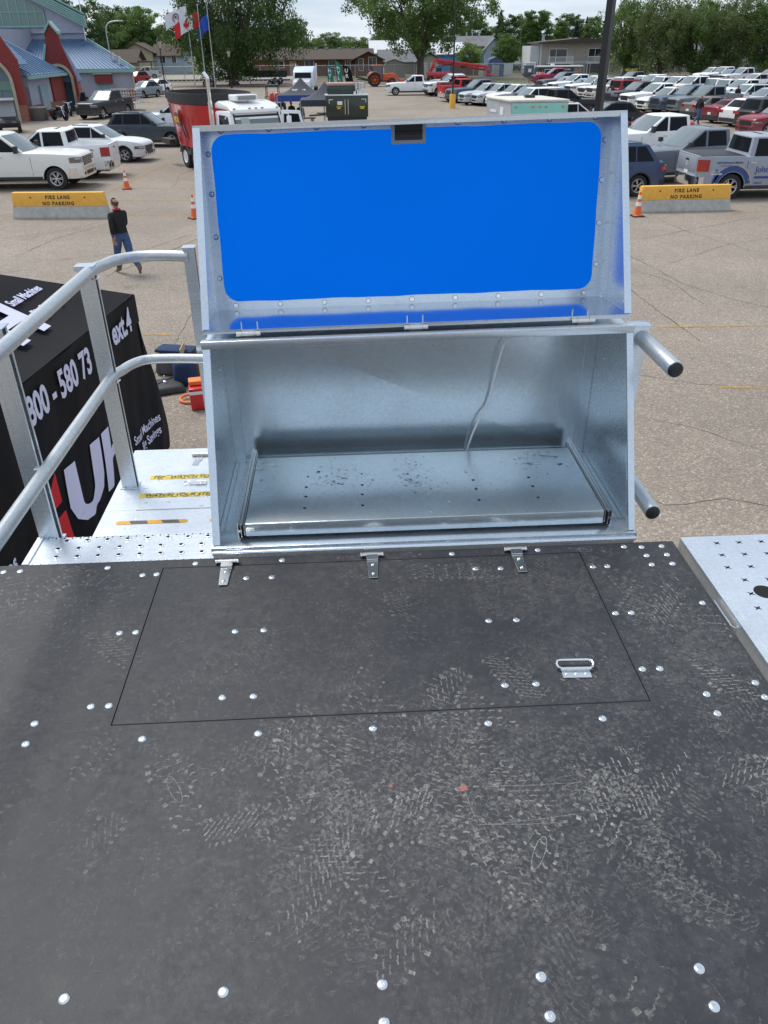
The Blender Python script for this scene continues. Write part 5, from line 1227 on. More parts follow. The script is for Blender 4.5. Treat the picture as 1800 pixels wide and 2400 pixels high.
# ================================================================== PEOPLE
SKIN = principled('skin', (.42, .22, .15), .55); JEANS = varied('denim', (.045, .085, .19), .85, scale=20, amount=.3); HOOD = varied('black_knit', (.012, .012, .014), .9, scale=30, amount=.3)
HAIRD = varied('dark_hair', (.055, .038, .028), .8, scale=50); SHOE = principled('brown_suede', (.18, .12, .07), .8); REDC = principled('red_collar', (.45, .02, .03), .7)
HIVIS = principled('hi_vis_orange', (.85, .20, .04), .6); KHAKI = varied('pale_trousers', (.35, .30, .24), .85, scale=20)
def person(x, y, rz, label, joints, mats, scale=1.0, face=True, hair=True, collar=None, zcut=None, cat='person'):
    """joints: positions by name; local +y is where the person faces"""
    J = joints; g_ = empty('person', (x, y, 0), label, cat, R(rz)); g_.scale = (scale,)*3
    V = []; E = []; RR = []
    def nd(p, r_, par=None):
        V.append(Vector(p)); RR.append(r_); i = len(V)-1
        if par is not None: E.append((par, i))
        return i
    pel = nd(J['pelvis'], (.175, .135)); wa = nd(J['waist'], (.165, .13), pel); ch = nd(J['chest'], (.205, .14), wa); nb = nd(J['neckbase'], (.085, .075), ch); nk = nd(J['neck'], (.055, .058), nb)
    hd1 = nd(J['head']+Vector((0, .01, -.045)), (.070, .080), nk); hd2 = nd(J['head']+Vector((0, 0, .05)), (.078, .092), hd1); nd(J['head']+Vector((0, 0, .105)), (.048, .06), hd2)
    for s, k in ((-1, 'l'), (1, 'r')):
        hp = nd(J['hip'+k], (.115, .115), pel); mt = (J['hip'+k]+J['knee'+k])/2; t_ = nd(mt, (.112, .115), hp); kn = nd(J['knee'+k], (.086, .09), t_); cf = nd(J['knee'+k].lerp(J['ankle'+k], .3), (.080, .085), kn)
        an = nd(J['ankle'+k], (.066, .07), cf); nd(J['toe'+k].lerp(J['ankle'+k], .45), (.045, .035), an); nd(J['toe'+k], (.038, .026), len(V)-1)
        sh = nd(J['sho'+k], (.085, .082), ch); ua = nd(J['sho'+k].lerp(J['elb'+k], .5), (.066, .068), sh); el = nd(J['elb'+k], (.056, .058), ua); fa = nd(J['elb'+k].lerp(J['wri'+k], .4), (.052, .053), el); wr_ = nd(J['wri'+k], (.028, .022), fa)
        d = (J['wri'+k]-J['elb'+k]).normalized(); sd_ = d.cross(Vector((s, 0, .2))).normalized(); pm = J['wri'+k]+d*.05
        pi_ = nd(pm, (.036, .016), wr_); kx = nd(J['wri'+k]+d*.085, (.038, .013), pi_)
        for q, ll in ((-1.5, .060), (-.5, .075), (.5, .08), (1.5, .07)):
            b0 = J['wri'+k]+d*.088+sd_*(.019*q); nrm = d.cross(sd_)*(.012*s); m1 = nd(b0+d*ll*.5, (.0085, .0085), kx); nd(b0+d*ll*.93+nrm, (.0072, .0072), m1)
        t1 = nd(pm+sd_*.045+d*.0, (.011, .011), pi_); nd(pm+sd_*.058+d*.04, (.009, .009), t1)
    me = bpy.data.meshes.new('person_body'); me.from_pydata([tuple(v) for v in V], E, []); o = bpy.data.objects.new('tmp', me); COL.objects.link(o)
    o.modifiers.new('sk', 'SKIN'); 
    for i, sv in enumerate(me.skin_vertices[0].data): sv.radius = RR[i]; sv.use_root = (i == 0)
    ss = o.modifiers.new('ss', 'SUBSURF'); ss.levels = 2; ss.render_levels = 2
    dg = bpy.context.evaluated_depsgraph_get(); dg.update(); fm = bpy.data.meshes.new_from_object(o.evaluated_get(dg)); bpy.data.objects.remove(o)
    fm.name = 'person_body'; fm.materials.clear()
    for m_ in mats: fm.materials.append(m_)          # top, trousers, skin, shoes
    zw = J['pelvis'].z+.03
    for pl in fm.polygons:
        c = pl.center; k = 0
        if c.z < zw: k = 1
        for q in 'lr':
            dv_ = (J['wri'+q]-J['elb'+q]).normalized(); cv_ = c-J['wri'+q]; al_ = cv_.dot(dv_)
            if -.01 < al_ < .19 and (cv_-dv_*al_).length < .066: k = 2
            a, t_ = J['ankle'+q], J['toe'+q]; ax = (t_-a)
            if (c-a).length < .30 and ((c-a).dot(ax.normalized()) > .015 or (c-a).length < .075) and c.z < a.z+.06: k = 3
        if c.z > J['neckbase'].z+.045 and abs(c.x-J['neck'].x) < .16: k = 2
        pl.material_index = k; pl.use_smooth = True
    link(fm, 'person_body', g_)
    h = J['head']
    if hair:
        m_ = MB(); n = 18; prof = []
        for k in range(8): a = PI/2*k/7; prof.append((math.cos(a), math.sin(a)))
        vs = []; 
        for rr_, zz in prof:
            for i in range(n): t = 2*PI*i/n; fr_ = .012*max(0, math.sin(t)); vs.append((h.x+.081*rr_*math.cos(t), h.y-.006+.096*rr_*math.sin(t)-fr_*.6, h.z+.058-.115*(rr_*(1-math.sin(t))/2)**1.3+.074*zz))
        fs = [(k*n+i, k*n+(i+1) % n, (k+1)*n+(i+1) % n, (k+1)*n+i) for k in range(7) for i in range(n)]; m_.add(vs, fs); m_.build('hair', HAIRD if hair is True else hair, g_, smooth=80)
    m_ = MB()
    for s in (-1, 1): m_.tube([(h.x+s*.083, h.y-.012, h.z-.018), (h.x+s*.096, h.y-.02, h.z+.008), (h.x+s*.092, h.y-.018, h.z+.034)], [.012, .016, .010], n=8)
    m_.cyl((h.x, h.y+.088, h.z+.02), (h.x, h.y+.118, h.z-.012), .010, .014, n=8); m_.build('ears_and_nose', mats[2], g_, smooth=60)
    m_ = MB()
    for s in (-1, 1): m_.lathe([(.012, 0), (.008, .004), (0, .006)], 8, mat=Matrix.Translation((h.x+s*.032, h.y+.088, h.z+.022)) @ Matrix.Rotation(R(-90), 4, 'X'))
    m_.bb(h.x-.024, h.x+.024, h.y+.084, h.y+.092, h.z-.048, h.z-.042); m_.build('eyes_and_mouth', HAIRD, g_)
    if collar:
        m_ = MB(); nb_ = J['neckbase']; m_.tube([(nb_.x+.085*math.cos(t), nb_.y+.075*math.sin(t)-.005, nb_.z+.03+.012*math.sin(t+PI)) for t in np.linspace(0, 2*PI, 20)], .022, n=8); m_.build('collar', collar, g_, smooth=60)
    return g_
def V3(*a): return Vector(a)
walk = dict(pelvis=V3(0, 0, .95), waist=V3(0, .01, 1.10), chest=V3(0, .02, 1.33), neckbase=V3(0, .02, 1.48), neck=V3(0, .03, 1.54), head=V3(0, .05, 1.645), hipl=V3(-.095, 0, .90), hipr=V3(.095, 0, .90),
            kneel=V3(-.10, .16, .50), anklel=V3(-.10, .20, .09), toel=V3(-.12, .36, .03), kneer=V3(.10, -.10, .50), ankler=V3(.12, -.44, .20), toer=V3(.13, -.38, .035),
            shol=V3(-.19, .0, 1.40), shor=V3(.19, .02, 1.40), elbl=V3(-.25, -.08, 1.13), elbr=V3(.22, .10, 1.14), wril=V3(-.23, -.02, .89), wrir=V3(.14, .26, 1.05))
p = at(300, 641); person(p.x, p.y, 42, 'man in black hoodie and blue jeans walking away below the left barrier', walk, [HOOD, JEANS, SKIN, SHOE], 1.02, collar=REDC)
w2 = dict(walk); 
p = at(1632, 293); person(p.x, p.y, -70, 'man in dark top and jeans walking between the bronze and the maroon sedan', w2, [HOOD, JEANS, SKIN, SHOE], 1.02, hair=principled('fair_hair', (.25, .16, .09), .8))
stand = dict(walk); stand.update(kneel=V3(-.10, .03, .50), anklel=V3(-.11, 0, .09), toel=V3(-.13, .16, .03), kneer=V3(.10, .02, .50), ankler=V3(.12, -.02, .09), toer=V3(.14, .14, .03), elbl=V3(-.24, 0, 1.12), wril=V3(-.24, .08, .88), elbr=V3(.24, .0, 1.12), wrir=V3(.23, .1, .88))
p = at(1757, 262); person(p.x+.2, p.y+3.2, 10, 'person in dark top mostly hidden behind the black minivan at the right', stand, [HOOD, JEANS, SKIN, SHOE], 1.0)
p = at(1269, 199); person(p.x, p.y, 170, 'person in orange high visibility clothes standing left of the black lettered trailer', stand, [HIVIS, HIVIS, SKIN, SHOE], 1.0)
p = atY(704, 262, 57); person(p.x, 57, 200, 'person standing under the front dark canopy tent', stand, [HOOD, JEANS, SKIN, SHOE], .98)
p = atY(684, 262, 58.5); person(p.x, 58.5, 150, 'person in black under the yellow emblem tent', stand, [HOOD, KHAKI, SKIN, SHOE], .98)
sit = dict(walk); sit.update(pelvis=V3(0, 0, .50), waist=V3(0, 0, .65), chest=V3(0, .03, .88), neckbase=V3(0, .04, 1.03), neck=V3(0, .05, 1.09), head=V3(0, .08, 1.19), hipl=V3(-.10, .03, .48), hipr=V3(.10, .03, .48), kneel=V3(-.13, .43, .50), kneer=V3(.13, .43, .50),
                             anklel=V3(-.13, .46, .09), ankler=V3(.13, .46, .09), toel=V3(-.14, .62, .03), toer=V3(.14, .62, .03), shol=V3(-.19, .02, .95), shor=V3(.19, .02, .95), elbl=V3(-.24, .1, .70), elbr=V3(.24, .1, .70), wril=V3(-.13, .33, .60), wrir=V3(.13, .33, .60))
p = Vector((atY(731, 275, 50.5).x, 50.5, 0)); person(p.x, p.y, 185, 'person in dark green sitting low between the tent and the green smoker box', sit, [principled('dark_green_cloth', (.02, .04, .025), .9), JEANS, SKIN, SHOE], 1.0)
p = Vector((p.x, p.y, 0)); ch_ = empty('folding_stool', p, 'low folding stool under the seated person in dark green', 'stool')
m_ = MB(); m_.bb(-.22, .22, -.22, .18, .36, .39)
for sx_ in (-1, 1):
    m_.cyl((sx_*.2, -.2, .36), (sx_*.22, .16, 0), .012, n=8); m_.cyl((sx_*.2, .16, .36), (sx_*.22, -.2, 0), .012, n=8)
m_.build('stool_frame', DARK_TRIM, ch_)
# ================================================================== TREES
def leaf_mat(name, a, b_):
    m = principled(name, a, .55); t = m.node_tree; b = t.nodes['Principled BSDF']; lk = t.links.new
    ge = N(t, 'ShaderNodeNewGeometry'); tc = N(t, 'ShaderNodeTexCoord'); ns = N(t, 'ShaderNodeTexNoise'); ns.inputs['Scale'].default_value = .35; ns.inputs['Detail'].default_value = 3; lk(tc.outputs['Object'], ns.inputs['Vector'])
    ad = N(t, 'ShaderNodeMath', operation='MULTIPLY_ADD'); lk(ge.outputs['Random Per Island'], ad.inputs[0]); ad.inputs[1].default_value = .5; 
    ml = N(t, 'ShaderNodeMath', operation='MULTIPLY_ADD'); lk(ns.outputs['Fac'], ml.inputs[0]); ml.inputs[1].default_value = 1.6; ml.inputs[2].default_value = -.55; lk(ml.outputs[0], ad.inputs[2])
    mx = N(t, 'ShaderNodeMix', data_type='RGBA'); mx.clamp_factor = True; lk(ad.outputs[0], mx.inputs['Factor']); mx.inputs['A'].default_value = (*a, 1); mx.inputs['B'].default_value = (*b_, 1); lk(mx.outputs['Result'], b.inputs['Base Color'])
    tr = N(t, 'ShaderNodeBsdfTranslucent'); hs = N(t, 'ShaderNodeHueSaturation'); hs.inputs['Value'].default_value = 1.5; lk(mx.outputs['Result'], hs.inputs['Color']); lk(hs.outputs['Color'], tr.inputs['Color'])
    ms = N(t, 'ShaderNodeMixShader'); ms.inputs['Fac'].default_value = .3; lk(b.outputs[0], ms.inputs[1]); lk(tr.outputs[0], ms.inputs[2]); lk(ms.outputs[0], t.nodes['Material Output'].inputs['Surface']); return m
LEAF_D = leaf_mat('dark_foliage', (.026, .055, .014), (.09, .16, .032)); LEAF_M = leaf_mat('green_foliage', (.045, .09, .018), (.15, .24, .05)); LEAF_L = leaf_mat('bright_foliage', (.10, .17, .03), (.25, .36, .08)); LEAF_S = leaf_mat('spruce_foliage', (.028, .048, .028), (.07, .10, .06)); LEAF_G = leaf_mat('willow_foliage', (.05, .085, .025), (.18, .23, .075))
BARK = varied('bark', (.11, .085, .065), .95, scale=6, amount=.4, stretch=(1, 1, .2)); 
def leaves(C, U, V, size):
    "C centres, U and V unit axes, size per leaf -> vertices of diamond leaves"
    s = size[:, None]; return np.stack([C-U*s, C-V*s*.55, C+U*s, C+V*s*.55], 1).reshape(-1, 3)
def leaf_mesh(name, C, rng, size, mat, droop=0.0):
    n = len(C); U = rng.normal(size=(n, 3)); U[:, 2] -= droop*2; U /= np.linalg.norm(U, axis=1)[:, None]; V = rng.normal(size=(n, 3)); V -= U*(U*V).sum(1)[:, None]; V /= np.linalg.norm(V, axis=1)[:, None]
    P = leaves(C, U, V, rng.uniform(.6, 1.3, n)*size); me = bpy.data.meshes.new(name); me.vertices.add(len(P)); me.vertices.foreach_set('co', P.astype(np.float32).ravel())
    me.loops.add(4*n); me.loops.foreach_set('vertex_index', np.arange(4*n, dtype=np.int32)); me.polygons.add(n); me.polygons.foreach_set('loop_start', np.arange(0, 4*n, 4, dtype=np.int32)); me.materials.append(mat); me.update(calc_edges=True); me.validate(); return me
def broad(seed, h, rx, ry, base, nclump=230, per=95, csize=.95, leaf=.17, mat=None, droop=0, trunk=.45, limbs=9, fork=.35, lean=0, shape='round'):
    "returns (trunk mesh, crown mesh) standing on z = 0"
    rng = np.random.default_rng(seed); m_ = MB(); r = random.Random(seed); cz = (h+base)/2; rz = (h-base)/2
    top = Vector((lean, 0, base+(h-base)*.45)); fk = Vector((lean*.4, 0, base*fork+.8)); m_.tube([(0, 0, 0), (0, 0, .4), fk], [trunk*1.25, trunk, trunk*.85], n=10)
    tips = []
    for k in range(limbs):
        a = 2*PI*k/limbs+r.uniform(-.3, .3); q = r.uniform(.35, .8); e = Vector((rx*q*math.cos(a)+lean, ry*q*math.sin(a), base+(h-base)*r.uniform(.25, .8))); mid = fk.lerp(e, .5)+Vector((r.uniform(-.5, .5), r.uniform(-.5, .5), r.uniform(.2, 1.2)))
        m_.tube(smooth_path([fk-Vector((0, 0, .5)), fk.lerp(mid, .5), mid, e], 3), [trunk*.6*(1-.85*i/9) for i in range(10)], n=7); tips.append(e)
        for j in range(3): e2 = e+Vector((r.uniform(-2, 2), r.uniform(-2, 2), r.uniform(-1, 2)))*.8; m_.tube([mid, mid.lerp(e2, .6)+Vector((0, 0, .3)), e2], [trunk*.22, trunk*.14, .03], n=5)
    cl = []
    while len(cl) < nclump:
        p = rng.normal(size=3); p /= np.linalg.norm(p); rr = rng.uniform(.35, 1)**.5
        if shape == 'column': q = np.array([p[0]*rx*rr, p[1]*ry*rr, p[2]*rz*rr])
        else:
            lump = 1+.16*math.sin(p[0]*5+seed)+.14*math.sin(p[1]*6+seed*2)+.14*math.sin(p[2]*7+seed*3)+.1*math.sin(p[0]*11+p[2]*9); q = p*rr*lump*np.array([rx, ry, rz])
            if q[2] < -rz*.3: q[:2] *= .92
        cl.append(q+np.array([lean, 0, cz]))
    cl = np.array(cl); C = np.repeat(cl, per, 0); off = rng.normal(size=C.shape); off /= np.linalg.norm(off, axis=1)[:, None]; off *= (rng.uniform(0, 1, len(C))**.45)[:, None]*csize*rng.uniform(.6, 1.25, len(cl)).repeat(per)[:, None]; off[:, 2] *= .62
    if droop: k_ = rng.uniform(0, 1, len(C))**2; off[:, 2] -= k_*droop
    C = C+off; C = C[C[:, 2] > .6]
    return m_.mesh('trunk', BARK, smooth=60), leaf_mesh('crown', C, rng, leaf, mat or LEAF_M, droop*.3)
def conifer(seed, h, r0, mat=None, n=9000):
    rng = np.random.default_rng(seed); t = rng.uniform(.02, 1, n)**.8; z = h*(.06+.94*t); tier = (np.floor(t*17)/17); rad = r0*(1-t)**.85*(.75+.4*((t*17) % 1 < .5))*rng.uniform(.15, 1, n)**.4*(1+.18*np.sin(seed+np.floor(t*17)*3))
    a = rng.uniform(0, 2*PI, n); C = np.stack([rad*np.cos(a), rad*np.sin(a), z-rad*.22], 1); m_ = MB(); m_.tube([(0, 0, 0), (0, 0, h*.96)], [.22, .03], n=8)
    return m_.mesh('trunk', BARK, smooth=60), leaf_mesh('crown', C, rng, .20, mat or LEAF_S)
TP = dict(
 weep=broad(3, 15.5, 8.6, 6.5, 1.3, 420, 110, 1.15, .17, LEAF_D, droop=2.4, trunk=.7),
 elm=broad(5, 17.5, 10.6, 8, 4.4, 400, 100, 1.35, .19, LEAF_M, droop=.9, trunk=.62, limbs=8, fork=.5),
 dark=broad(8, 15.0, 6.2, 5.5, 1.8, 300, 100, 1.15, .18, LEAF_D, trunk=.5), darkb=broad(18, 13.5, 5.2, 5, 1.5, 260, 100, 1.1, .18, LEAF_D, trunk=.45),
 mid=broad(11, 10.0, 4.4, 4.0, 1.2, 170, 90, 1.0, .17, LEAF_M, trunk=.35), lime=broad(13, 9.0, 3.2, 3.0, 1.0, 130, 90, .9, .17, LEAF_L, trunk=.3),
 willow=broad(21, 16.0, 7.6, 6.5, 2.0, 330, 100, 1.25, .18, LEAF_G, droop=1.8, trunk=.6), willowb=broad(23, 17.0, 6.6, 6.5, 1.6, 300, 100, 1.2, .18, LEAF_M, droop=1.4, trunk=.6),
 small=broad(27, 5.6, 2.1, 2.0, .8, 90, 80, .7, .14, LEAF_L, trunk=.14, limbs=6), column=broad(29, 13.0, 2.0, 2.0, .6, 170, 90, .8, .15, LEAF_M, trunk=.3, shape='column', limbs=4),
 spruce=conifer(31, 15, 3.2), spruceb=conifer(33, 13, 2.6))
def tree(kind, px, py, Y, label, s=1.0, rot=None, sx=1.0, top=None, name=None, cat='tree', dx=0):
    "px: column of the photograph for the trunk; Y: depth; top: row of the tree top"
    x = atY(px, py, Y).x+dx; tm, cm = TP[kind]; nm = name or {'spruce': 'spruce_tree', 'spruceb': 'spruce_tree', 'column': 'poplar_tree', 'weep': 'weeping_tree', 'elm': 'elm_tree', 'small': 'small_tree'}.get(kind, 'leafy_tree')
    g_ = empty(nm, (x, Y, 0), label, cat, rnd.uniform(0, 6) if rot is None else rot)
    if top is not None:
        zt_ = atY(px, top, Y).z; hh = max(v.co.z for v in cm.vertices); s = zt_/hh
    g_.scale = (s*sx, s*sx, s); link(tm, 'trunk', g_); link(cm, 'crown', g_); return g_
tree('weep', 548, 190, 131, 'huge dark weeping tree behind the three flagpoles', s=1.02, rot=0)
tree('elm', 985, 185, 144, 'big spreading elm with forked trunk behind the white side-on pickup', s=1.0, rot=.4)
for k, px, Y, top, lb, sx in (('dark', 120, 150, -45, 'tall dark tree rising behind the left side of the arena building', 1.0), ('darkb', 205, 158, -8, 'dark leafy tree just right of the arena roof edge', 1.0), ('dark', 272, 208, 8, 'dark leafy tree behind the curved street lamp', .8), ('darkb', 325, 212, 10, 'rounded dark tree above the beige house', .9),
    ('lime', 385, 205, 28, 'bright lime green tree beside the left lantern post', 1.0), ('mid', 660, 200, 62, 'light green tree far behind the brown bungalow left end', 1.0), ('mid', 735, 230, 88, 'small far tree behind the bungalow roof, leftmost of three', 1.3), ('mid', 775, 225, 74, 'small far tree behind the bungalow roof, middle of three', 1.2), ('mid', 808, 230, 84, 'small far tree behind the bungalow roof, rightmost of three', 1.1),
    ('mid', 845, 215, 85, 'green tree low behind the bungalow chimney', 1.4), ('darkb', 1110, 205, 36, 'broad green tree between the elm and the far spruce', 1.0), ('darkb', 1070, 215, 50, 'green tree mostly hidden by the thin black pole', .9), ('spruce', 1166, 205, 22, 'dark spruce standing above the pale blue house', 1.1), ('darkb', 1203, 200, 30, 'leafy green tree between the dark spruce and the two poplars', .9),
    ('small', 1098, 160, 97, 'round bright bush tree beside the blue house wall', 1.25), ('mid', 1182, 172, 76, 'light green tree in front of the pale blue house gable', .9), ('column', 1232, 185, 22, 'left of two tall narrow poplars', 1.0), ('column', 1262, 186, 22, 'right of two tall narrow poplars', 1.25), ('column', 1304, 190, 47, 'shorter narrow poplar above the balcony house roof', 1.3),
    ('spruceb', 1340, 200, 48, 'shorter dark spruce behind the balcony house', 1.2), ('spruce', 1362, 205, 38, 'taller dark spruce behind the balcony house', 1.0), ('column', 1378, 190, 36, 'narrow green poplar left of the tall black pole', 1.2), ('spruce', 1408, 195, 18, 'dark spruce cut by the tall black light pole', 1.1),
    ('willowb', 1462, 150, -30, 'big green tree right of the tall black light pole', .9), ('willow', 1545, 142, -35, 'big grey green tree over the far end of the second car row', 1.0), ('willowb', 1625, 140, -30, 'big tree with dead twigs over the third car row', 1.05), ('willow', 1705, 138, -38, 'large grey green willow over the silver white pickup', .95), ('willowb', 1790, 136, -30, 'large tree at the right edge over the bright red pickup', 1.0)):
    tree(k, px, 180, Y, lb, top=top, sx=sx)
tree('mid', 335, 175, 205, 'dark tree filling the gap behind the two far houses', s=1.2); tree('darkb', 30, 180, 165, 'dark tree hidden behind the arena hall roof', s=1.2)
for i, (px, lb) in enumerate(((40, 'behind the arena hall'), (160, 'beyond the arena roof edge'), (440, 'behind the left flagpole'), (520, 'behind the weeping tree, left part'), (600, 'behind the weeping tree, right part'), (690, 'above the left end of the bungalow'), (900, 'seen left of the elm trunk'), (1000, 'seen right of the elm trunk'), (1150, 'above the red brown board fence'), (1330, 'above the middle of the balcony house'), (1480, 'behind the first big tree right of the pole'), (1560, 'behind the trees over the second car row'), (1640, 'behind the tree with dead twigs'), (1720, 'behind the grey green willow'), (1800, 'at the right edge of the skyline'))):
    tree('darkb' if i % 2 else 'mid', px, 170, 235+8*(i % 3), ('dark' if i % 2 else 'light')+' green background tree '+lb, s=.85)
# ================================================================== HOUSES AND FENCE
def wallmat(name, c, lines=6.0, axis='Z', amt=.12):
    m = varied(name, c, .85, scale=2, amount=.08); t = m.node_tree; b = t.nodes['Principled BSDF']; lk = t.links.new
    tc = N(t, 'ShaderNodeTexCoord'); wv = N(t, 'ShaderNodeTexWave', bands_direction=axis, wave_profile='SAW'); wv.inputs['Scale'].default_value = lines; lk(tc.outputs['Object'], wv.inputs['Vector']); bp = N(t, 'ShaderNodeBump'); bp.inputs['Strength'].default_value = .5; bp.inputs['Distance'].default_value = .02; lk(wv.outputs['Fac'], bp.inputs['Height']); lk(bp.outputs['Normal'], b.inputs['Normal']); return m
def brickmat(name, c1, c2):
    m = principled(name, c1, .9); t = m.node_tree; b = t.nodes['Principled BSDF']; lk = t.links.new; tc = N(t, 'ShaderNodeTexCoord'); mp = N(t, 'ShaderNodeMapping'); mp.inputs['Rotation'].default_value = (R(90), 0, 0); lk(tc.outputs['Object'], mp.inputs['Vector'])
    br = N(t, 'ShaderNodeTexBrick'); br.inputs['Color1'].default_value = (*c1, 1); br.inputs['Color2'].default_value = (*c2, 1); br.inputs['Mortar'].default_value = (.25, .2, .17, 1); br.inputs['Scale'].default_value = 2.2; br.inputs['Mortar Size'].default_value = .01; lk(mp.outputs[0], br.inputs['Vector']); lk(br.outputs['Color'], b.inputs['Base Color']); return m
BRICK = brickmat('brown_brick', (.20, .065, .035), (.14, .045, .028)); BRICK2 = brickmat('arena_brick', (.30, .11, .07), (.24, .085, .055))
SHING_B = varied('brown_shingles', (.085, .065, .052), .95, scale=5, amount=.35); SHING_G = varied('grey_shingles', (.17, .175, .18), .95, scale=5, amount=.25)
SID_BE = wallmat('beige_siding', (.48, .40, .29)); SID_BL = wallmat('pale_blue_siding', (.38, .45, .52)); SID_GY = wallmat('greige_siding', (.42, .39, .35)); SID_WH = wallmat('white_siding', (.68, .69, .70)); SID_TN = wallmat('tan_metal', (.50, .44, .30), 3, 'X')
TRIMW = principled('white_trim', (.75, .75, .74), .6); PANE = principled('window_pane', (.03, .035, .04), .08, spec=.8)
def hfr(g_): return lambda nm, m_, mat, **kw: m_.build(nm, mat, g_, **kw)
def window(par, x, y, z, w_, h_, split=2):
    m_ = MB(); m_.bb(x-w_/2, x+w_/2, y-.05, y+.05, z, z+h_); f = m_.build('window', TRIMW, par, smooth=0); m_ = MB(); n = split; e = .08
    for k in range(n): a = x-w_/2+e+(w_-2*e)*k/n; b = x-w_/2+e+(w_-2*e)*(k+1)/n-.05; m_.bb(a, b, y-.07, y-.055, z+e, z+h_-e)
    m_.build('pane', PANE, f, smooth=0); return f
def gable_roof(par, x0, x1, y0, y1, z0, zr, mat, ov=.5, ridge='x', th=.15):
    m_ = MB()
    if ridge == 'x':
        ym = (y0+y1)/2; sl = (zr-z0)/(ym-y0); a, b = (y0-ov, z0-ov*sl), (y1+ov, z0-ov*sl); m_.prism([a, (ym, zr), b, (b[0], b[1]+th), (ym, zr+th), (a[0], a[1]+th)], 'x', x0-ov, x1+ov)
    else:
        xm = (x0+x1)/2; sl = (zr-z0)/(xm-x0); a, b = (x0-ov, z0-ov*sl), (x1+ov, z0-ov*sl); m_.prism([a, (xm, zr), b, (b[0], b[1]+th), (xm, zr+th), (a[0], a[1]+th)], 'y', y0-ov, y1+ov)
    return m_.build('roof', mat, par, smooth=0)
def gable_wall(par, x0, x1, y0, y1, z0, zr, mat, ridge='x'):
    m_ = MB()
    if ridge == 'x': m_.prism([(y0, 0), (y1, 0), (y1, z0), ((y0+y1)/2, zr-.02), (y0, z0)], 'x', x0, x1)
    else: m_.prism([(x0, 0), (x1, 0), (x1, z0), ((x0+x1)/2, zr-.02), (x0, z0)], 'y', y0, y1)
    return m_.build('wall', mat, par, smooth=0)
def chim(par, x, y, z, h=.8, r=.15): m_ = MB(); m_.cyl((x, y, z), (x, y, z+h), r, n=10); m_.cyl((x, y, z+h), (x, y, z+h+.15), r*1.6, n=10); m_.build('chimney', GALV_DULL, par)
def house(cx, Y, label, name='house', cat='house'): return empty(name, (cx, Y, 0), label, cat)
# brown brick bungalow (measured at depth 165)
h_ = house(1, 165, 'long brown brick bungalow with dark shingle roof, left of the big elm')
gable_wall(h_, -8.3, 5.2, 0, 9, 2.75, 4.0, BRICK); gable_roof(h_, -8.3, 5.2, 0, 9, 2.75, 4.15, SHING_B, .7)
gable_wall(h_, 2.2, 7.0, -2.2, -.02, 2.7, 3.9, BRICK, 'y'); gable_roof(h_, 2.2, 7.0, -2.2, 8, 2.7, 3.75, SHING_B, .7, 'y')
for x, w_, zz, hh in ((-6.2, 1.8, 1.5, 1.1), (-2.0, 1.3, 1.3, 1.3), (.9, 1.0, 1.2, 1.4), (3.3, .9, .8, 2.0), (5.4, 1.5, .8, 2.2)): window(h_, x, -.06 if x < 2 else -2.26, zz, w_, hh)
m_ = MB(); m_.bb(.3, 1.5, -.08, -.01, 0, 1.15); m_.bb(-6.8, -5.0, -.08, -.01, 0, 1.4); m_.build('pale_panel', SID_BE, h_, smooth=0); [chim(h_, x, 4.5, 4.1, .25, .2) for x in (-5, -3, -.6, 2.0)]
h_ = house(-13, 168, 'brown brick house wing half hidden by the weeping tree'); gable_wall(h_, -3, 6.5, 0, 8, 2.8, 4.3, BRICK); gable_roof(h_, -3, 6.5, 0, 8, 2.8, 4.4, SHING_B, .7); window(h_, 2, -.06, 1.3, 2.0, 1.2)
m_ = MB(); m_.bb(4, 5.3, -.08, -.01, 0, 2.4); m_.build('door', SID_BE, h_, smooth=0)
# beige and pale blue house, far left
h_ = house(-40.5, 190, 'beige and pale blue house with brown roof, left of the lime tree'); gable_wall(h_, -4.6, 1.8, 0, 9, 4.0, 5.6, SID_BE, 'y'); gable_roof(h_, -4.6, 1.8, 0, 9, 4.0, 5.6, SHING_B, .6, 'y')
gable_wall(h_, 1.85, 8, 1, 9, 3.4, 5.2, SID_BL); gable_roof(h_, 1.85, 8, 1, 9, 3.4, 5.3, SHING_B, .5); window(h_, 3.6, .94, 1.9, 1.3, 1.5); window(h_, 6, .94, 1.9, 1.0, 1.3); window(h_, -1.5, -.06, 1.9, 1.2, 1.3)
h_ = house(-44.5, 175, 'low house with dark brown hipped roof beside the arena corner'); gable_wall(h_, -3, 5, 0, 8, 2.6, 4.2, SID_BE); gable_roof(h_, -3, 5, 0, 8, 2.6, 4.4, SHING_B, .9); window(h_, 1, -.06, 1.0, 1.2, 1.2); m_ = MB(); m_.bb(5.2, 8.5, 0, 5, 2.35, 2.6); m_.bb(8.2, 8.4, .1, .3, 0, 2.34); m_.build('carport', SHING_B, h_, smooth=0)
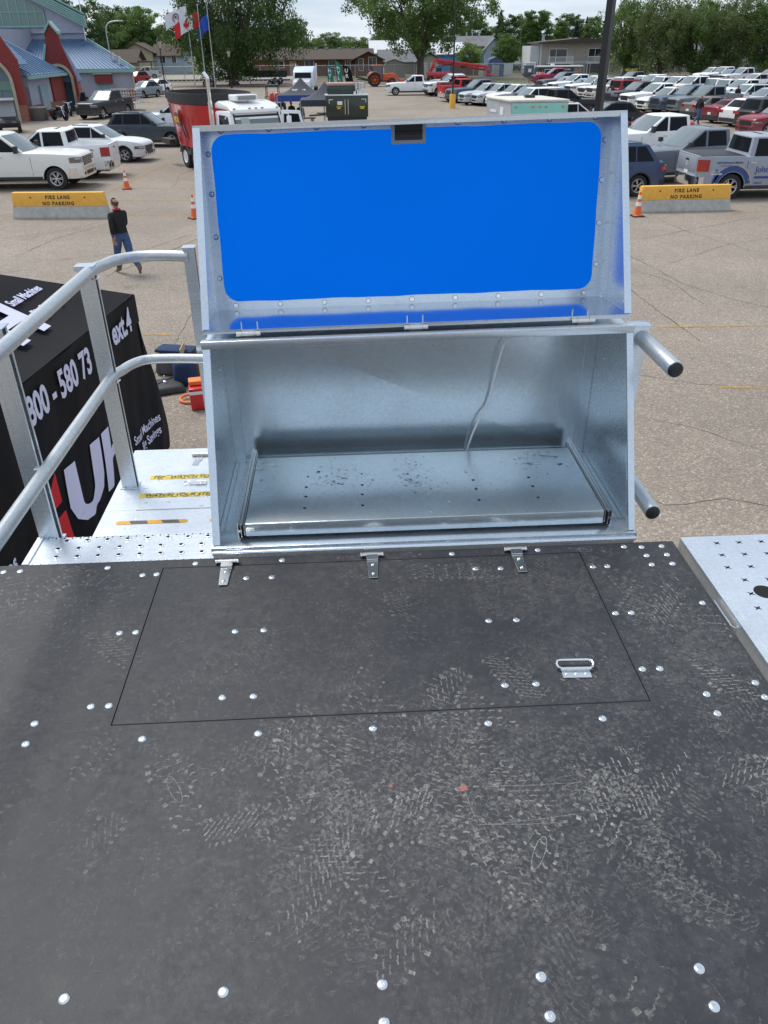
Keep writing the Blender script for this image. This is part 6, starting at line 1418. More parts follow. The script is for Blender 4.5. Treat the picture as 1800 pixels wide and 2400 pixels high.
# grey roofed garage under the elm
h_ = house(13.8, 170, 'grey shingled garage with pale doors right of the elm trunk', 'garage', 'garage'); gable_wall(h_, -5.5, 4.8, .5, 8, 2.1, 3.6, SID_GY); gable_roof(h_, -5.5, 4.8, .5, 8, 2.1, 3.9, SHING_G, .5)
gable_wall(h_, 1.2, 6.0, -2, .45, 2.1, 3.3, SID_GY, 'y'); gable_roof(h_, 1.2, 6.0, -2, 6, 2.1, 3.5, SHING_G, .4, 'y'); m_ = MB(); m_.bb(1.7, 3.3, -2.1, -2.01, 0, 1.9); m_.bb(3.7, 5.3, -2.1, -2.01, 0, 1.9); m_.build('door', SID_WH, h_, smooth=0)
def gambrel(cx, Y, w_, hgt, d_, mat, mroof, label, door=None, **kw):
    g_ = house(cx, Y, label, 'garden_shed', 'shed'); pr = [(-w_/2, 0), (w_/2, 0), (w_/2, hgt*.58), (w_*.33, hgt*.86), (0, hgt), (-w_*.33, hgt*.86), (-w_/2, hgt*.58)]; m_ = MB(); m_.prism(pr, 'y', 0, d_); m_.build('wall', mat, g_, smooth=0)
    o_ = [(w_/2+.06, hgt*.56), (w_*.34+.05, hgt*.88), (0, hgt+.06), (-w_*.34-.05, hgt*.88), (-w_/2-.06, hgt*.56)]; i_ = [(-w_/2-.001, hgt*.58), (-w_*.33, hgt*.86+.005), (0, hgt+.002), (w_*.33, hgt*.86+.005), (w_/2+.001, hgt*.58)]; m_ = MB(); m_.prism(o_+i_, 'y', -.15, d_+.15); m_.build('roof', mroof, g_, smooth=0)
    m_ = MB(); m_.bb(-w_*.22, w_*.22, -.04, -.005, .05, hgt*.6); m_.build('door', door or mat, g_, smooth=0); return g_
BLUED = varied('faded_blue_metal', (.07, .12, .22), .6, scale=3, amount=.15); p = at(1160, 180); gambrel(p.x, p.y, 2.9, 2.9, 3, BLUED, BLUED, 'faded blue barn shaped garden shed beside the fence', SID_GY)
p = at(1435, 178); gambrel(atY(1436, 168, 158).x, 158, 2.9, 3.1, 3, SID_TN, TRIMW, 'tan barn shaped garden shed right of the tall black pole')
gambrel(atY(925, 175, 152).x, 152, 3.6, 2.7, 3.5, SID_GY, SHING_B, 'brown roofed barn shed between the orange tractor and the elm')
# pale blue houses right of the elm
h_ = house(atY(1118, 150, 185).x, 185, 'pale blue house with grey gable between the elm and the dark spruce'); gable_wall(h_, -4, 3.5, 0, 9, 4.4, 6.0, SID_BL); gable_roof(h_, -4, 3.5, 0, 9, 4.4, 6.1, SHING_G, .4); gable_wall(h_, 1.2, 4.8, -2.4, -.02, 3.9, 5.6, SID_BL, 'y'); gable_roof(h_, 1.2, 4.8, -2.4, 5, 3.9, 5.7, SHING_G, .4, 'y'); window(h_, 2.6, -2.46, 2.2, .5, 1.1, 1); window(h_, 3.8, -2.46, 2.2, .5, 1.1, 1); [chim(h_, x, 3, 5.9, .8, .12) for x in (-2, -.8, .6)]
h_ = house(atY(1160, 140, 205).x, 205, 'brown roofed house behind the pale blue gable'); gable_wall(h_, -4, 4, 0, 8, 4.4, 6.0, SID_BE); gable_roof(h_, -4, 4, 0, 8, 4.4, 6.1, SHING_B, .5)
BLUEW = wallmat('bright_blue_siding', (.10, .30, .58)); h_ = house(atY(1052, 140, 180).x, 180, 'bright blue house wall with pale grey roof behind the thin pole'); gable_wall(h_, -3.5, 3, 0, 8, 3.2, 4.4, BLUEW); gable_roof(h_, -3.5, 3, 0, 8, 3.2, 5.0, SID_WH, .5)
h_ = house(atY(925, 120, 190).x, 190, 'pale grey house gable seen through the elm'); gable_wall(h_, -5, 4, 0, 8, 3.4, 5.4, SID_GY); gable_roof(h_, -5, 4, 0, 8, 3.4, 5.5, SID_WH, .4)
# duplex with balconies
dx0 = atY(1342, 150, 162).x; h_ = house(dx0, 162, 'two storey greige house with two white balconies left of the tall black pole', 'duplex_house', 'house')
m_ = MB(); m_.bb(-6.2, 7.6, 0, 9, 0, 4.75); m_.build('wall', SID_GY, h_, smooth=0); m_ = MB(); m_.prism([(-6.9, 4.76), (8.2, 4.76), (8.2, 4.95), (.8, 5.55), (-6.9, 4.95)], 'y', -1.2, 9.4); m_.build('roof', SHING_B, h_, smooth=0)
m_ = MB(); m_.bb(-7.9, -6.22, .5, 8, 0, 4.4); m_.bb(-6.21, -5.9, -.02, .1, 0, 4.7); m_.build('side_wall', SID_WH, h_, smooth=0)
for bx_ in (-2.6, 4.6):
    m_ = MB(); m_.bb(bx_-2.3, bx_+2.3, -1.5, -.01, 1.55, 1.7); m_.bb(bx_-2.3, bx_+2.3, -1.5, -1.44, 2.62, 2.7); m_.bb(bx_-2.3, bx_+2.3, -1.5, -1.44, 1.72, 1.78)
    for k in range(24): x = bx_-2.26+k*4.52/23; m_.bb(x-.035, x+.035, -1.49, -1.45, 1.78, 2.62)
    for x in (bx_-2.25, bx_+2.25): m_.bb(x-.05, x+.05, -1.43, -.01, 2.62, 2.7); m_.bb(x-.06, x+.06, -1.5, -1.4, 0, 1.55)
    m_.build('balcony', TRIMW, h_, smooth=0)
    m_ = MB(); m_.bb(bx_-1.9, bx_+1.4, -.07, -.01, 1.72, 3.95); f = m_.build('glass_door', TRIMW, h_, smooth=0); m_ = MB(); m_.bb(bx_-1.8, bx_-.7, -.09, -.075, 1.8, 3.85); m_.bb(bx_-.6, bx_+1.3, -.09, -.075, 1.8, 3.85); m_.build('pane', PANE, f, smooth=0)
    m_ = MB(); m_.bb(bx_-2.1, bx_+2.1, -.06, -.01, .1, 1.5); m_.build('garage_opening', UNDER, h_, smooth=0)
for x in (1.2, 3.2 if 0 else 1.9): pass
m_ = MB(); [m_.bb(x-.35, x+.35, -.05, -.01, 3.3, 4.0) for x in (.6, 1.6)]; m_.build('vent', SID_BE, h_, smooth=0); [chim(h_, x, y, 5.0, hh, .22) for x, y, hh in ((-5.6, 1, 1.0), (0.2, 4, .5), (1.2, 4, .5), (6.8, 1, .6))]
h_ = house(atY(1660, 150, 160).x, 162, 'grey house mostly hidden by the big willows'); gable_wall(h_, -7, 9, 0, 8, 2.8, 4.6, SID_GY); gable_roof(h_, -7, 9, 0, 8, 2.8, 4.7, SHING_G, .6); [window(h_, x, -.06, 1.1, 1.5, 1.3) for x in (-4, 0, 5)]
h_ = house(atY(1800, 150, 164).x, 166, 'pale house behind the trees at the right edge'); gable_wall(h_, -6, 6, 0, 8, 2.8, 4.6, SID_WH); gable_roof(h_, -6, 6, 0, 8, 2.8, 4.7, SHING_B, .6); window(h_, -2, -.06, 1.1, 1.5, 1.3)
# board fences
def boards(a, b, Y, hgt, mat, label):
    g_ = empty('board_fence', ((a+b)/2, Y, 0), label, 'fence'); m_ = MB(); n = int((b-a)/.22); o = (b-a)/2
    for k in range(n): x = -o+.22*k; m_.bb(x, x+.2, 0, .03, 0, hgt+.02*math.sin(k*3.1))
    m_.bb(-o, o, .031, .08, .4, .5); m_.bb(-o, o, .031, .08, hgt-.4, hgt-.3); m_.build('boards', mat, g_, smooth=0)
WOODF = varied('red_brown_fence', (.17, .07, .045), .9, scale=4, amount=.25); boards(atY(1055, 170, 158).x, atY(1123, 170, 158).x, 158, 1.9, WOODF, 'red brown board fence left of the blue garden shed')
boards(atY(1123, 170, 156).x, atY(1202, 170, 156).x, 156, 1.8, SID_WH, 'white board fence behind the blue garden shed')
# chain-link fence
LINK = principled('chain_link', (.42, .43, .44), .5, .6); lt = LINK.node_tree; b_ = lt.nodes['Principled BSDF']; tc_ = N(lt, 'ShaderNodeTexCoord'); mp_ = N(lt, 'ShaderNodeMapping'); mp_.inputs['Rotation'].default_value = (0, R(45), 0); lt.links.new(tc_.outputs['Object'], mp_.inputs['Vector'])
sx_ = N(lt, 'ShaderNodeSeparateXYZ'); lt.links.new(mp_.outputs[0], sx_.inputs[0]); acc = None
for ax in ('X', 'Z'):
    q = N(lt, 'ShaderNodeMath', operation='MULTIPLY'); q.inputs[1].default_value = 14.0; lt.links.new(sx_.outputs[ax], q.inputs[0]); f_ = N(lt, 'ShaderNodeMath', operation='FRACT'); lt.links.new(q.outputs[0], f_.inputs[0]); l_ = N(lt, 'ShaderNodeMath', operation='LESS_THAN'); l_.inputs[1].default_value = .10; lt.links.new(f_.outputs[0], l_.inputs[0])
    if acc is None: acc = l_
    else: mxx = N(lt, 'ShaderNodeMath', operation='MAXIMUM'); lt.links.new(acc.outputs[0], mxx.inputs[0]); lt.links.new(l_.outputs[0], mxx.inputs[1]); acc = mxx
lt.links.new(acc.outputs[0], b_.inputs['Alpha'])
def chain(pts, label):
    P = [Vector((x, y, 0)) for x, y in pts]; g_ = empty('chain_link_fence', P[0], label, 'fence')
    for a, b in zip(P, P[1:]):
        d = b-a; L_ = d.length; ang = math.atan2(d.y, d.x); m_ = MB(); m_.quad((0, 0, .05), (L_, 0, .05), (L_, 0, 2.0), (0, 0, 2.0)); m_.build('wire_mesh', LINK, g_, a-P[0], ang, smooth=0, fix=False)
        m_ = MB(); m_.cyl((0, 0, 2.02), (L_, 0, 2.02), .035, n=8); m_.build('top_rail', GALV_DULL, g_, a-P[0], ang)
        n = max(1, int(L_/3.2))
        m_ = MB(); m_.cyl((0, 0, 0), (0, 0, 2.1), .045, n=8); pm = m_.mesh('post', GALV_DULL)
        for k in range(n+1): link(pm, 'post', g_, a-P[0]+d*(k/n))
chain([(atY(740, 190, 147).x, 147), (atY(1245, 190, 147).x, 147)], 'chain link fence running behind the tractor, elm and blue shed'); chain([(atY(1290, 190, 150).x, 150), (atY(1830, 190, 146).x, 146)], 'chain link fence behind the right lot under the big trees'); chain([(atY(300, 190, 152).x, 152), (atY(700, 190, 152).x, 152)], 'chain link fence behind the flagpoles and weeping tree')
# small things by the fence
def bin_(px, py, Y, c, label, w_=1.0, h_=1.2):
    g_ = empty('rubbish_bin', (atY(px, py, Y).x, Y, 0), label, 'rubbish bin'); m = varied('bin_plastic', c, .6); m_ = MB(); m_.box((0, 0, h_*.46), (w_*.85, w_*.8, h_*.88), taper=(1.14, 1.14)); m_.build('bin_body', m, g_, bevel=.04); m_ = MB(); m_.prism([(-w_*.5, h_*.905), (w_*.5, h_*.905), (w_*.45, h_), (-w_*.45, h_+.04)], 'x', -w_*.5, w_*.5); m_.build('lid', m, g_, bevel=.02); return g_
p = at(1240, 181); g_ = bin_(1238, 181, p.y, (.09, .11, .14), 'large slate blue dumpster with a white poster in front of the grey pickup', 1.5, 1.7); m_ = MB(); m_.bb(-.28, .28, -.78, -.765, .75, 1.25); m_.build('poster', WHITE, g_, smooth=0)
bin_(1028, 185, 146, (.02, .05, .20), 'blue wheeled bin beside the garage door', .9, 1.5); bin_(1480, 178, 148, (.02, .06, .30), 'bright blue bin by the fence under the trees', .8, 1.3); bin_(1506, 178, 149, (.05, .06, .09), 'dark bin right of the bright blue bin', 1.0, 1.4)
LOG = varied('old_pipe', (.035, .03, .028), .9, scale=3)
def trailer(x0, x1, Y, label, deck=.75):
    g_ = empty('flatbed_trailer', ((x0+x1)/2, Y, 0), label, 'trailer'); o = (x1-x0)/2; m_ = MB(); m_.bb(-o, o, -1.1, 1.1, deck, deck+.14); [m_.bb(-o+.5+k*1.2, -o+.6+k*1.2, -1.12, -1.10, deck+.02, deck+.12) for k in range(int(2*o/1.2))]; m_.build('deck', DARK_TRIM, g_, smooth=0)
    m_ = MB(); [m_.bb(-o+.3+k*.6, -o+.42+k*.6, -1.125, -1.102, deck+.04, deck+.10) for k in range(int(2*o/.6)-1)]; m_.build('reflectors', WHITE, g_, smooth=0)
    m_ = MB(); m_.bar((-o, 0, deck+.05), (-o-1.4, 0, deck-.1), .12, .12); m_.bb(-o-.9, -o-.8, -.05, .05, 0, deck-.1); m_.build('hitch', DARK_TRIM, g_, smooth=0)
    tm, rm = wheel_mesh(.38, .22, .22, 5, ALLOY)
    for k in (-.45, .45):
        for s in (-1, 1): w_ = link(tm, 'wheel', g_, (o*.4+k, s*.98, .38), 0 if s > 0 else PI); link(rm, 'rim', w_)
    return g_
a, b_ = atY(365, 197, 127), atY(545, 197, 127); trailer(a.x, b_.x, 127, 'long dark flatbed trailer with white reflectors behind the lantern post'); a, b_ = atY(552, 196, 124), atY(680, 196, 124); trailer(a.x, b_.x, 124, 'dark flatbed trailer right of the weeping tree trunk')
g_ = trailer(atY(600, 187, 134).x, atY(672, 187, 134).x, 134, 'black dump trailer with spare wheel behind the flatbed', .85); m_ = MB(); [m_.bb(*q, .99+.0, 1.7) for q in ((-3.6, 2.4, -1.1, -1.04), (-3.6, 2.4, 1.04, 1.1), (-3.6, -3.54, -1.03, 1.03))]; m_.build('side_wall', DARK_TRIM, g_, smooth=0)
m_ = MB(); m_.cyl((0, -1.25, 1.45), (0, -1.11, 1.45), .36, n=20); m_.build('spare_wheel', [RUBBER], g_); 
# ================================================================== LAMPS, FLAGS, POLES
PAINTK = principled('black_pole_paint', (.008, .009, .012), .35)
def lantern(px, Y, ztop, label):
    x = atY(px, 180, Y).x; g_ = empty('street_lantern', (x, Y, 0), label, 'street lamp', 0, 'lantern posts'); h_ = ztop; m_ = MB(); m_.tube([(0, 0, 0), (0, 0, .8), (0, 0, .85), (0, 0, h_-1.35)], [.14, .12, .07, .055], n=12); m_.lathe([(.10, h_-1.36), (.14, h_-1.3), (.06, h_-1.22)], 12); m_.build('post', PAINTK, g_)
    m_ = MB(); m_.lathe([(.13, h_-1.21), (.27, h_-.55)], 6); m_.build('lamp_glass', principled('lantern_glass', (.55, .45, .28), .3), g_, smooth=0)
    m_ = MB(); m_.lathe([(.33, h_-.55), (.30, h_-.50), (.08, h_-.15), (.03, h_-.1), (.03, h_)], 6); m_.build('lamp_roof', PAINTK, g_, smooth=0)
    m_ = MB(); [m_.bar((.135*math.cos(k*PI/3), .135*math.sin(k*PI/3), h_-1.21), (.28*math.cos(k*PI/3), .28*math.sin(k*PI/3), h_-.55), .022, .022) for k in range(6)]; m_.build('lamp_frame', PAINTK, g_, smooth=0); return g_
p = at(397, 230); lantern(384, 99, 6.0, 'black lantern post just left of the flagpoles, behind the red mixer'); lantern(541, 121, 4.9, 'black lantern post right of the three flagpoles')
g_ = empty('street_lamp', (atY(258, 130, 128).x, 128, 0), 'tall grey street lamp with curved arm behind the arena roof', 'street lamp'); m_ = MB(); zt_ = atY(262, 50, 128).z; m_.tube(smooth_path([(0, 0, 0), (0, 0, zt_*.7), (.05, 0, zt_-.9), (.6, 0, zt_-.15), (1.9, 0, zt_+.05)], 5), .09, n=8); m_.build('pole', GALV_DULL, g_); m_ = MB(); m_.box((2.2, 0, zt_+.05), (.7, .25, .14)); m_.build('lamp_head', TRIMW, g_, bevel=.03)
POLEM = principled('brushed_pole', (.55, .54, .50), .35, .7); FW_ = principled('flag_white', (.75, .76, .80), .8); FR = principled('flag_red', (.62, .02, .03), .8); FB = principled('flag_blue', (.02, .09, .45), .8); FK = principled('flag_crest', (.25, .06, .12), .8)
def flagpole(px, Y, top, label):
    b0 = at(px, 205); x = atY(px, 205, Y).x; zt_ = top; g_ = empty('flagpole', (x, Y, 0), label, 'flagpole', 0, 'flagpoles'); m_ = MB(); m_.tube([(0, 0, 0), (0, 0, zt_)], [.10, .055], n=12); m_.lathe([(0, zt_), (.12, zt_+.06), (.12, zt_+.14), (0, zt_+.2)], 12); m_.build('pole', POLEM, g_); return x, zt_, g_
def flag(x, Y, z0, z1, ln, label, colors, seed, sag=.35):
    g_ = empty('flag', (x, Y, 0), label, 'flag', 0, 'flags on the flagpoles')
    def F(u, v): return (-u*ln-.06+.05*math.sin(v*3), -.25*math.sin(u*7+seed)*u-.1*math.sin(u*13+v*3), z1+(z0-z1)*v-sag*u*ln*(.6+.5*u)+.06*math.sin(u*9+seed))
    prev = 0
    for nm, mt, u0, u1 in colors: m_ = MB(); m_.grid(lambda a, b: F(u0+(u1-u0)*a, b), 10, 8); m_.build(nm, mt, g_, fix=False)
    return g_, F
x, zt_, _ = flagpole(458, 124, 9.6, 'left flagpole carrying the white crest flag'); f, F = flag(x, 124, 7.9, 9.5, 2.9, 'white flag with a red and purple ring emblem on the left pole', [('cloth', FW_, 0, 1)], 1)
m_ = MB()
for k in range(15):
    if k in (3, 4, 5): continue
    a = 2*PI*k/15; q = Vector(F(.52+.13*math.cos(a), .5+.28*math.sin(a))); m_.box(q+Vector((0, -.05, 0)), (.16, .03, .14))
m_.box(Vector(F(.52, .45))+Vector((0, -.05, 0)), (.30, .03, .3)); m_.build('emblem', FK, f, smooth=0)
x, zt_, _ = flagpole(484, 124, 9.55, 'middle flagpole carrying the red and white flag'); f, F = flag(x, 124, 7.2, 8.9, 3.4, 'red and white maple leaf flag on the middle pole', [('red_band', FR, 0, .25), ('white_field', FW_, .25, .75), ('red_band', FR, .75, 1)], 2.4, .42)
lf = [(0, -1), (.12, -.95), (.06, -.55), (.55, -.62), (.45, -.45), (.95, .0), (.78, .08), (.9, .4), (.55, .33), (.5, .48), (.22, .25), (.36, .78), (.18, .7), (0, 1)]; lf = lf+[(-a, b) for a, b in reversed(lf[1:-1])]
m_ = MB(); m_.add([Vector(F(.5-.14*a, .5-.36*b))+Vector((0, -.06, 0)) for a, b in lf], [tuple(range(len(lf)))]); m_.build('maple_leaf', FR, f, smooth=0, fix=False)
x, zt_, _ = flagpole(505, 124, 9.5, 'right flagpole carrying the blue flag'); flag(x, 124, 6.9, 8.7, 1.6, 'blue flag drooping from the right pole', [('cloth', FB, 0, 1)], 4, .9)
for (px, py, X_, w0_, w1_, lb, bs) in ((1402, 262, None, .105, .115, 'tall thick black light pole rising just behind the raised lid', 0), (1060, 254, None, .055, .075, 'tall thin black light pole rising from a yellow post', 1)):
    p = at(px, py) if bs else Vector((atY(1403, 255, 20.5).x, 20.5, 0)); g_ = empty('light_pole', p, lb, 'light pole'); m_ = MB(); m_.tube([(0, 0, .9 if bs else 0), (0, 0, 12)], [w1_, w0_], n=4 if not bs else 10); m_.build('pole', PAINTK, g_, smooth=0 if not bs else 40)
    m_ = MB(); m_.box((0, 0, 12.1), (1.4, .3, .15)); m_.build('lamp_head', PAINTK, g_)
    if bs: m_ = MB(); m_.lathe([(.27, 0), (.27, 1.05), (.24, 1.12), (0, 1.12)], 24); m_.build('yellow_base', YEL, g_, smooth=40)
# ================================================================== ARENA BUILDING
CLAD = wallmat('lilac_grey_cladding', (.36, .37, .44), 5, 'X', .1); REDM = wallmat('red_ribbed_cladding', (.22, .035, .032), 7, 'X'); BLUER = varied('blue_metal_roof', (.11, .19, .31), .55, .0, scale=1.5, amount=.15); GRNF = varied('sea_green_fascia', (.24, .40, .36), .5, scale=2, amount=.1); STONE = varied('tan_arch_stone', (.42, .36, .27), .9, scale=3, amount=.15)
PALEG = principled('pale_green_glass', (.16, .24, .22), .2); PANB = principled('pale_blue_glass', (.20, .32, .38), .2)
ar = empty('arena_building', (-28, 95, 0), 'large lilac grey arena with red gables, arches and blue metal roofs at the left', 'building')
def apart(name, m_, mat, par=None, **kw):
    o = m_.build(name, mat, par or ar, **kw)
    if par is None: o.location = -Vector(ar.location)
    return o
def Wp(px, py, Y): q = atY(px, py, Y); return (q.x, q.z)
def skew(m_, pts, y0, y1, dx):
    n = len(pts); m_.add([(x, y0, z) for x, z in pts]+[(x+dx, y1, z) for x, z in pts], [tuple(range(n)), tuple(range(2*n-1, n-1, -1))]+[(i, i+n, (i+1) % n+n, (i+1) % n) for i in range(n)])
def slabY(pts, Y, dep): m_ = MB(); m_.prism(pts, 'y', Y, Y+dep); return m_
m_ = MB(); skew(m_, [(-27.35, 0), (-27.35, 7.15), (-62, 24.6), (-62, 0)], 100, 140, -13); apart('hall_wall', m_, CLAD, smooth=0)
m_ = MB(); [m_.prism([(-26.9, 6.75+k*.22), (-62, 24.3+k*.22), (-62, 24.48+k*.22), (-26.9, 6.93+k*.22)], 'y', 99.4-.05*k, 99.95) for k in range(5)]; skew(m_, [(-26.8, 7.9), (-62, 25.5), (-62, 25.7), (-26.8, 8.1)], 99.2, 141, -14); apart('roof_fascia', m_, GRNF, smooth=0)
m_ = MB(); m_.prism([(-31.2, 7.0), (-31.2, 8.5), (-34.8, 10.3), (-44, 14.8), (-44, 7.0)], 'y', 99.85, 99.99); f = apart('clerestory_window', m_, PALEG, smooth=0); m_ = MB(); [m_.bb(x-.05, x+.05, 99.78, 99.84, 7.0, 8.3-(x+31.2)*.50) for x in (-31.25, -32.1, -33.0, -33.9, -34.8, -35.7, -36.6, -38, -40)]; m_.bb(-44, -31.1, 99.76, 99.84, 6.85, 7.0); m_.bb(-44, -31.3, 99.77, 99.84, 8.2, 8.28); m_.build('glazing_bars', GRNF, f, smooth=0)
m_ = MB(); m_.bb(-44, -27.4, 99.7, 99.99, 6.3, 6.45); apart('trim_band', m_, CLAD, smooth=0)
# low wing at the corner
C = Wp(195, 98, 100); base = [(-33, 93), (-21.35, 93), (C[0], 99.99), (-33, 99.99)]; tz = [3.0, 3.0, C[1], C[1]]
m_ = MB(); m_.add([(x, y, 0) for x, y in base]+[(x, y, z) for (x, y), z in zip(base, tz)], [(0, 3, 2, 1), (4, 5, 6, 7), (0, 1, 5, 4), (1, 2, 6, 5), (2, 3, 7, 6), (3, 0, 4, 7)]); apart('wing_wall', m_, CLAD, smooth=0)
m_ = MB(); e = .25; m_.add([(-33.2, 92.6, 2.92), (-20.9, 92.6, 2.92), (C[0]+.4, 99.95, C[1]+.10), (-33.2, 99.95, C[1]+.10), (-33.2, 92.6, 3.06), (-20.9, 92.6, 3.06), (C[0]+.4, 99.95, C[1]+.24), (-33.2, 99.95, C[1]+.24)], [(0, 3, 2, 1), (4, 5, 6, 7), (0, 1, 5, 4), (1, 2, 6, 5), (2, 3, 7, 6), (3, 0, 4, 7)])
for k in range(30):
    x = -33+k*.42; xe = -33+(C[0]+33)*k/29; m_.bar((x, 92.62, 3.10), (xe, 99.9, C[1]+.28), .05, .06)
apart('wing_roof', m_, BLUER, smooth=0); m_ = MB(); m_.bb(-33.2, -20.9, 92.45, 92.58, 2.72, 3.0); m_.bar((-20.85, 92.5, 3.05), (C[0]+.5, 99.95, C[1]+.25), .12, .22); apart('gutter', m_, GRNF, smooth=0)
m_ = MB(); m_.bb(-23.6, -21.3, 92.85, 92.98, 0, 1.15); apart('brick_base', m_, BRICK2, smooth=0); m_ = MB(); m_.bb(-23.7, -21.25, 92.80, 92.99, 1.16, 1.32); m_.bb(-21.34, -21.2, 92.85, 93.2, 1.33, 2.7); apart('stone_cap', m_, STONE, smooth=0)
a, b_ = Wp(222, 172, 93), Wp(272, 235, 93); m_ = MB(); m_.bb(a[0], b_[0], 92.6, 92.98, 1.75, 2.55); apart('red_awning', m_, REDM, smooth=0); m_ = MB(); m_.bb(a[0]-.1, b_[0]+.1, 92.5, 92.98, 2.56, 2.7); apart('awning_trim', m_, GRNF, smooth=0)
m_ = MB(); m_.bb(a[0]+.1, b_[0]-.1, 92.9, 92.99, 0, 1.6); f = apart('glass_door', m_, PANB, smooth=0); m_ = MB(); [m_.bb(a[0]+.1+k*.62, a[0]+.18+k*.62, 92.86, 92.895, 0, 1.6) for k in range(4)]; m_.build('door_frame', GRNF, f, smooth=0); [chim(ar, x+28, y-95, z, .7, .16) for x, y, z in ((-23.4, 94.5, 3.6), (-22.6, 93.6, 3.3))]
# arched gables: a red gable wall with a stone arch around a deep porch
def arch_gable(cx, Y, hw, neck, zsh, zpk, r_, zs_, dep, label_z=2.2):
    n = 16; arc = [(cx+r_*math.cos(PI*k/n), zs_+r_*math.sin(PI*k/n)) for k in range(n+1)]
    right = [(cx+hw, 0), (cx+hw, label_z+.6), (cx+neck+.15, zsh-.9), (cx+neck, zsh), (cx, zpk), (cx-neck, zsh), (cx-neck-.15, zsh-.9), (cx-hw, label_z+.6), (cx-hw, 0)]
    poly = right+[(cx-r_, 0)]+[arc[n-k] for k in range(n+1)]+[(cx+r_, 0)]
    m_ = MB(); m_.prism(poly, 'y', Y, Y+.3); apart('gable_wall', m_, REDM, smooth=0)
    m_ = MB()
    for k in range(n):
        (x0, z0), (x1, z1) = arc[k], arc[k+1]; q = 1+.22/r_; o0, o1 = (cx+(x0-cx)*q, zs_+(z0-zs_)*q), (cx+(x1-cx)*q, zs_+(z1-zs_)*q); m_.prism([(x0, z0), o0, o1, (x1, z1)], 'y', Y-.10, Y-.004)
    for s in (-1, 1): m_.bb(cx+s*r_, cx+s*(r_+.22), Y-.10, Y-.004, 0, zs_)
    apart('stone_arch', m_, STONE, smooth=0)
    m_ = MB()
    for s in (-1, 1): m_.bb(cx+s*(r_+.24), cx+s*(hw+.04), Y-.14, Y-.004, 0, 1.15); m_.bb(cx+s*(r_+.02), cx+s*(r_+.3), Y+.31, Y+dep, 0, 2.3)
    apart('brick_pier', m_, BRICK2, smooth=0)
    m_ = MB(); m_.bb(cx-r_, cx+r_, Y+dep, Y+dep+.1, 0, zs_+r_); f = apart('porch_glazing', m_, PANB, smooth=0)
    m_ = MB(); m_.bb(cx-r_, cx+r_, Y+dep-.12, Y+dep-.004, zs_-.5, zs_+.15); [m_.bb(x-.05, x+.05, Y+dep-.08, Y+dep-.004, 0, zs_-.5) for x in (cx-r_*.5, cx, cx+r_*.5)]; m_.bb(cx-.05, cx+.05, Y+dep-.08, Y+dep-.004, zs_+.15, zs_+r_*.95); m_.build('green_panel', GRNF, f, smooth=0)
    m_ = MB(); m_.prism([(cx-neck-.08, zsh-.1), (cx-neck-.08, zsh+.12), (cx, zpk+.25), (cx+neck+.08, zsh+.12), (cx+neck+.08, zsh-.1), (cx, zpk+.02)], 'y', Y-.15, Y+.9)
    for s in (-1, 1):
        if s < 0: m_.bar((cx+s*(neck+.15), Y-.06, zsh-.85), (cx+s*(hw+.1), Y-.06, label_z+.45), .14, .16)
    apart('green_coping', m_, GRNF, smooth=0)
    m_ = MB(); m_.prism([(cx-hw, label_z+.3), (cx, zsh-.5), (cx+hw, label_z+.3), (cx+hw, label_z+.2), (cx-hw, label_z+.2)], 'y', Y+.31, Y+dep+.4); apart('porch_roof', m_, BLUER, smooth=0)
arch_gable(-24.75, 80, 1.42, .52, 6.05, 6.7, .98, 2.55, 1.6, 2.1); arch_gable(-26.75, 69, 2.45, 1.2, 7.0, 8.2, 1.65, 2.6, 2.0, 3.6)
# link walls and their roof
m_ = MB(); m_.bb(-33, -26.3, 80.35, 80.5, 0, 3.1); m_.bb(-33, -24.6, 71.2, 79.9, 0, 3.0); apart('link_wall', m_, CLAD, smooth=0); a = Wp(80, 172, 71.1); b_ = Wp(118, 238, 71.1)
m_ = MB(); m_.bb(-24.59, -24.45, 76.6, 79.9, 1.0, 3.0); apart('red_panel', m_, REDM, smooth=0); m_ = MB(); m_.bb(-24.59, -24.48, 71.3, 79.9, 0, .98); apart('brick_base', m_, BRICK2, smooth=0); m_ = MB(); m_.bb(-24.59, -24.43, 73.4, 75.2, .5, 2.3); apart('side_window', m_, PANB, smooth=0)
m_ = MB(); m_.add([(-24.1, 70.0, 3.0), (-24.1, 79.95, 3.0), (-31, 79.95, 6.6), (-31, 70.0, 6.6), (-24.1, 70.0, 3.14), (-24.1, 79.95, 3.14), (-31, 79.95, 6.74), (-31, 70.0, 6.74)], [(0, 3, 2, 1), (4, 5, 6, 7), (0, 1, 5, 4), (1, 2, 6, 5), (2, 3, 7, 6), (3, 0, 4, 7)]); [m_.bar((-24.15, 70.3+k*.8, 3.2), (-31, 70.3+k*.8, 6.8), .06, .08) for k in range(12)]; apart('link_roof', m_, BLUER, smooth=0)
m_ = MB(); m_.bb(-24.1, -23.95, 69.9, 79.9, 2.85, 3.05); apart('gutter', m_, GRNF, smooth=0)
m_ = MB(); m_.bb(-60, -33.02, 72, 99.9, 0, 6.6); apart('inner_block', m_, CLAD, smooth=0)
m_ = MB(); m_.tube([(-27.2, 99.6, 5.0), (-27.2, 99.6, 11)], .05, n=8); apart('mast', m_, TRIMW)
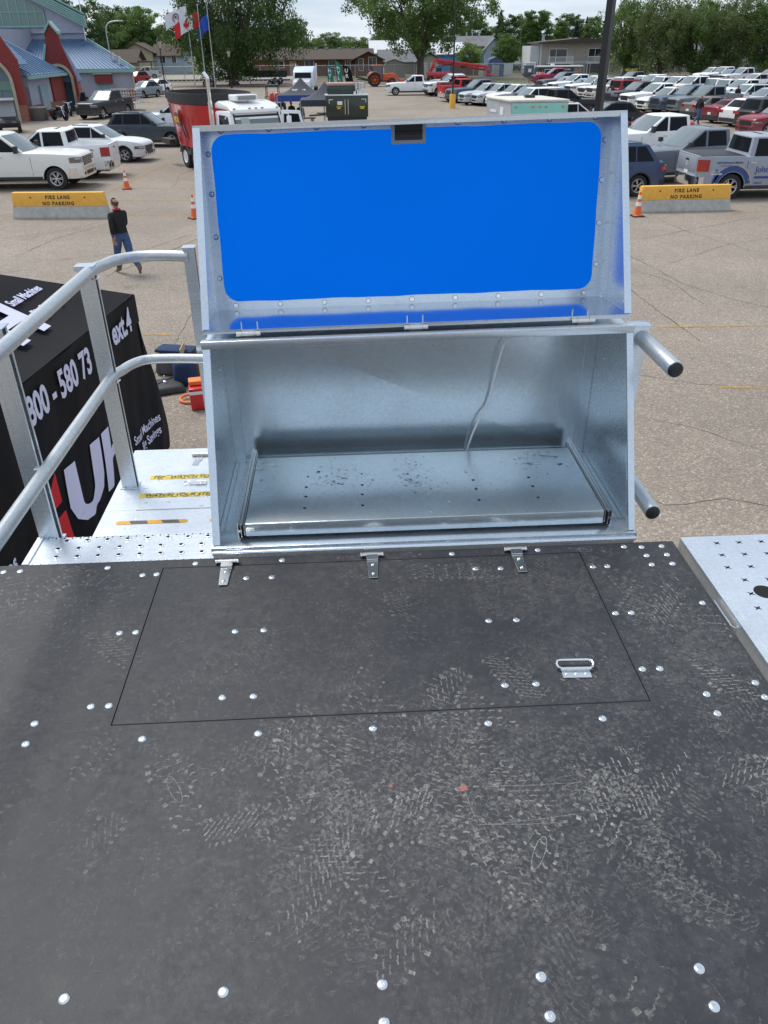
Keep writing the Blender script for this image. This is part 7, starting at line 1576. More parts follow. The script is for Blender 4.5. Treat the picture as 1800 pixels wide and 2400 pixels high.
# things along the arena front
pl_ = at(80, 284); g_ = empty('planter_box', (pl_.x+.3, pl_.y+.6, 0), 'dark stone planter box at the foot of the arena wall', 'planter'); m_ = MB(); m_.box((0, 0, .45), (1.0, 1.0, .9), taper=(1.06, 1.06)); m_.build('planter', varied('dark_pebble', (.12, .10, .085), .95, scale=20, amount=.4), g_, bevel=.03); m_ = MB(); m_.box((0, 0, .93), (1.12, 1.12, .06)); m_.build('rim', STONE, g_)
def bike(px, py, rz, label):
    p = at(px, py); g_ = empty('motorcycle', (p.x, p.y+.3, 0), label, 'motorcycle', R(rz), 'motorcycles by the arch'); tm, rm = wheel_mesh(.31, .13, .21, 8, ALLOY)
    for x in (-.68, .70): o = link(tm, 'wheel', g_, (x, 0, .31)); link(rm, 'rim', o)
    m_ = MB(); m_.tube([(.70, .06, .31), (.52, .06, .78), (.42, .04, .98)], .025, n=8); m_.tube([(.70, -.06, .31), (.52, -.06, .78), (.42, -.04, .98)], .025, n=8); m_.build('front_fork', CHROME, g_)
    m_ = MB(); m_.tube([(.38, 0, .82), (.2, 0, .88), (-.1, 0, .84), (-.2, 0, .70)], [.07, .15, .14, .08], n=12); m_.build('fuel_tank', PAINTK, g_); m_ = MB(); m_.tube([(-.12, 0, .76), (-.4, 0, .74), (-.72, 0, .84)], [.09, .14, .07], n=10, flat=.5); m_.build('saddle', BLACK, g_)
    m_ = MB(); m_.box((.05, 0, .45), (.5, .32, .42)); m_.tube([(.2, -.18, .3), (-.3, -.2, .28), (-.8, -.2, .36)], .05, n=8); m_.box((-.62, .2, .55), (.4, .16, .32)); m_.box((-.62, -.2, .55), (.4, .16, .32)); m_.build('engine', DARK_TRIM, g_, bevel=.02); m_ = MB(); m_.tube([(.30, -.36, 1.06), (.42, -.15, 1.0), (.42, .15, 1.0), (.30, .36, 1.06)], .018, n=8); m_.build('handlebar', CHROME, g_); m_ = MB(); m_.lathe([(.0, -.06), (.08, .0), (.09, .06), (0, .08)], 14, mat=Matrix.Translation((.6, 0, .85)) @ Matrix.Rotation(R(90), 4, 'Y')); m_.build('headlight', LAMP_CLEAR, g_)
bike(139, 283, -35, 'black touring motorcycle nearest to the arena arch'); bike(160, 272, -60, 'second dark motorcycle between the first one and the black pickup')
p = at(20, 312); g_ = empty('golf_cart', (p.x-.2, p.y+1.0, 0), 'dark utility cart with windscreen and flat canopy at the left edge', 'utility cart', R(-70)); tm, rm = wheel_mesh(.31, .24, .17, 5, ALLOY)
for x in (-.95, .95):
    for s in (-1, 1): o = link(tm, 'wheel', g_, (x, s*.62, .31), 0 if s > 0 else PI); link(rm, 'rim', o)
m_ = MB(); m_.prism([(1.5, .35), (1.55, .65), (1.35, .85), (.75, .98), (.6, .5), (-1.0, .5), (-1.1, .9), (-1.5, .9), (-1.5, .35)], 'y', -.62, .62); m_.build('body', PAINTK, g_, bevel=.05); m_ = MB(); m_.box((-.25, 0, .65), (.55, 1.15, .28)); m_.box((-.55, 0, .98), (.14, 1.15, .5)); m_.build('seat', DARK_TRIM, g_, bevel=.04)
m_ = MB(); m_.box((-.1, 0, 1.98), (2.2, 1.36, .08), taper=(.92, .92)); m_.build('canopy', varied('canopy_vinyl', (.16, .17, .21), .5, scale=4), g_, bevel=.03); m_ = MB(); [m_.bar((.75, s*.6, .95), (.45, s*.6, 1.94), .04, .04) for s in (-1, 1)]; [m_.bar((-1.1, s*.6, .9), (-.95, s*.6, 1.94), .04, .04) for s in (-1, 1)]; m_.build('canopy_frame', BLACK, g_); m_ = MB(); m_.add([(.76, -.58, .98), (.76, .58, .98), (.48, .58, 1.9), (.48, -.58, 1.9)], [(0, 1, 2, 3)]); m_.build('windscreen', principled('scratched_screen', (.30, .31, .33), .25), g_, smooth=0, fix=False); m_ = MB(); m_.box((1.53, .35, .70), (.06, .3, .1)); m_.box((1.53, -.35, .70), (.06, .3, .1)); m_.build('headlights', LAMP_CLEAR, g_)
p = at(278, 262); g_ = empty('cage_trailer', (p.x+.1, p.y+2.0, 0), 'grey utility trailer with mesh cage sides behind the black pickup', 'trailer', R(60)); m_ = MB(); m_.bb(-1.6, 1.6, -.8, .8, .5, .6); [m_.bb(-1.6+.32*k, -1.57+.32*k, s*.8-.02, s*.8+.02, .6, 1.7) for k in range(11) for s in (-1, 1)]; [m_.bb(-1.6, 1.6, s*.8-.02, s*.8+.02, z, z+.04) for z in (.85, 1.1, 1.35, 1.66) for s in (-1, 1)]; m_.bb(-1.6, -1.56, -.8, .8, .6, 1.5); m_.bar((1.6, 0, .5), (2.6, 0, .45), .08, .08); m_.build('cage', GALV_DULL, g_, smooth=0)
for s in (-1, 1): o = link(tm, 'wheel', g_, (0, s*.95, .31), 0 if s > 0 else PI); link(rm, 'rim', o)
# ================================================================== MIXER TRUCK
WTR = principled('truck_white', (.80, .81, .81), .3, coat=.6); REDT = varied('mixer_red', (.58, .012, .018), .28, scale=1.5, amount=.12, coat=.6); BLKT = varied('mixer_black', (.035, .033, .032), .7, scale=3, amount=.3)
tk = empty('mixer_truck', (-5.95, 40.3, 0), 'white truck cab facing us with a big red and black feed mixer behind it', 'mixer truck', R(-61)); tk.scale = (1, 1, .92)
tm, rm = wheel_mesh(.52, .30, .30, 5, WTR); wm = MB(); Rx_ = Matrix.Rotation(R(-90), 4, 'X'); wm.lathe([(.31, .12), (.29, .14), (.26, .06), (.12, .05), (.11, .12), (0, .12)], 28, mat=Rx_); wr2 = wm.mesh('rim', WTR, smooth=40)
for x in (-.68, .68, 5.9):
    for s in (-1, 1):
        o = link(tm, 'wheel', tk, (x, s*1.07, .52), 0 if s > 0 else PI); link(wr2, 'rim', o)
        if x < 5: link(tm, 'wheel', tk, (x, s*.72, .52), 0 if s > 0 else PI)
m_ = MB(); [m_.bb(-2.6, 6.9, s*.42-.05, s*.42+.05, .85, 1.1) for s in (-1, 1)]; m_.bb(2.2, 3.4, -1.15, -.55, .55, 1.05); m_.bb(2.2, 3.4, .55, 1.15, .55, 1.05); m_.build('chassis', DARK_TRIM, tk, smooth=0)
m_ = MB()
for x in (-.68, .68):
    for s in (-1, 1):
        n = 10; vs = []; fs = []
        for k in range(n+1): a = R(15)+R(150)*k/n; vs += [(x+.62*math.cos(a), s*.62, .52+.62*math.sin(a)), (x+.62*math.cos(a), s*1.24, .52+.62*math.sin(a)), (x+.64*math.cos(a), s*1.24, .52+.65*math.sin(a)), (x+.64*math.cos(a), s*.62, .52+.65*math.sin(a))]
        for k in range(n):
            for q in range(4): fs.append((4*k+q, 4*k+(q+1) % 4, 4*k+4+(q+1) % 4, 4*k+4+q))
        m_.add(vs, fs)
m_.build('mudguard', GALV_DULL, tk, smooth=40)
def oval(z, rx_, ry_, n=40, sq=2.6):
    return [(rx_*math.copysign(abs(math.cos(t))**(2/sq), math.cos(t)), ry_*math.copysign(abs(math.sin(t))**(2/sq), math.sin(t)), z) for t in [2*PI*k/n for k in range(n)]]
def tub(rings, mats, nm, par):
    m_ = MB(); n = 40; vs = [p for r in rings for p in r]; fs = [(i*n+k, i*n+(k+1) % n, (i+1)*n+(k+1) % n, (i+1)*n+k) for i in range(len(rings)-1) for k in range(n)]; m_.add(vs, fs); return m_.build(nm, mats, par, smooth=50)
def sh(r, dx): return [(x+dx, y, z) for x, y, z in r]
mix = tub([sh(oval(1.0, 2.1, 1.15), -.1), sh(oval(1.05, 2.25, 1.3), -.1), sh(oval(2.9, 2.55, 1.58), -.1), sh(oval(2.95, 2.60, 1.63), -.1), sh(oval(2.98, 2.54, 1.57), -.1)], REDT, 'mixer_tub', tk)
rim_ = tub([sh(oval(2.985, 2.56, 1.59), -.1), sh(oval(3.42, 2.60, 1.63), -.1), sh(oval(3.45, 2.60, 1.63), -.1), sh(oval(3.45, 2.52, 1.55), -.1), sh(oval(2.6, 2.4, 1.45), -.1)], BLKT, 'black_extension', tk)
m_ = MB(); m_.add(sh(oval(2.3, 2.5, 1.3), -.1), [tuple(range(40))]); m_.build('tub_floor', HOLE, tk, smooth=0, fix=False)
m_ = MB(); [m_.bar((x, -1.48, 1.5), (x, -1.66, 2.2), .04, .04) for x in (.55, .95)]; m_.bb(-2.9, -1.7, -1.55, -1.25, 1.0, 1.25); [m_.bar((x, 1.5*s, 2.94), (x, 1.5*s, 3.0), .08, .08) for x in (-1, 1) for s in (-1, 1)]; m_.build('linkage', BLKT, tk, smooth=0)
YE_ = principled('emblem_yellow', (.80, .55, .02), .4); sc_ = (1.42-.98)/1.7; fr_ = frame((-.45, -1.555, 2.18), (1, 0, 0), (0, -.15, 1)); m_ = MB(); m_.lathe([(.34, 0), (.34, .015), (0, .015)], 28, mat=fr_ @ Matrix.Translation((.35, .10, -.01))); m_.build('emblem_disc', principled('emblem_dark_red', (.25, .01, .01), .4), tk, smooth=0); text('NDE', .34, YE_, fr_ @ Matrix.Translation((0, 0, .03)), 'emblem_lettering', tk, .004, .012, sx=.95)
# cab
CXx = 4.55; m_ = MB(); m_.prism([(3.5, 1.0), (3.5, 2.75), (3.6, 2.85), (5.05, 2.92), (5.15, 2.86), (5.55, 1.95), (5.6, 1.0)], 'y', -1.12, 1.12); m_.build('cab', WTR, tk, bevel=.07, seg=3)
m_ = MB(); m_.prism([(3.5, 2.93), (3.5, 3.15), (3.9, 3.25), (4.9, 3.12), (5.3, 2.95), (5.32, 2.80), (5.1, 2.88), (4.5, 2.935)], 'y', -1.10, 1.10); m_.build('roof_cap', WTR, tk, bevel=.06, seg=3)
m_ = MB(); m_.bb(3.9, 4.7, -.62, .38, 3.26, 3.50); m_.build('air_conditioner', WTR, tk, bevel=.06, seg=3); m_ = MB(); [m_.bb(4.706, 4.712, -.52, .28, 3.30+k*.035, 3.315+k*.035) for k in range(5)]; m_.build('grille', DARK_TRIM, tk, smooth=0)
m_ = MB(); [m_.bb(5.22, 5.28, y-.05, y+.05, 2.985, 3.02) for y in (-.95, -.28, 0, .28, .95)]; m_.build_each('marker_lamp', AMBER, tk, smooth=0)
def wsp(y, v, off=0): return (5.165+.375*(1-v)+off, y, 1.98+.80*v)
m_ = MB(); m_.add([wsp(-1.0, 0, .014), wsp(1.0, 0, .014), wsp(.96, 1, .014), wsp(-.96, 1, .014)], [(0, 1, 2, 3)]); m_.build('windscreen', principled('truck_windscreen', (.13, .16, .16), .06, spec=.8), tk, smooth=0, fix=False)
m_ = MB(); m_.add([wsp(-.96, .84, .019), wsp(.96, .84, .019), wsp(.96, 1, .019), wsp(-.96, 1, .019)], [(0, 1, 2, 3)]); m_.bar(wsp(-1.02, 0, .02), wsp(-.98, 1, .02), .05, .04); m_.bar(wsp(1.02, 0, .02), wsp(.98, 1, .02), .05, .04); m_.build('windscreen_surround', BLACK, tk, smooth=0, fix=False)
m_ = MB(); m_.add([wsp(-.72, .45, .017), wsp(-.35, .45, .017), wsp(-.35, .8, .017), wsp(-.72, .8, .017)], [(0, 1, 2, 3)]); m_.build('paper_sheet', principled('paper_behind_glass', (.35, .42, .38), .5), tk, smooth=0, fix=False)
for s in (-1, 1):
    m_ = MB(); m_.prism([(3.9, 2.0), (5.1, 2.0), (4.9, 2.7), (3.95, 2.7)], 'y', s*1.122, s*1.132); m_.build('side_window', GLASS, tk, smooth=0)
    m_ = MB(); m_.tube([(5.3, s*1.12, 2.75), (5.35, s*1.4, 2.7), (5.35, s*1.42, 2.0), (5.3, s*1.15, 1.9)], .025, n=8); m_.build('mirror_bracket', WTR, tk); m_ = MB(); m_.box((5.35, s*1.42, 2.35), (.10, .20, .55)); m_.build('wing_mirror', WTR if s > 0 else DARK_TRIM, tk, bevel=.03)
m_ = MB(); m_.prism([(5.62, 1.0), (5.62, 1.93), (7.1, 1.72), (7.25, 1.6), (7.28, .75), (5.62, .75)], 'y', -.95, .95); m_.build('bonnet', WTR, tk, bevel=.08, seg=3); m_ = MB(); m_.bb(7.285, 7.32, -.6, .6, .8, 1.55); m_.build('radiator_grille', CHROME, tk, smooth=0); m_ = MB(); m_.bb(7.1, 7.5, -1.2, 1.2, .4, .72); m_.build('front_bumper', CHROME, tk, bevel=.04)
m_ = MB(); m_.tube(smooth_path([(3.35, -1.22, .9), (3.35, -1.22, 2.0), (3.35, -1.22, 3.9), (3.35, -1.22, 4.15), (3.2, -1.3, 4.35)], 4), .075, n=14); m_.build('exhaust_stack', CHROME, tk); m_ = MB(); m_.cyl((3.35, -1.22, 1.6), (3.35, -1.22, 3.2), .10, n=16); m_.build('exhaust_guard', CHROME, tk)
m_ = MB(); m_.prism([(0, 0), (1.1, 0), (1.1, .95), (.9, 1.75), (.1, 1.8), (0, .95)], 'x', -.04, .04); dn_ = m_.build('open_door', WTR, tk, bevel=.02); dn_.location = (5.0, 1.16, 1.05); dn_.rotation_euler = (0, 0, R(-8)); m_ = MB(); m_.prism([(.14, .95), (.97, .95), (.82, 1.62), (.18, 1.66)], 'x', -.05, .05); m_.build('door_window', GLASS, dn_, smooth=0)
m_ = MB(); [m_.cyl((3.2, -.5+.3*k, 3.27), (3.75, -.5+.3*k, 3.3), .05, .08, n=10) for k in (3, 4)]; m_.build('air_horn', CHROME, tk)
# ================================================================== NEAR BLACK CANOPY WITH LETTERING
CNV = varied('black_canvas', (.005, .005, .0075), .75, scale=1.2, amount=.5, bump=.5, bscale=3.2, spec=.25); LET = principled('printed_lavender_white', (.62, .62, .80), .75); PRED = principled('printed_red', (.55, .01, .02), .75)
a7 = R(7); CP = Vector((-2.64, 9.74, 0)); cdv = Vector((-math.sin(a7), -math.cos(a7), 0)); cnv = Vector((math.cos(a7), -math.sin(a7), 0)); ZV = Vector((0, 0, 1))
tent = empty('canopy_tent', CP, 'black canopy tent with big white lettering and a red logo, behind the left guard rail', 'canopy tent')
def tp(name, m_, mat, **kw): o = m_.build(name, mat, tent, **kw); o.location = -CP; return o
LT, DT, ZE, ZR = 6.0, 3.0, 2.3, 3.02
def CW(u, v, off=0): fl = (.34*(1-min(1, v/2.3)))*(1-min(1, max(0, u)/1.5)) if v < 2.3 else 0; return CP+cdv*(u-fl)+ZV*v+cnv*off
m_ = MB()
def wallf(a, b): u = LT*a; v = .06+2.24*b; return CW(u, v, .055*math.sin(u*3.1+v*2)*(1-b)+.030*math.sin(u*8+v)*math.sin(v*2.4)*(1-b*.7)+.010*math.sin(u*21+v*6)*(1-b))
m_.grid(wallf, 180, 60); tp('side_wall', m_, CNV, smooth=60, fix=False)
m_ = MB(); m_.grid(lambda a, b: CP-cnv*(DT*a)+ZV*(.06+2.24*b)+cdv*(.02*math.sin(a*17)*(1-b)), 30, 10); tp('end_wall', m_, CNV, smooth=60, fix=False)
A, B_, C_2, D_ = CP+ZV*ZE, CP+cdv*LT+ZV*ZE, CP+cdv*LT-cnv*DT+ZV*ZE, CP-cnv*DT+ZV*ZE; R1, R2 = CP+cdv*1.5-cnv*1.5+ZV*ZR, CP+cdv*(LT-1.5)-cnv*1.5+ZV*ZR
def RF(u, s, off=0): p = CP+cdv*u+ZV*ZE; q = CP+cdv*u-cnv*1.5+ZV*ZR; nrm = (cdv.cross(q-p)).normalized(); nrm = nrm if nrm.z > 0 else -nrm; return p.lerp(q, s)+nrm*off
def sag(a, b): return -.09*math.sin(PI*a)*math.sin(PI*min(1, b*1.3))
m_ = MB()
def face(p, q, r_, s_, n1, n2): m_.grid(lambda a, b: (p.lerp(q, a)).lerp(s_.lerp(r_, a), b)+ZV*(sag(a, b)), n1, n2)
face(A, B_, R2, R1, 30, 10); face(B_, C_2, R2, R2, 12, 10); face(C_2, D_, R1, R2, 20, 8); face(D_, A, R1, R1, 12, 10); tp('roof', m_, CNV, smooth=50, fix=False)
m_ = MB(); m_.grid(lambda a, b: CP+cdv*(LT*a)+cnv*(.015+.012*math.sin(a*40))+ZV*(ZE-.34*b), 60, 4); m_.grid(lambda a, b: CP-cnv*(DT*a)-cdv*(.012)+ZV*(ZE-.34*b), 20, 3); tp('valance', m_, CNV, smooth=60, fix=False)
m_ = MB(); [m_.cyl(CP+cdv*u-cnv*w_+ZV*0, CP+cdv*u-cnv*w_+ZV*(ZE-.02), .02, n=8) for u in (.06, 3.0, LT-.06) for w_ in (.08, DT-.06)]; tp('frame_leg', m_, GALV_DULL)
xd = -cdv
def foldz(u, v): b = (v-.06)/2.24; return .055*math.sin(u*3.1+v*2)*(1-b)+.030*math.sin(u*8+v)*math.sin(v*2.4)*(1-b*.7)+.010*math.sin(u*21+v*6)*(1-b)
def tw(body, size, u, v, sx, mat=LET, bold=.006, off=0, **kw):
    "print that lies in the folds of the cloth"
    o = text(body, size, mat, frame(CP+cdv*u+ZV*v, xd, ZV), 'lettering', tent, .0, bold, sx=sx, **kw); o.location = -CP
    bm = bmesh.new(); bm.from_mesh(o.data)
    for _ in range(2):
        es = [e for e in bm.edges if e.calc_length() > .07]
        if es: bmesh.ops.subdivide_edges(bm, edges=es, cuts=1); bmesh.ops.triangulate(bm, faces=bm.faces)
    for vt in bm.verts:
        q = vt.co-CP; uu, v2 = q.dot(cdv), q.z; lift = .016
        fl = (.34*(1-min(1, v2/2.3)))*(1-min(1, max(0, uu)/1.5)); vt.co = CP+cdv*uu+ZV*v2+cnv*max(foldz(uu+fl, v2)+lift, .040 if v2 > 1.85 else -9)
    bm.to_mesh(o.data); bm.free(); return o
tw('800 - 580 73', .39, 3.06, 1.91, .74, bold=.012, off=.06); tw('ext.4', .39, .93, 1.96, .78, bold=.012, off=.06); tw('UH', .90, 2.72, .56, 1.32, bold=.035, off=.10, shear=.12)
tw('Small Machines', .165, .80, .60, .80, bold=.003, off=.07); tw('Big Savings', .165, .62, .43, .82, bold=.003, off=.07); tw('Machines', .24, 4.72, .90, .95, bold=.006, off=.06)
m_ = MB(); m_.add([CW(3.07, 1.0, .045), CW(2.87, 1.0, .045), CW(2.86, 1.33, .04), CW(3.02, 1.2, .04)], [(0, 1, 2, 3)]); m_.add([CW(3.09, .25, .07), CW(2.84, .25, .07), CW(2.87, .9, .06), CW(3.07, .9, .06)], [(0, 1, 2, 3)]); tp('red_logo', m_, PRED, smooth=0, fix=False)
fr_ = lambda u, s: frame(RF(u, s, -.008), xd, (RF(u, 1)-RF(u, 0)))
for body, sz, u, s, sx, bd in (('UH', .80, 3.0, .20, 1.2, .03), ('Small Machines', .15, 1.6, .44, .75, .003), ('Big Savings', .17, 1.57, .28, .8, .004)):
    o = text(body, sz, LET, fr_(u, s), 'lettering', tent, .002, bd, sx=sx); o.location = -CP
m_ = MB(); q = [RF(3.65, .12, 0), RF(3.4, .12, 0), RF(3.4, .2, 0), RF(3.62, .24, 0)]; m_.add([p+ZV*.004 for p in q], [(0, 1, 2, 3)]); tp('red_logo', m_, PRED, smooth=0, fix=False)
# luggage on the ground beside it
def lump(name, px, py, size, mat, label, cat, rz=0, bevel=.08, top=(.85, .85)):
    p = at(px, py); g_ = empty(name, (p.x, p.y, 0), label, cat, R(rz)); m_ = MB(); m_.box((0, 0, size[2]/2+.003), size, taper=top); o = m_.build('bag_body' if 'bag' in name else 'body', mat, g_, bevel=bevel, seg=3, smooth=60); return g_
NAVB = varied('navy_canvas', (.012, .03, .09), .85, scale=9, amount=.3); GRB = varied('grey_canvas', (.09, .08, .085), .9, scale=9, amount=.25)
g_ = lump('travel_bag', 420, 874, (.75, .42, .38), GRB, 'grey travel bag with blue edge behind the guard rail end post', 'bag', -15); m_ = MB(); m_.box((0, .04, .42), (.68, .34, .06)); m_.build('blue_flap', NAVB, g_, bevel=.02)
g_ = lump('duffel_bag', 438, 900, (.42, .40, .46), NAVB, 'navy blue duffel bag standing right of the grey travel bag', 'bag', 10, .12); m_ = MB(); m_.tube(smooth_path([(-.12, -.14, .46), (-.08, -.14, .53), (.08, -.14, .53), (.12, -.14, .46)], 4), .012, n=8); m_.build('handle', BLACK, g_)
g_ = lump('weighted_base', 390, 914, (.62, .55, .13), DARK_TRIM, 'black flat weight bag with a chrome fitting at the canopy corner', 'weight', 20, .05); m_ = MB(); m_.lathe([(.035, .13), (.03, .16), (.012, .17), (.012, .26), (0, .26)], 12); m_.build('fitting', CHROME, g_); m_ = MB(); m_.bar((-.25, -.1, .14), (.2, .22, .14), .03, .006); m_.build('strap', BLACK, g_)
CARD = principled('cardboard', (.26, .13, .07), .9); p = at(470, 885); g_ = empty('open_box', (p.x, p.y, 0), 'brown open cardboard box beside the storage box edge', 'box'); m_ = MB(); [m_.bb(*q) for q in ((-.24, .24, -.2, -.19, 0, .42), (-.24, .24, .19, .2, 0, .42), (-.24, -.23, -.19, .19, 0, .42), (.23, .24, -.19, .19, 0, .42), (-.23, .23, -.19, .19, .003, .02))]; m_.build('carton', CARD, g_, smooth=0); m_ = MB(); m_.bb(-.25, -.235, -.2, .2, .43, .58); m_.build('flap', principled('carton_inside', (.45, .33, .2), .9), g_, smooth=0)
p = at(470, 955); g_ = empty('red_canister', (p.x, p.y, 0), 'red box with white top label beside the orange ring', 'container', R(12)); m_ = MB(); m_.box((0, 0, .19), (.28, .24, .36)); m_.build('body', REDT, g_, bevel=.015); m_ = MB(); m_.bb(-.141, .10, -.124, -.121, .27, .32); m_.build('label', WHITE, g_, smooth=0); m_ = MB(); m_.box((0, .1, .41), (.26, .2, .07)); m_.build('cap', HIVIS, g_, bevel=.015)
p = at(448, 940); g_ = empty('orange_ring', (p.x, p.y, .03), 'bright orange plastic ring lying on the asphalt by the red box', 'ring'); m_ = MB(); m_.tube([(.17*math.cos(t), .13*math.sin(t), .015+.02*math.sin(t)) for t in np.linspace(0, 2*PI, 24)], .022, n=8, caps=False); m_.build('ring', HIVIS, g_)
# ================================================================== MIDDLE DISTANCE
def canopy(x0, x1, y0, ze, zp, mat, label, vmat=None, val=.35):
    cx, cy = (x0+x1)/2, y0+(x1-x0)/2; g_ = empty('canopy_tent', (cx, cy, 0), label, 'canopy tent'); o = (x1-x0)/2; P = [Vector((-o, -o, ze)), Vector((o, -o, ze)), Vector((o, o, ze)), Vector((-o, o, ze))]; T_ = Vector((0, 0, zp)); m_ = MB()
    for k in range(4):
        a, b = P[k], P[(k+1) % 4]; m_.grid(lambda u, v: a.lerp(b, u).lerp(T_, v)-Vector((0, 0, .28*math.sin(PI*v)*(1-.3*math.sin(PI*u)))), 10, 10)
    m_.build('roof', mat, g_, smooth=40, fix=False); m_ = MB()
    for k in range(4): a, b = P[k], P[(k+1) % 4]; m_.quad(a, b, b-Vector((0, 0, val)), a-Vector((0, 0, val)))
    m_.build('valance', vmat or mat, g_, smooth=0, fix=False)
    for k in range(4): m_ = MB(); q = P[k]*.985; m_.cyl((q.x, q.y, 0), (q.x, q.y, ze-.01), .03, n=8); m_.build('leg', GALV_DULL, g_)
    return g_
CNG = varied('charcoal_canvas', (.055, .058, .075), .85, scale=2, amount=.2); CNB = principled('navy_valance', (.03, .07, .28), .8)
tb = canopy(-3.95, -.95, 56.0, 2.2, 3.15, CNG, 'charcoal canopy tent with yellow bear emblem and blue valance', CNB); canopy(-2.35, .65, 52.6, 2.1, 3.0, CNG, 'plain dark canopy tent just left of the green smoker box')
m_ = MB(); fr2 = frame((0, -1.02, 2.2), (1, 0, 0), (0, .85, .62)); m_.add([fr2 @ Vector((x, y, .06)) for x, y in ((-.42, -.15), (-.36, .12), (-.12, .26), (.15, .25), (.38, .12), (.45, -.08), (.3, -.25), (.1, -.2), (-.1, -.28), (-.25, -.2))], [tuple(range(10))]); m_.build('bear_emblem', YE_, tb, smooth=0, fix=False); text('THE BEAR', .2, WHITE, fr2 @ Matrix.Translation((-.55, .30, .06)), 'lettering', tb, .003, .004)
for x, y, lb in ((-2.6, 58.2, 'folding table under the yellow emblem tent'), (-1.4, 54.5, 'white topped table at the plain dark tent')):
    g_ = empty('folding_table', (x, y, 0), lb, 'table'); m_ = MB(); m_.bb(-1, 1, -.4, .4, .72, .76); m_.build('table_top', WHITE if 'white' in lb else DARK_TRIM, g_, smooth=0); [MB().cyl((a, b, 0), (a, b, .719), .02, n=6).build('leg', DARK_TRIM, g_) for a in (-.85, .85) for b in (-.32, .32)]
# green smoker box trailer
DG = varied('dark_green_paint', (.018, .032, .020), .4, scale=2, amount=.15, coat=.4)
g_ = empty('smoker_trailer', (.46, 50.5, .98), 'dark green smoker box trailer with silver top, roll and round vent', 'smoker trailer'); m_ = MB(); m_.bb(-1.6, 1.6, 0.0, 1.9, .38, 1.66); sb = m_.build('cabinet', DG, g_, bevel=.02); m_ = MB(); m_.bb(-1.66, 1.66, -.08, 1.95, 1.665, 1.74); m_.build('silver_top', ZINC, g_, bevel=.01)
for a, b in ((-.85, -.10), (.05, 1.4)):
    m_ = MB(); m_.bb(a, b, -.03, -.002, .45, 1.5); dq = m_.build('door', DG, g_, bevel=.012); m_ = MB(); m_.bb(b-.06 if a < 0 else a+.02, b-.02 if a < 0 else a+.06, -.06, -.032, .55, 1.45); m_.build('latch', CHROME, dq)
m_ = MB(); m_.bb(-.72, -.35, -.036, -.031, 1.12, 1.34); m_.build('label', WHITE, g_, smooth=0); text('SMOKE', .11, YE_, frame((-.78, -.037, .93), (1, 0, 0), (0, 0, 1)), 'sticker', g_, .002, .006) if 0 else None
m_ = MB(); m_.bb(-.78, -.42, -.036, -.031, .98, 1.03); m_.bb(-.74, -.5, -.036, -.031, .88, .94); m_.bb(.95, 1.35, -.036, -.031, .98, 1.03); m_.bb(1.0, 1.3, -.036, -.031, .88, .95); m_.build('yellow_stickers', YE_, g_, smooth=0); m_ = MB(); [m_.bb(*q) for q in ((-1.35, -1.05, -.01, -.003, 1.42, 1.46), (-1.35, -1.31, -.01, -.003, 1.2, 1.42), (1.1, 1.45, -.036, -.031, 1.43, 1.47), (1.41, 1.45, -.036, -.031, 1.25, 1.43))]; m_.build('corner_marks', WHITE, g_, smooth=0)
m_ = MB(); m_.bb(-1.45, .55, .9, 1.5, 1.745, 2.25); m_.build('roll_housing', DG, g_, bevel=.03); m_ = MB(); m_.cyl((-1.45, 1.2, 2.31), (.55, 1.2, 2.31), .12, n=16); m_.build('rolled_awning', principled('salmon_roll', (.62, .38, .32), .6), g_); m_ = MB(); m_.lathe([(.28, 1.745), (.28, 1.95), (.44, 2.05), (.46, 2.38), (.42, 2.38), (.40, 2.1)], 28, mat=Matrix.Translation((1.0, 1.1, 0))); m_.build('round_vent', ZINC, g_, smooth=40)
tm2, rm2 = wheel_mesh(.36, .2, .22, 5, ALLOY)
for x in (-2.0, .9):
    o = link(tm2, 'wheel', g_, (x if x < 0 else 1.2, -.05 if x < 0 else 2.0, -.78), PI); link(rm2, 'rim', o)
g_.scale = (.77, .77, .86); m_ = MB(); m_.bar((-1.62, .9, .5), (-2.9, .9, .45), .1, .1); m_.bb(-2.3, -1.61, -.02, .02, .6, .68); m_.bb(-1.5, 1.5, .1, 1.8, .28, .375); m_.bb(-1.5, 1.5, .1, 1.8, -.75, .27); m_.build('drawbar', DARK_TRIM, g_)
# black skid steer with red bottles behind the cab
g_ = empty('skid_loader', (atY(640, 230, 74).x, 74, 0), 'black compact loader with twin red cylinders and yellow trim behind the truck cab', 'loader', R(-80)); tm3, rm3 = wheel_mesh(.42, .3, .22, 5, YE_)
for x in (-.6, .6):
    for s in (-1, 1): o = link(tm3, 'wheel', g_, (x, s*.8, .42), 0 if s > 0 else PI); link(rm3, 'rim', o)
m_ = MB(); m_.prism([(-1.3, .35), (1.0, .35), (1.1, .9), (.5, 1.0), (-1.2, 1.25)], 'y', -.6, .6); m_.build('body', PAINTK, g_, bevel=.05); m_ = MB(); [m_.bar(a, b, .06, .06) for s in (-.5, .5) for a, b in (((.5, s, 1.0), (.4, s, 2.05)), ((-.7, s, 1.2), (-.7, s, 2.05)), ((.4, s, 2.05), (-.7, s, 2.05)))]; m_.bb(-.75, .45, -.55, .55, 2.07, 2.12); m_.build('cage', BLACK, g_); m_ = MB(); [m_.bb(.9, 1.05, s*.5-.1, s*.5+.1, 1.0, 1.25) for s in (-1, 1)]; m_.build('yellow_panel', YE_, g_)
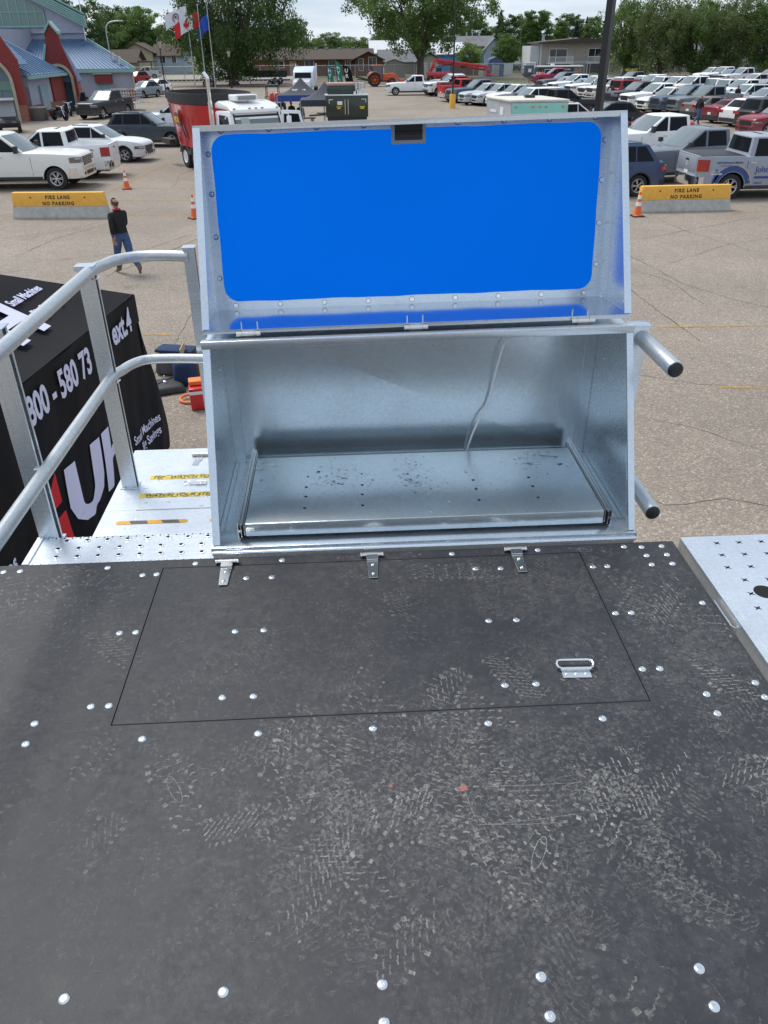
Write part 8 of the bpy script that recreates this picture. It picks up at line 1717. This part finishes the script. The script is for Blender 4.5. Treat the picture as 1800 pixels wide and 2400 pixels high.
m_ = MB(); [m_.lathe([(0, .95), (.17, .96), (.19, 1.0), (.19, 1.5), (.1, 1.62), (0, 1.63)], 18, mat=Matrix.Translation((1.35, y, 0))) for y in (-.22, .22)]; m_.build('red_cylinder', RED, g_, smooth=50); m_ = MB(); m_.bb(1.1, 1.6, -.5, .5, .85, .945); [m_.bar((1.2, s*.6, .5), (1.7, s*.6, .15), .08, .12) for s in (-1, 1)]; m_.build('front_rack', GALV_DULL, g_)
# white sleeper cab further back
g_ = empty('sleeper_truck', (-4.1, 106, 0), 'pale blue white sleeper truck cab standing behind the charcoal tents', 'truck', R(-96)); g_.scale = (1, 1, .74); m_ = MB(); m_.prism([(-2.0, .9), (-2.0, 3.55), (-1.7, 3.75), (-.5, 3.6), (.4, 3.0), (.7, 2.1), (.75, .9)], 'y', -1.2, 1.2); m_.build('cab', principled('pale_truck_paint', (.62, .68, .74), .35, coat=.5), g_, bevel=.10, seg=3); m_ = MB(); m_.prism([(.76, .7), (.76, 2.05), (2.5, 1.75), (2.6, .7)], 'y', -1, 1); m_.build('bonnet', WTR, g_, bevel=.08)
m_ = MB(); m_.add([(.73, -1, 2.15), (.73, 1, 2.15), (.46, .95, 2.9), (.46, -.95, 2.9)], [(0, 1, 2, 3)]); m_.build('windscreen', GLASS, g_, smooth=0, fix=False); [MB().tube([(-2.2, s*1.25, .8), (-2.2, s*1.25, 4.1)], .09, n=10).build('exhaust_stack', CHROME, g_) for s in (-1, 1)]; m_ = MB(); m_.bb(-4.5, 2.6, -.4, .4, .6, .85); m_.build('chassis', DARK_TRIM, g_)
for x in (-3.6, -2.6, 1.9):
    for s in (-1, 1): o = link(tm3, 'wheel', g_, (x, s*1.0, .42), 0 if s > 0 else PI)
# feather flags
TEAL = principled('flag_teal', (.01, .20, .15), .75)
def feather(px, Y, h_, w_, mat, body, label, lean=.25, z0=.5):
    x = atY(px, 200, Y).x; g_ = empty('feather_flag', (x, Y, 0), label, 'feather flag', 0, 'feather flags by the tents'); n = 14; vs = []; fs = []; pole = []
    for k in range(n+1): t = k/n; z = z0+(h_-z0)*t; lx = -lean*t*h_*.35; ww = w_*(1 if t < .7 else max(.02, math.sqrt(max(0, 1-((t-.7)/.3)**2)))); pole.append((lx, 0, z)); vs += [(lx, 0, z), (lx+ww, .05*math.sin(t*6), z-.05)]
    fs = [(2*k, 2*k+1, 2*k+3, 2*k+2) for k in range(n)]; m_ = MB(); m_.add(vs, fs); m_.build('flag_cloth', mat, g_, fix=False); m_ = MB(); m_.tube([(0, 0, 0)]+pole, .025, n=6); m_.build('pole', BLACK, g_)
    for i, c in enumerate(body): z = h_*.74-i*.52; text(c, .52, WHITE, frame((-lean*(z/h_)*h_*.35+.10, -.03, z), (1, 0, 0), (0, 0, 1)), 'lettering', g_, .004, .012)
feather(772, 100, 3.1, .62, TEAL, 'HYLA', 'left teal feather flag with white letters beside the green smoker box'); feather(793, 99, 3.5, .62, TEAL, 'HYLA', 'taller teal feather flag with white letters in the middle'); feather(815, 98.5, 3.1, .85, CNV, 'UR', 'black feather flag with white letters right of the teal ones', .5)
# orange tractor
ORT = principled('tractor_orange', (.72, .10, .015), .3, coat=.5); p = at(893, 203); g_ = empty('tractor', (p.x+.2, p.y+.8, 0), 'orange farm tractor with cab and front loader left of the elm', 'tractor', R(4)); tb_, rb2 = wheel_mesh(.82, .42, .48, 6, ORT); tf_, rf_ = wheel_mesh(.52, .32, .30, 6, ORT)
for s in (-1, 1):
    o = link(tb_, 'wheel', g_, (-1.1, s*.85, .82), 0 if s > 0 else PI); link(rb2, 'rim', o); o = link(tf_, 'wheel', g_, (1.25, s*.8, .52), 0 if s > 0 else PI); link(rf_, 'rim', o)
    m_ = MB(); m_.tube([(-1.1+.95*math.cos(t), s*.85, .85+.92*math.sin(t)) for t in np.linspace(.3, 2.7, 10)], .22, n=6, flat=.25); m_.build('mudguard', ORT, g_)
m_ = MB(); m_.prism([(-.1, .7), (-.1, 1.55), (1.7, 1.4), (1.85, 1.2), (1.85, .7)], 'y', -.38, .38); m_.build('bonnet', ORT, g_, bevel=.06); m_ = MB(); m_.bb(-1.45, .05, -.62, .62, 2.42, 2.56); m_.build('cab_roof', ORT, g_, bevel=.05); m_ = MB(); m_.prism([(-1.35, 1.1), (-1.35, 2.41), (-.05, 2.41), (.0, 1.1)], 'y', -.55, .55); m_.build('cab_glass', principled('tractor_glass', (.10, .14, .15), .1), g_, smooth=0); m_ = MB(); [m_.bar((x, s*.57, .9), (x, s*.57, 2.42), .06, .06) for x in (-1.36, 0) for s in (-1, 1)]; m_.bb(-1.9, 1.8, -.3, .3, .55, .85); m_.build('frame', BLACK, g_)
m_ = MB(); [m_.tube([(.2, s*.6, 1.4), (1.6, s*.6, 1.55), (2.5, s*.6, .6)], .08, n=6) for s in (-1, 1)]; m_.bb(2.45, 2.9, -.95, .95, .25, .8); m_.build('front_loader', ORT, g_); m_ = MB(); [m_.bar((-1.9, s*.3, .7), (-3.4, s*.2, .9), .08, .1) for s in (-1, 1)]; m_.bar((-2, 0, .8), (-3.6, 0, 1.2), .2, .2); m_.build('rear_implement', DARK_TRIM, g_)
# red lift boom
g_ = empty('boom_lift', (atY(1035, 190, 132).x, 132, 0), 'bright red folded boom lift behind the parked pickups', 'boom lift'); m_ = MB(); m_.bar((-.9, 0, 2.9), (6.8, 0, 1.9), .35, .38); m_.bar((-.7, .4, 2.5), (6.6, .4, 1.5), .28, .3); m_.build('boom', RED, g_, bevel=.03); m_ = MB(); m_.bar((-.9, .1, 3.0), (-1.7, .1, 1.4), .4, .45); m_.bar((6.8, 0, 2.0), (7.0, 0, .9), .3, .35); m_.bb(6.6, 7.8, -.4, .4, .75, .95); m_.build('jib', RED, g_, bevel=.03); m_ = MB(); m_.bb(-2.2, 1.2, -.9, .9, .6, 1.3); m_.build('chassis', RED, g_, bevel=.05)
for x in (-1.7, .8):
    for s in (-1, 1): o = link(tm3, 'wheel', g_, (x, s*.9, .42), 0 if s > 0 else PI)
m_ = MB(); [m_.bar((-1.2, 0, 1.9), (2.5, 0, 2.45), .08, .1)]; m_.bb(2.9, 3.5, -.2, .5, 1.75, 2.1); m_.build('hydraulics', BLACK, g_)
# black lettered trailer
a, b_ = atY(1262, 175, 125), atY(1364, 175, 125); g_ = empty('display_trailer', ((a.x+b_.x)/2, 125, 0), 'black enclosed trailer with white SCAG lettering and white roof edge', 'trailer'); o2 = (b_.x-a.x)/2; zt_, zb_ = atY(1310, 157, 125).z, .55; m_ = MB(); m_.bb(-o2, o2, 0, 2.3, zb_, zt_); m_.build('body', PAINTK, g_, bevel=.03); m_ = MB(); m_.bb(-o2-.05, o2+.05, -.05, 2.35, zt_+.002, zt_+.16); m_.bb(-o2*.4, -o2*.25, .6, 1.2, zt_+.162, zt_+.4); m_.build('roof_edge', WTR, g_, bevel=.02)
text('SCAG', .85, WHITE, frame((-.35, -.012, zt_-1.25), (1, 0, 0), (0, 0, 1)), 'lettering', g_, .004, .03); text('SIMPLY THE BEST', .24, WHITE, frame((-.35, -.012, zt_-.38), (1, 0, 0), (0, 0, 1)), 'lettering', g_, .004, .004); m_ = MB(); [m_.bb(*q) for q in ((-2.3, -1.15, -.02, -.005, zt_-.3, zt_-.24), (-2.3, -2.24, -.02, -.005, zb_+.2, zt_-.3), (-1.21, -1.15, -.02, -.005, zb_+.2, zt_-.3), (-1.95, -1.5, -.02, -.005, .95, 1.3), (-3.5, -3.25, -.02, -.005, 1.1, 1.35), (-3.15, -2.9, -.02, -.005, 1.1, 1.35))]; m_.build('white_marks', WHITE, g_, smooth=0)
m_ = MB(); m_.bb(1.9, o2-.1, -.02, -.005, zb_+.1, zt_-.1); m_.build('picture_panel', varied('mottled_picture', (.14, .13, .10), .6, scale=4, amount=.9, tint=(.45, .32, .25)), g_, smooth=0)
for x in (.2, 1.1): o = link(tm2, 'wheel', g_, (x, .1, .36), PI); link(rm2, 'rim', o)
m_ = MB(); m_.bar((-o2, 1.1, .6), (-o2-1.4, 1.1, .5), .1, .1); m_.bb(-o2-1.1, -o2-1.0, 1.05, 1.15, 0, .5); m_.build('hitch', DARK_TRIM, g_)
q = at(1494, 215); g_ = empty('sign_board', (atY(1480, 170, 104).x, 104, 1.75), 'small yellow board lettered QUALITY above the second row of cars', 'sign'); m_ = MB(); m_.bb(-.85, .85, -.03, .03, .1, .5); m_.build('board', PAINTK, g_, smooth=0); text('SECURITY', .34, YE_, frame((-.8, -.034, .17), (1, 0, 0), (0, 0, 1)), 'lettering', g_, .003, .01); m_ = MB(); [m_.bb(x-.03, x+.03, -.02, .02, -1.75, .1) for x in (-.7, .7)]; m_.build('posts', DARK_TRIM, g_, smooth=0)
g_['label'] = 'small black board with yellow letters above the second row of cars'
# teal and white camper in front of the left lot group
TEALP = varied('camper_teal', (.26, .58, .50), .45, scale=1.5, amount=.06); CRM = varied('camper_cream_roof', (.66, .62, .53), .6, scale=2, amount=.1); GRP = varied('camper_grey_side', (.42, .44, .46), .5, scale=2, amount=.1)
fl, fr3 = atY(1199, 237, 45), atY(1333, 237, 45); zc3 = fl.z; bl = at(1142, 228, zc3); hd3 = R(0)
g_ = empty('camper_van', (fl.x, 45, 0), 'teal fronted camper with cream roof and five clearance lamps behind the raised lid', 'camper'); wv_ = fr3.x-fl.x; back = Vector((bl.x-fl.x, bl.y-45, 0)); k_ = back.normalized(); LB = back.length
m_ = MB(); b0, b1, b2, b3 = Vector((0, 0, 0)), Vector((wv_, 0, 0)), Vector((wv_, 0, 0))+back, back
def hexa(z0, z1, grow=0.0): gv = Vector((-grow, -grow, 0)); gw = Vector((grow, -grow, 0)); return [b0+gv+ZV*z0, b1+gw+ZV*z0, b2-gv+ZV*z0, b3-gw+ZV*z0, b0+gv+ZV*z1, b1+gw+ZV*z1, b2-gv+ZV*z1, b3-gw+ZV*z1]
HF = [(0, 3, 2, 1), (4, 5, 6, 7), (0, 1, 5, 4), (1, 2, 6, 5), (2, 3, 7, 6), (3, 0, 4, 7)]
m_.add(hexa(.45, zc3-.06), HF); m_.build('body', GRP, g_, smooth=0); m_ = MB(); m_.add(hexa(zc3-.055, zc3+.05, .06), HF); m_.build('roof', CRM, g_, bevel=.03); m_ = MB(); m_.bb(.04, wv_-.04, -.05, -.003, .6, zc3-.10); m_.build('front_panel', TEALP, g_, bevel=.02); m_ = MB(); [m_.bb(wv_*f-.07, wv_*f+.07, -.085, -.055, zc3-.30, zc3-.24) for f in (.08, .38, .50, .61, .91)]; m_.build_each('clearance_lamp', AMBER, g_, bevel=.01)
ang = math.atan2(back.y, back.x); m_ = MB(); [m_.box((LB*x, .015, zc3-z), (w_, .02, h_)) for x, z, w_, h_ in ((.35, .75, .5, .8), (.7, .6, .9, .12))]; o = m_.build('side_fitting', WHITE, g_, smooth=0); o.rotation_euler = (0, 0, ang); 
o = link(tm2, 'wheel', g_, tuple(b0+back*.3+ZV*.36), ang+PI/2+PI/2); o = link(tm2, 'wheel', g_, tuple(b1+back*.3+ZV*.36), ang); m_ = MB(); m_.box(Vector((wv_*.55, 0, 0))+back*.5+ZV*(zc3+.12), (.5, .5, .12)); m_.build('roof_vent', DARK_TRIM, g_, bevel=.02)
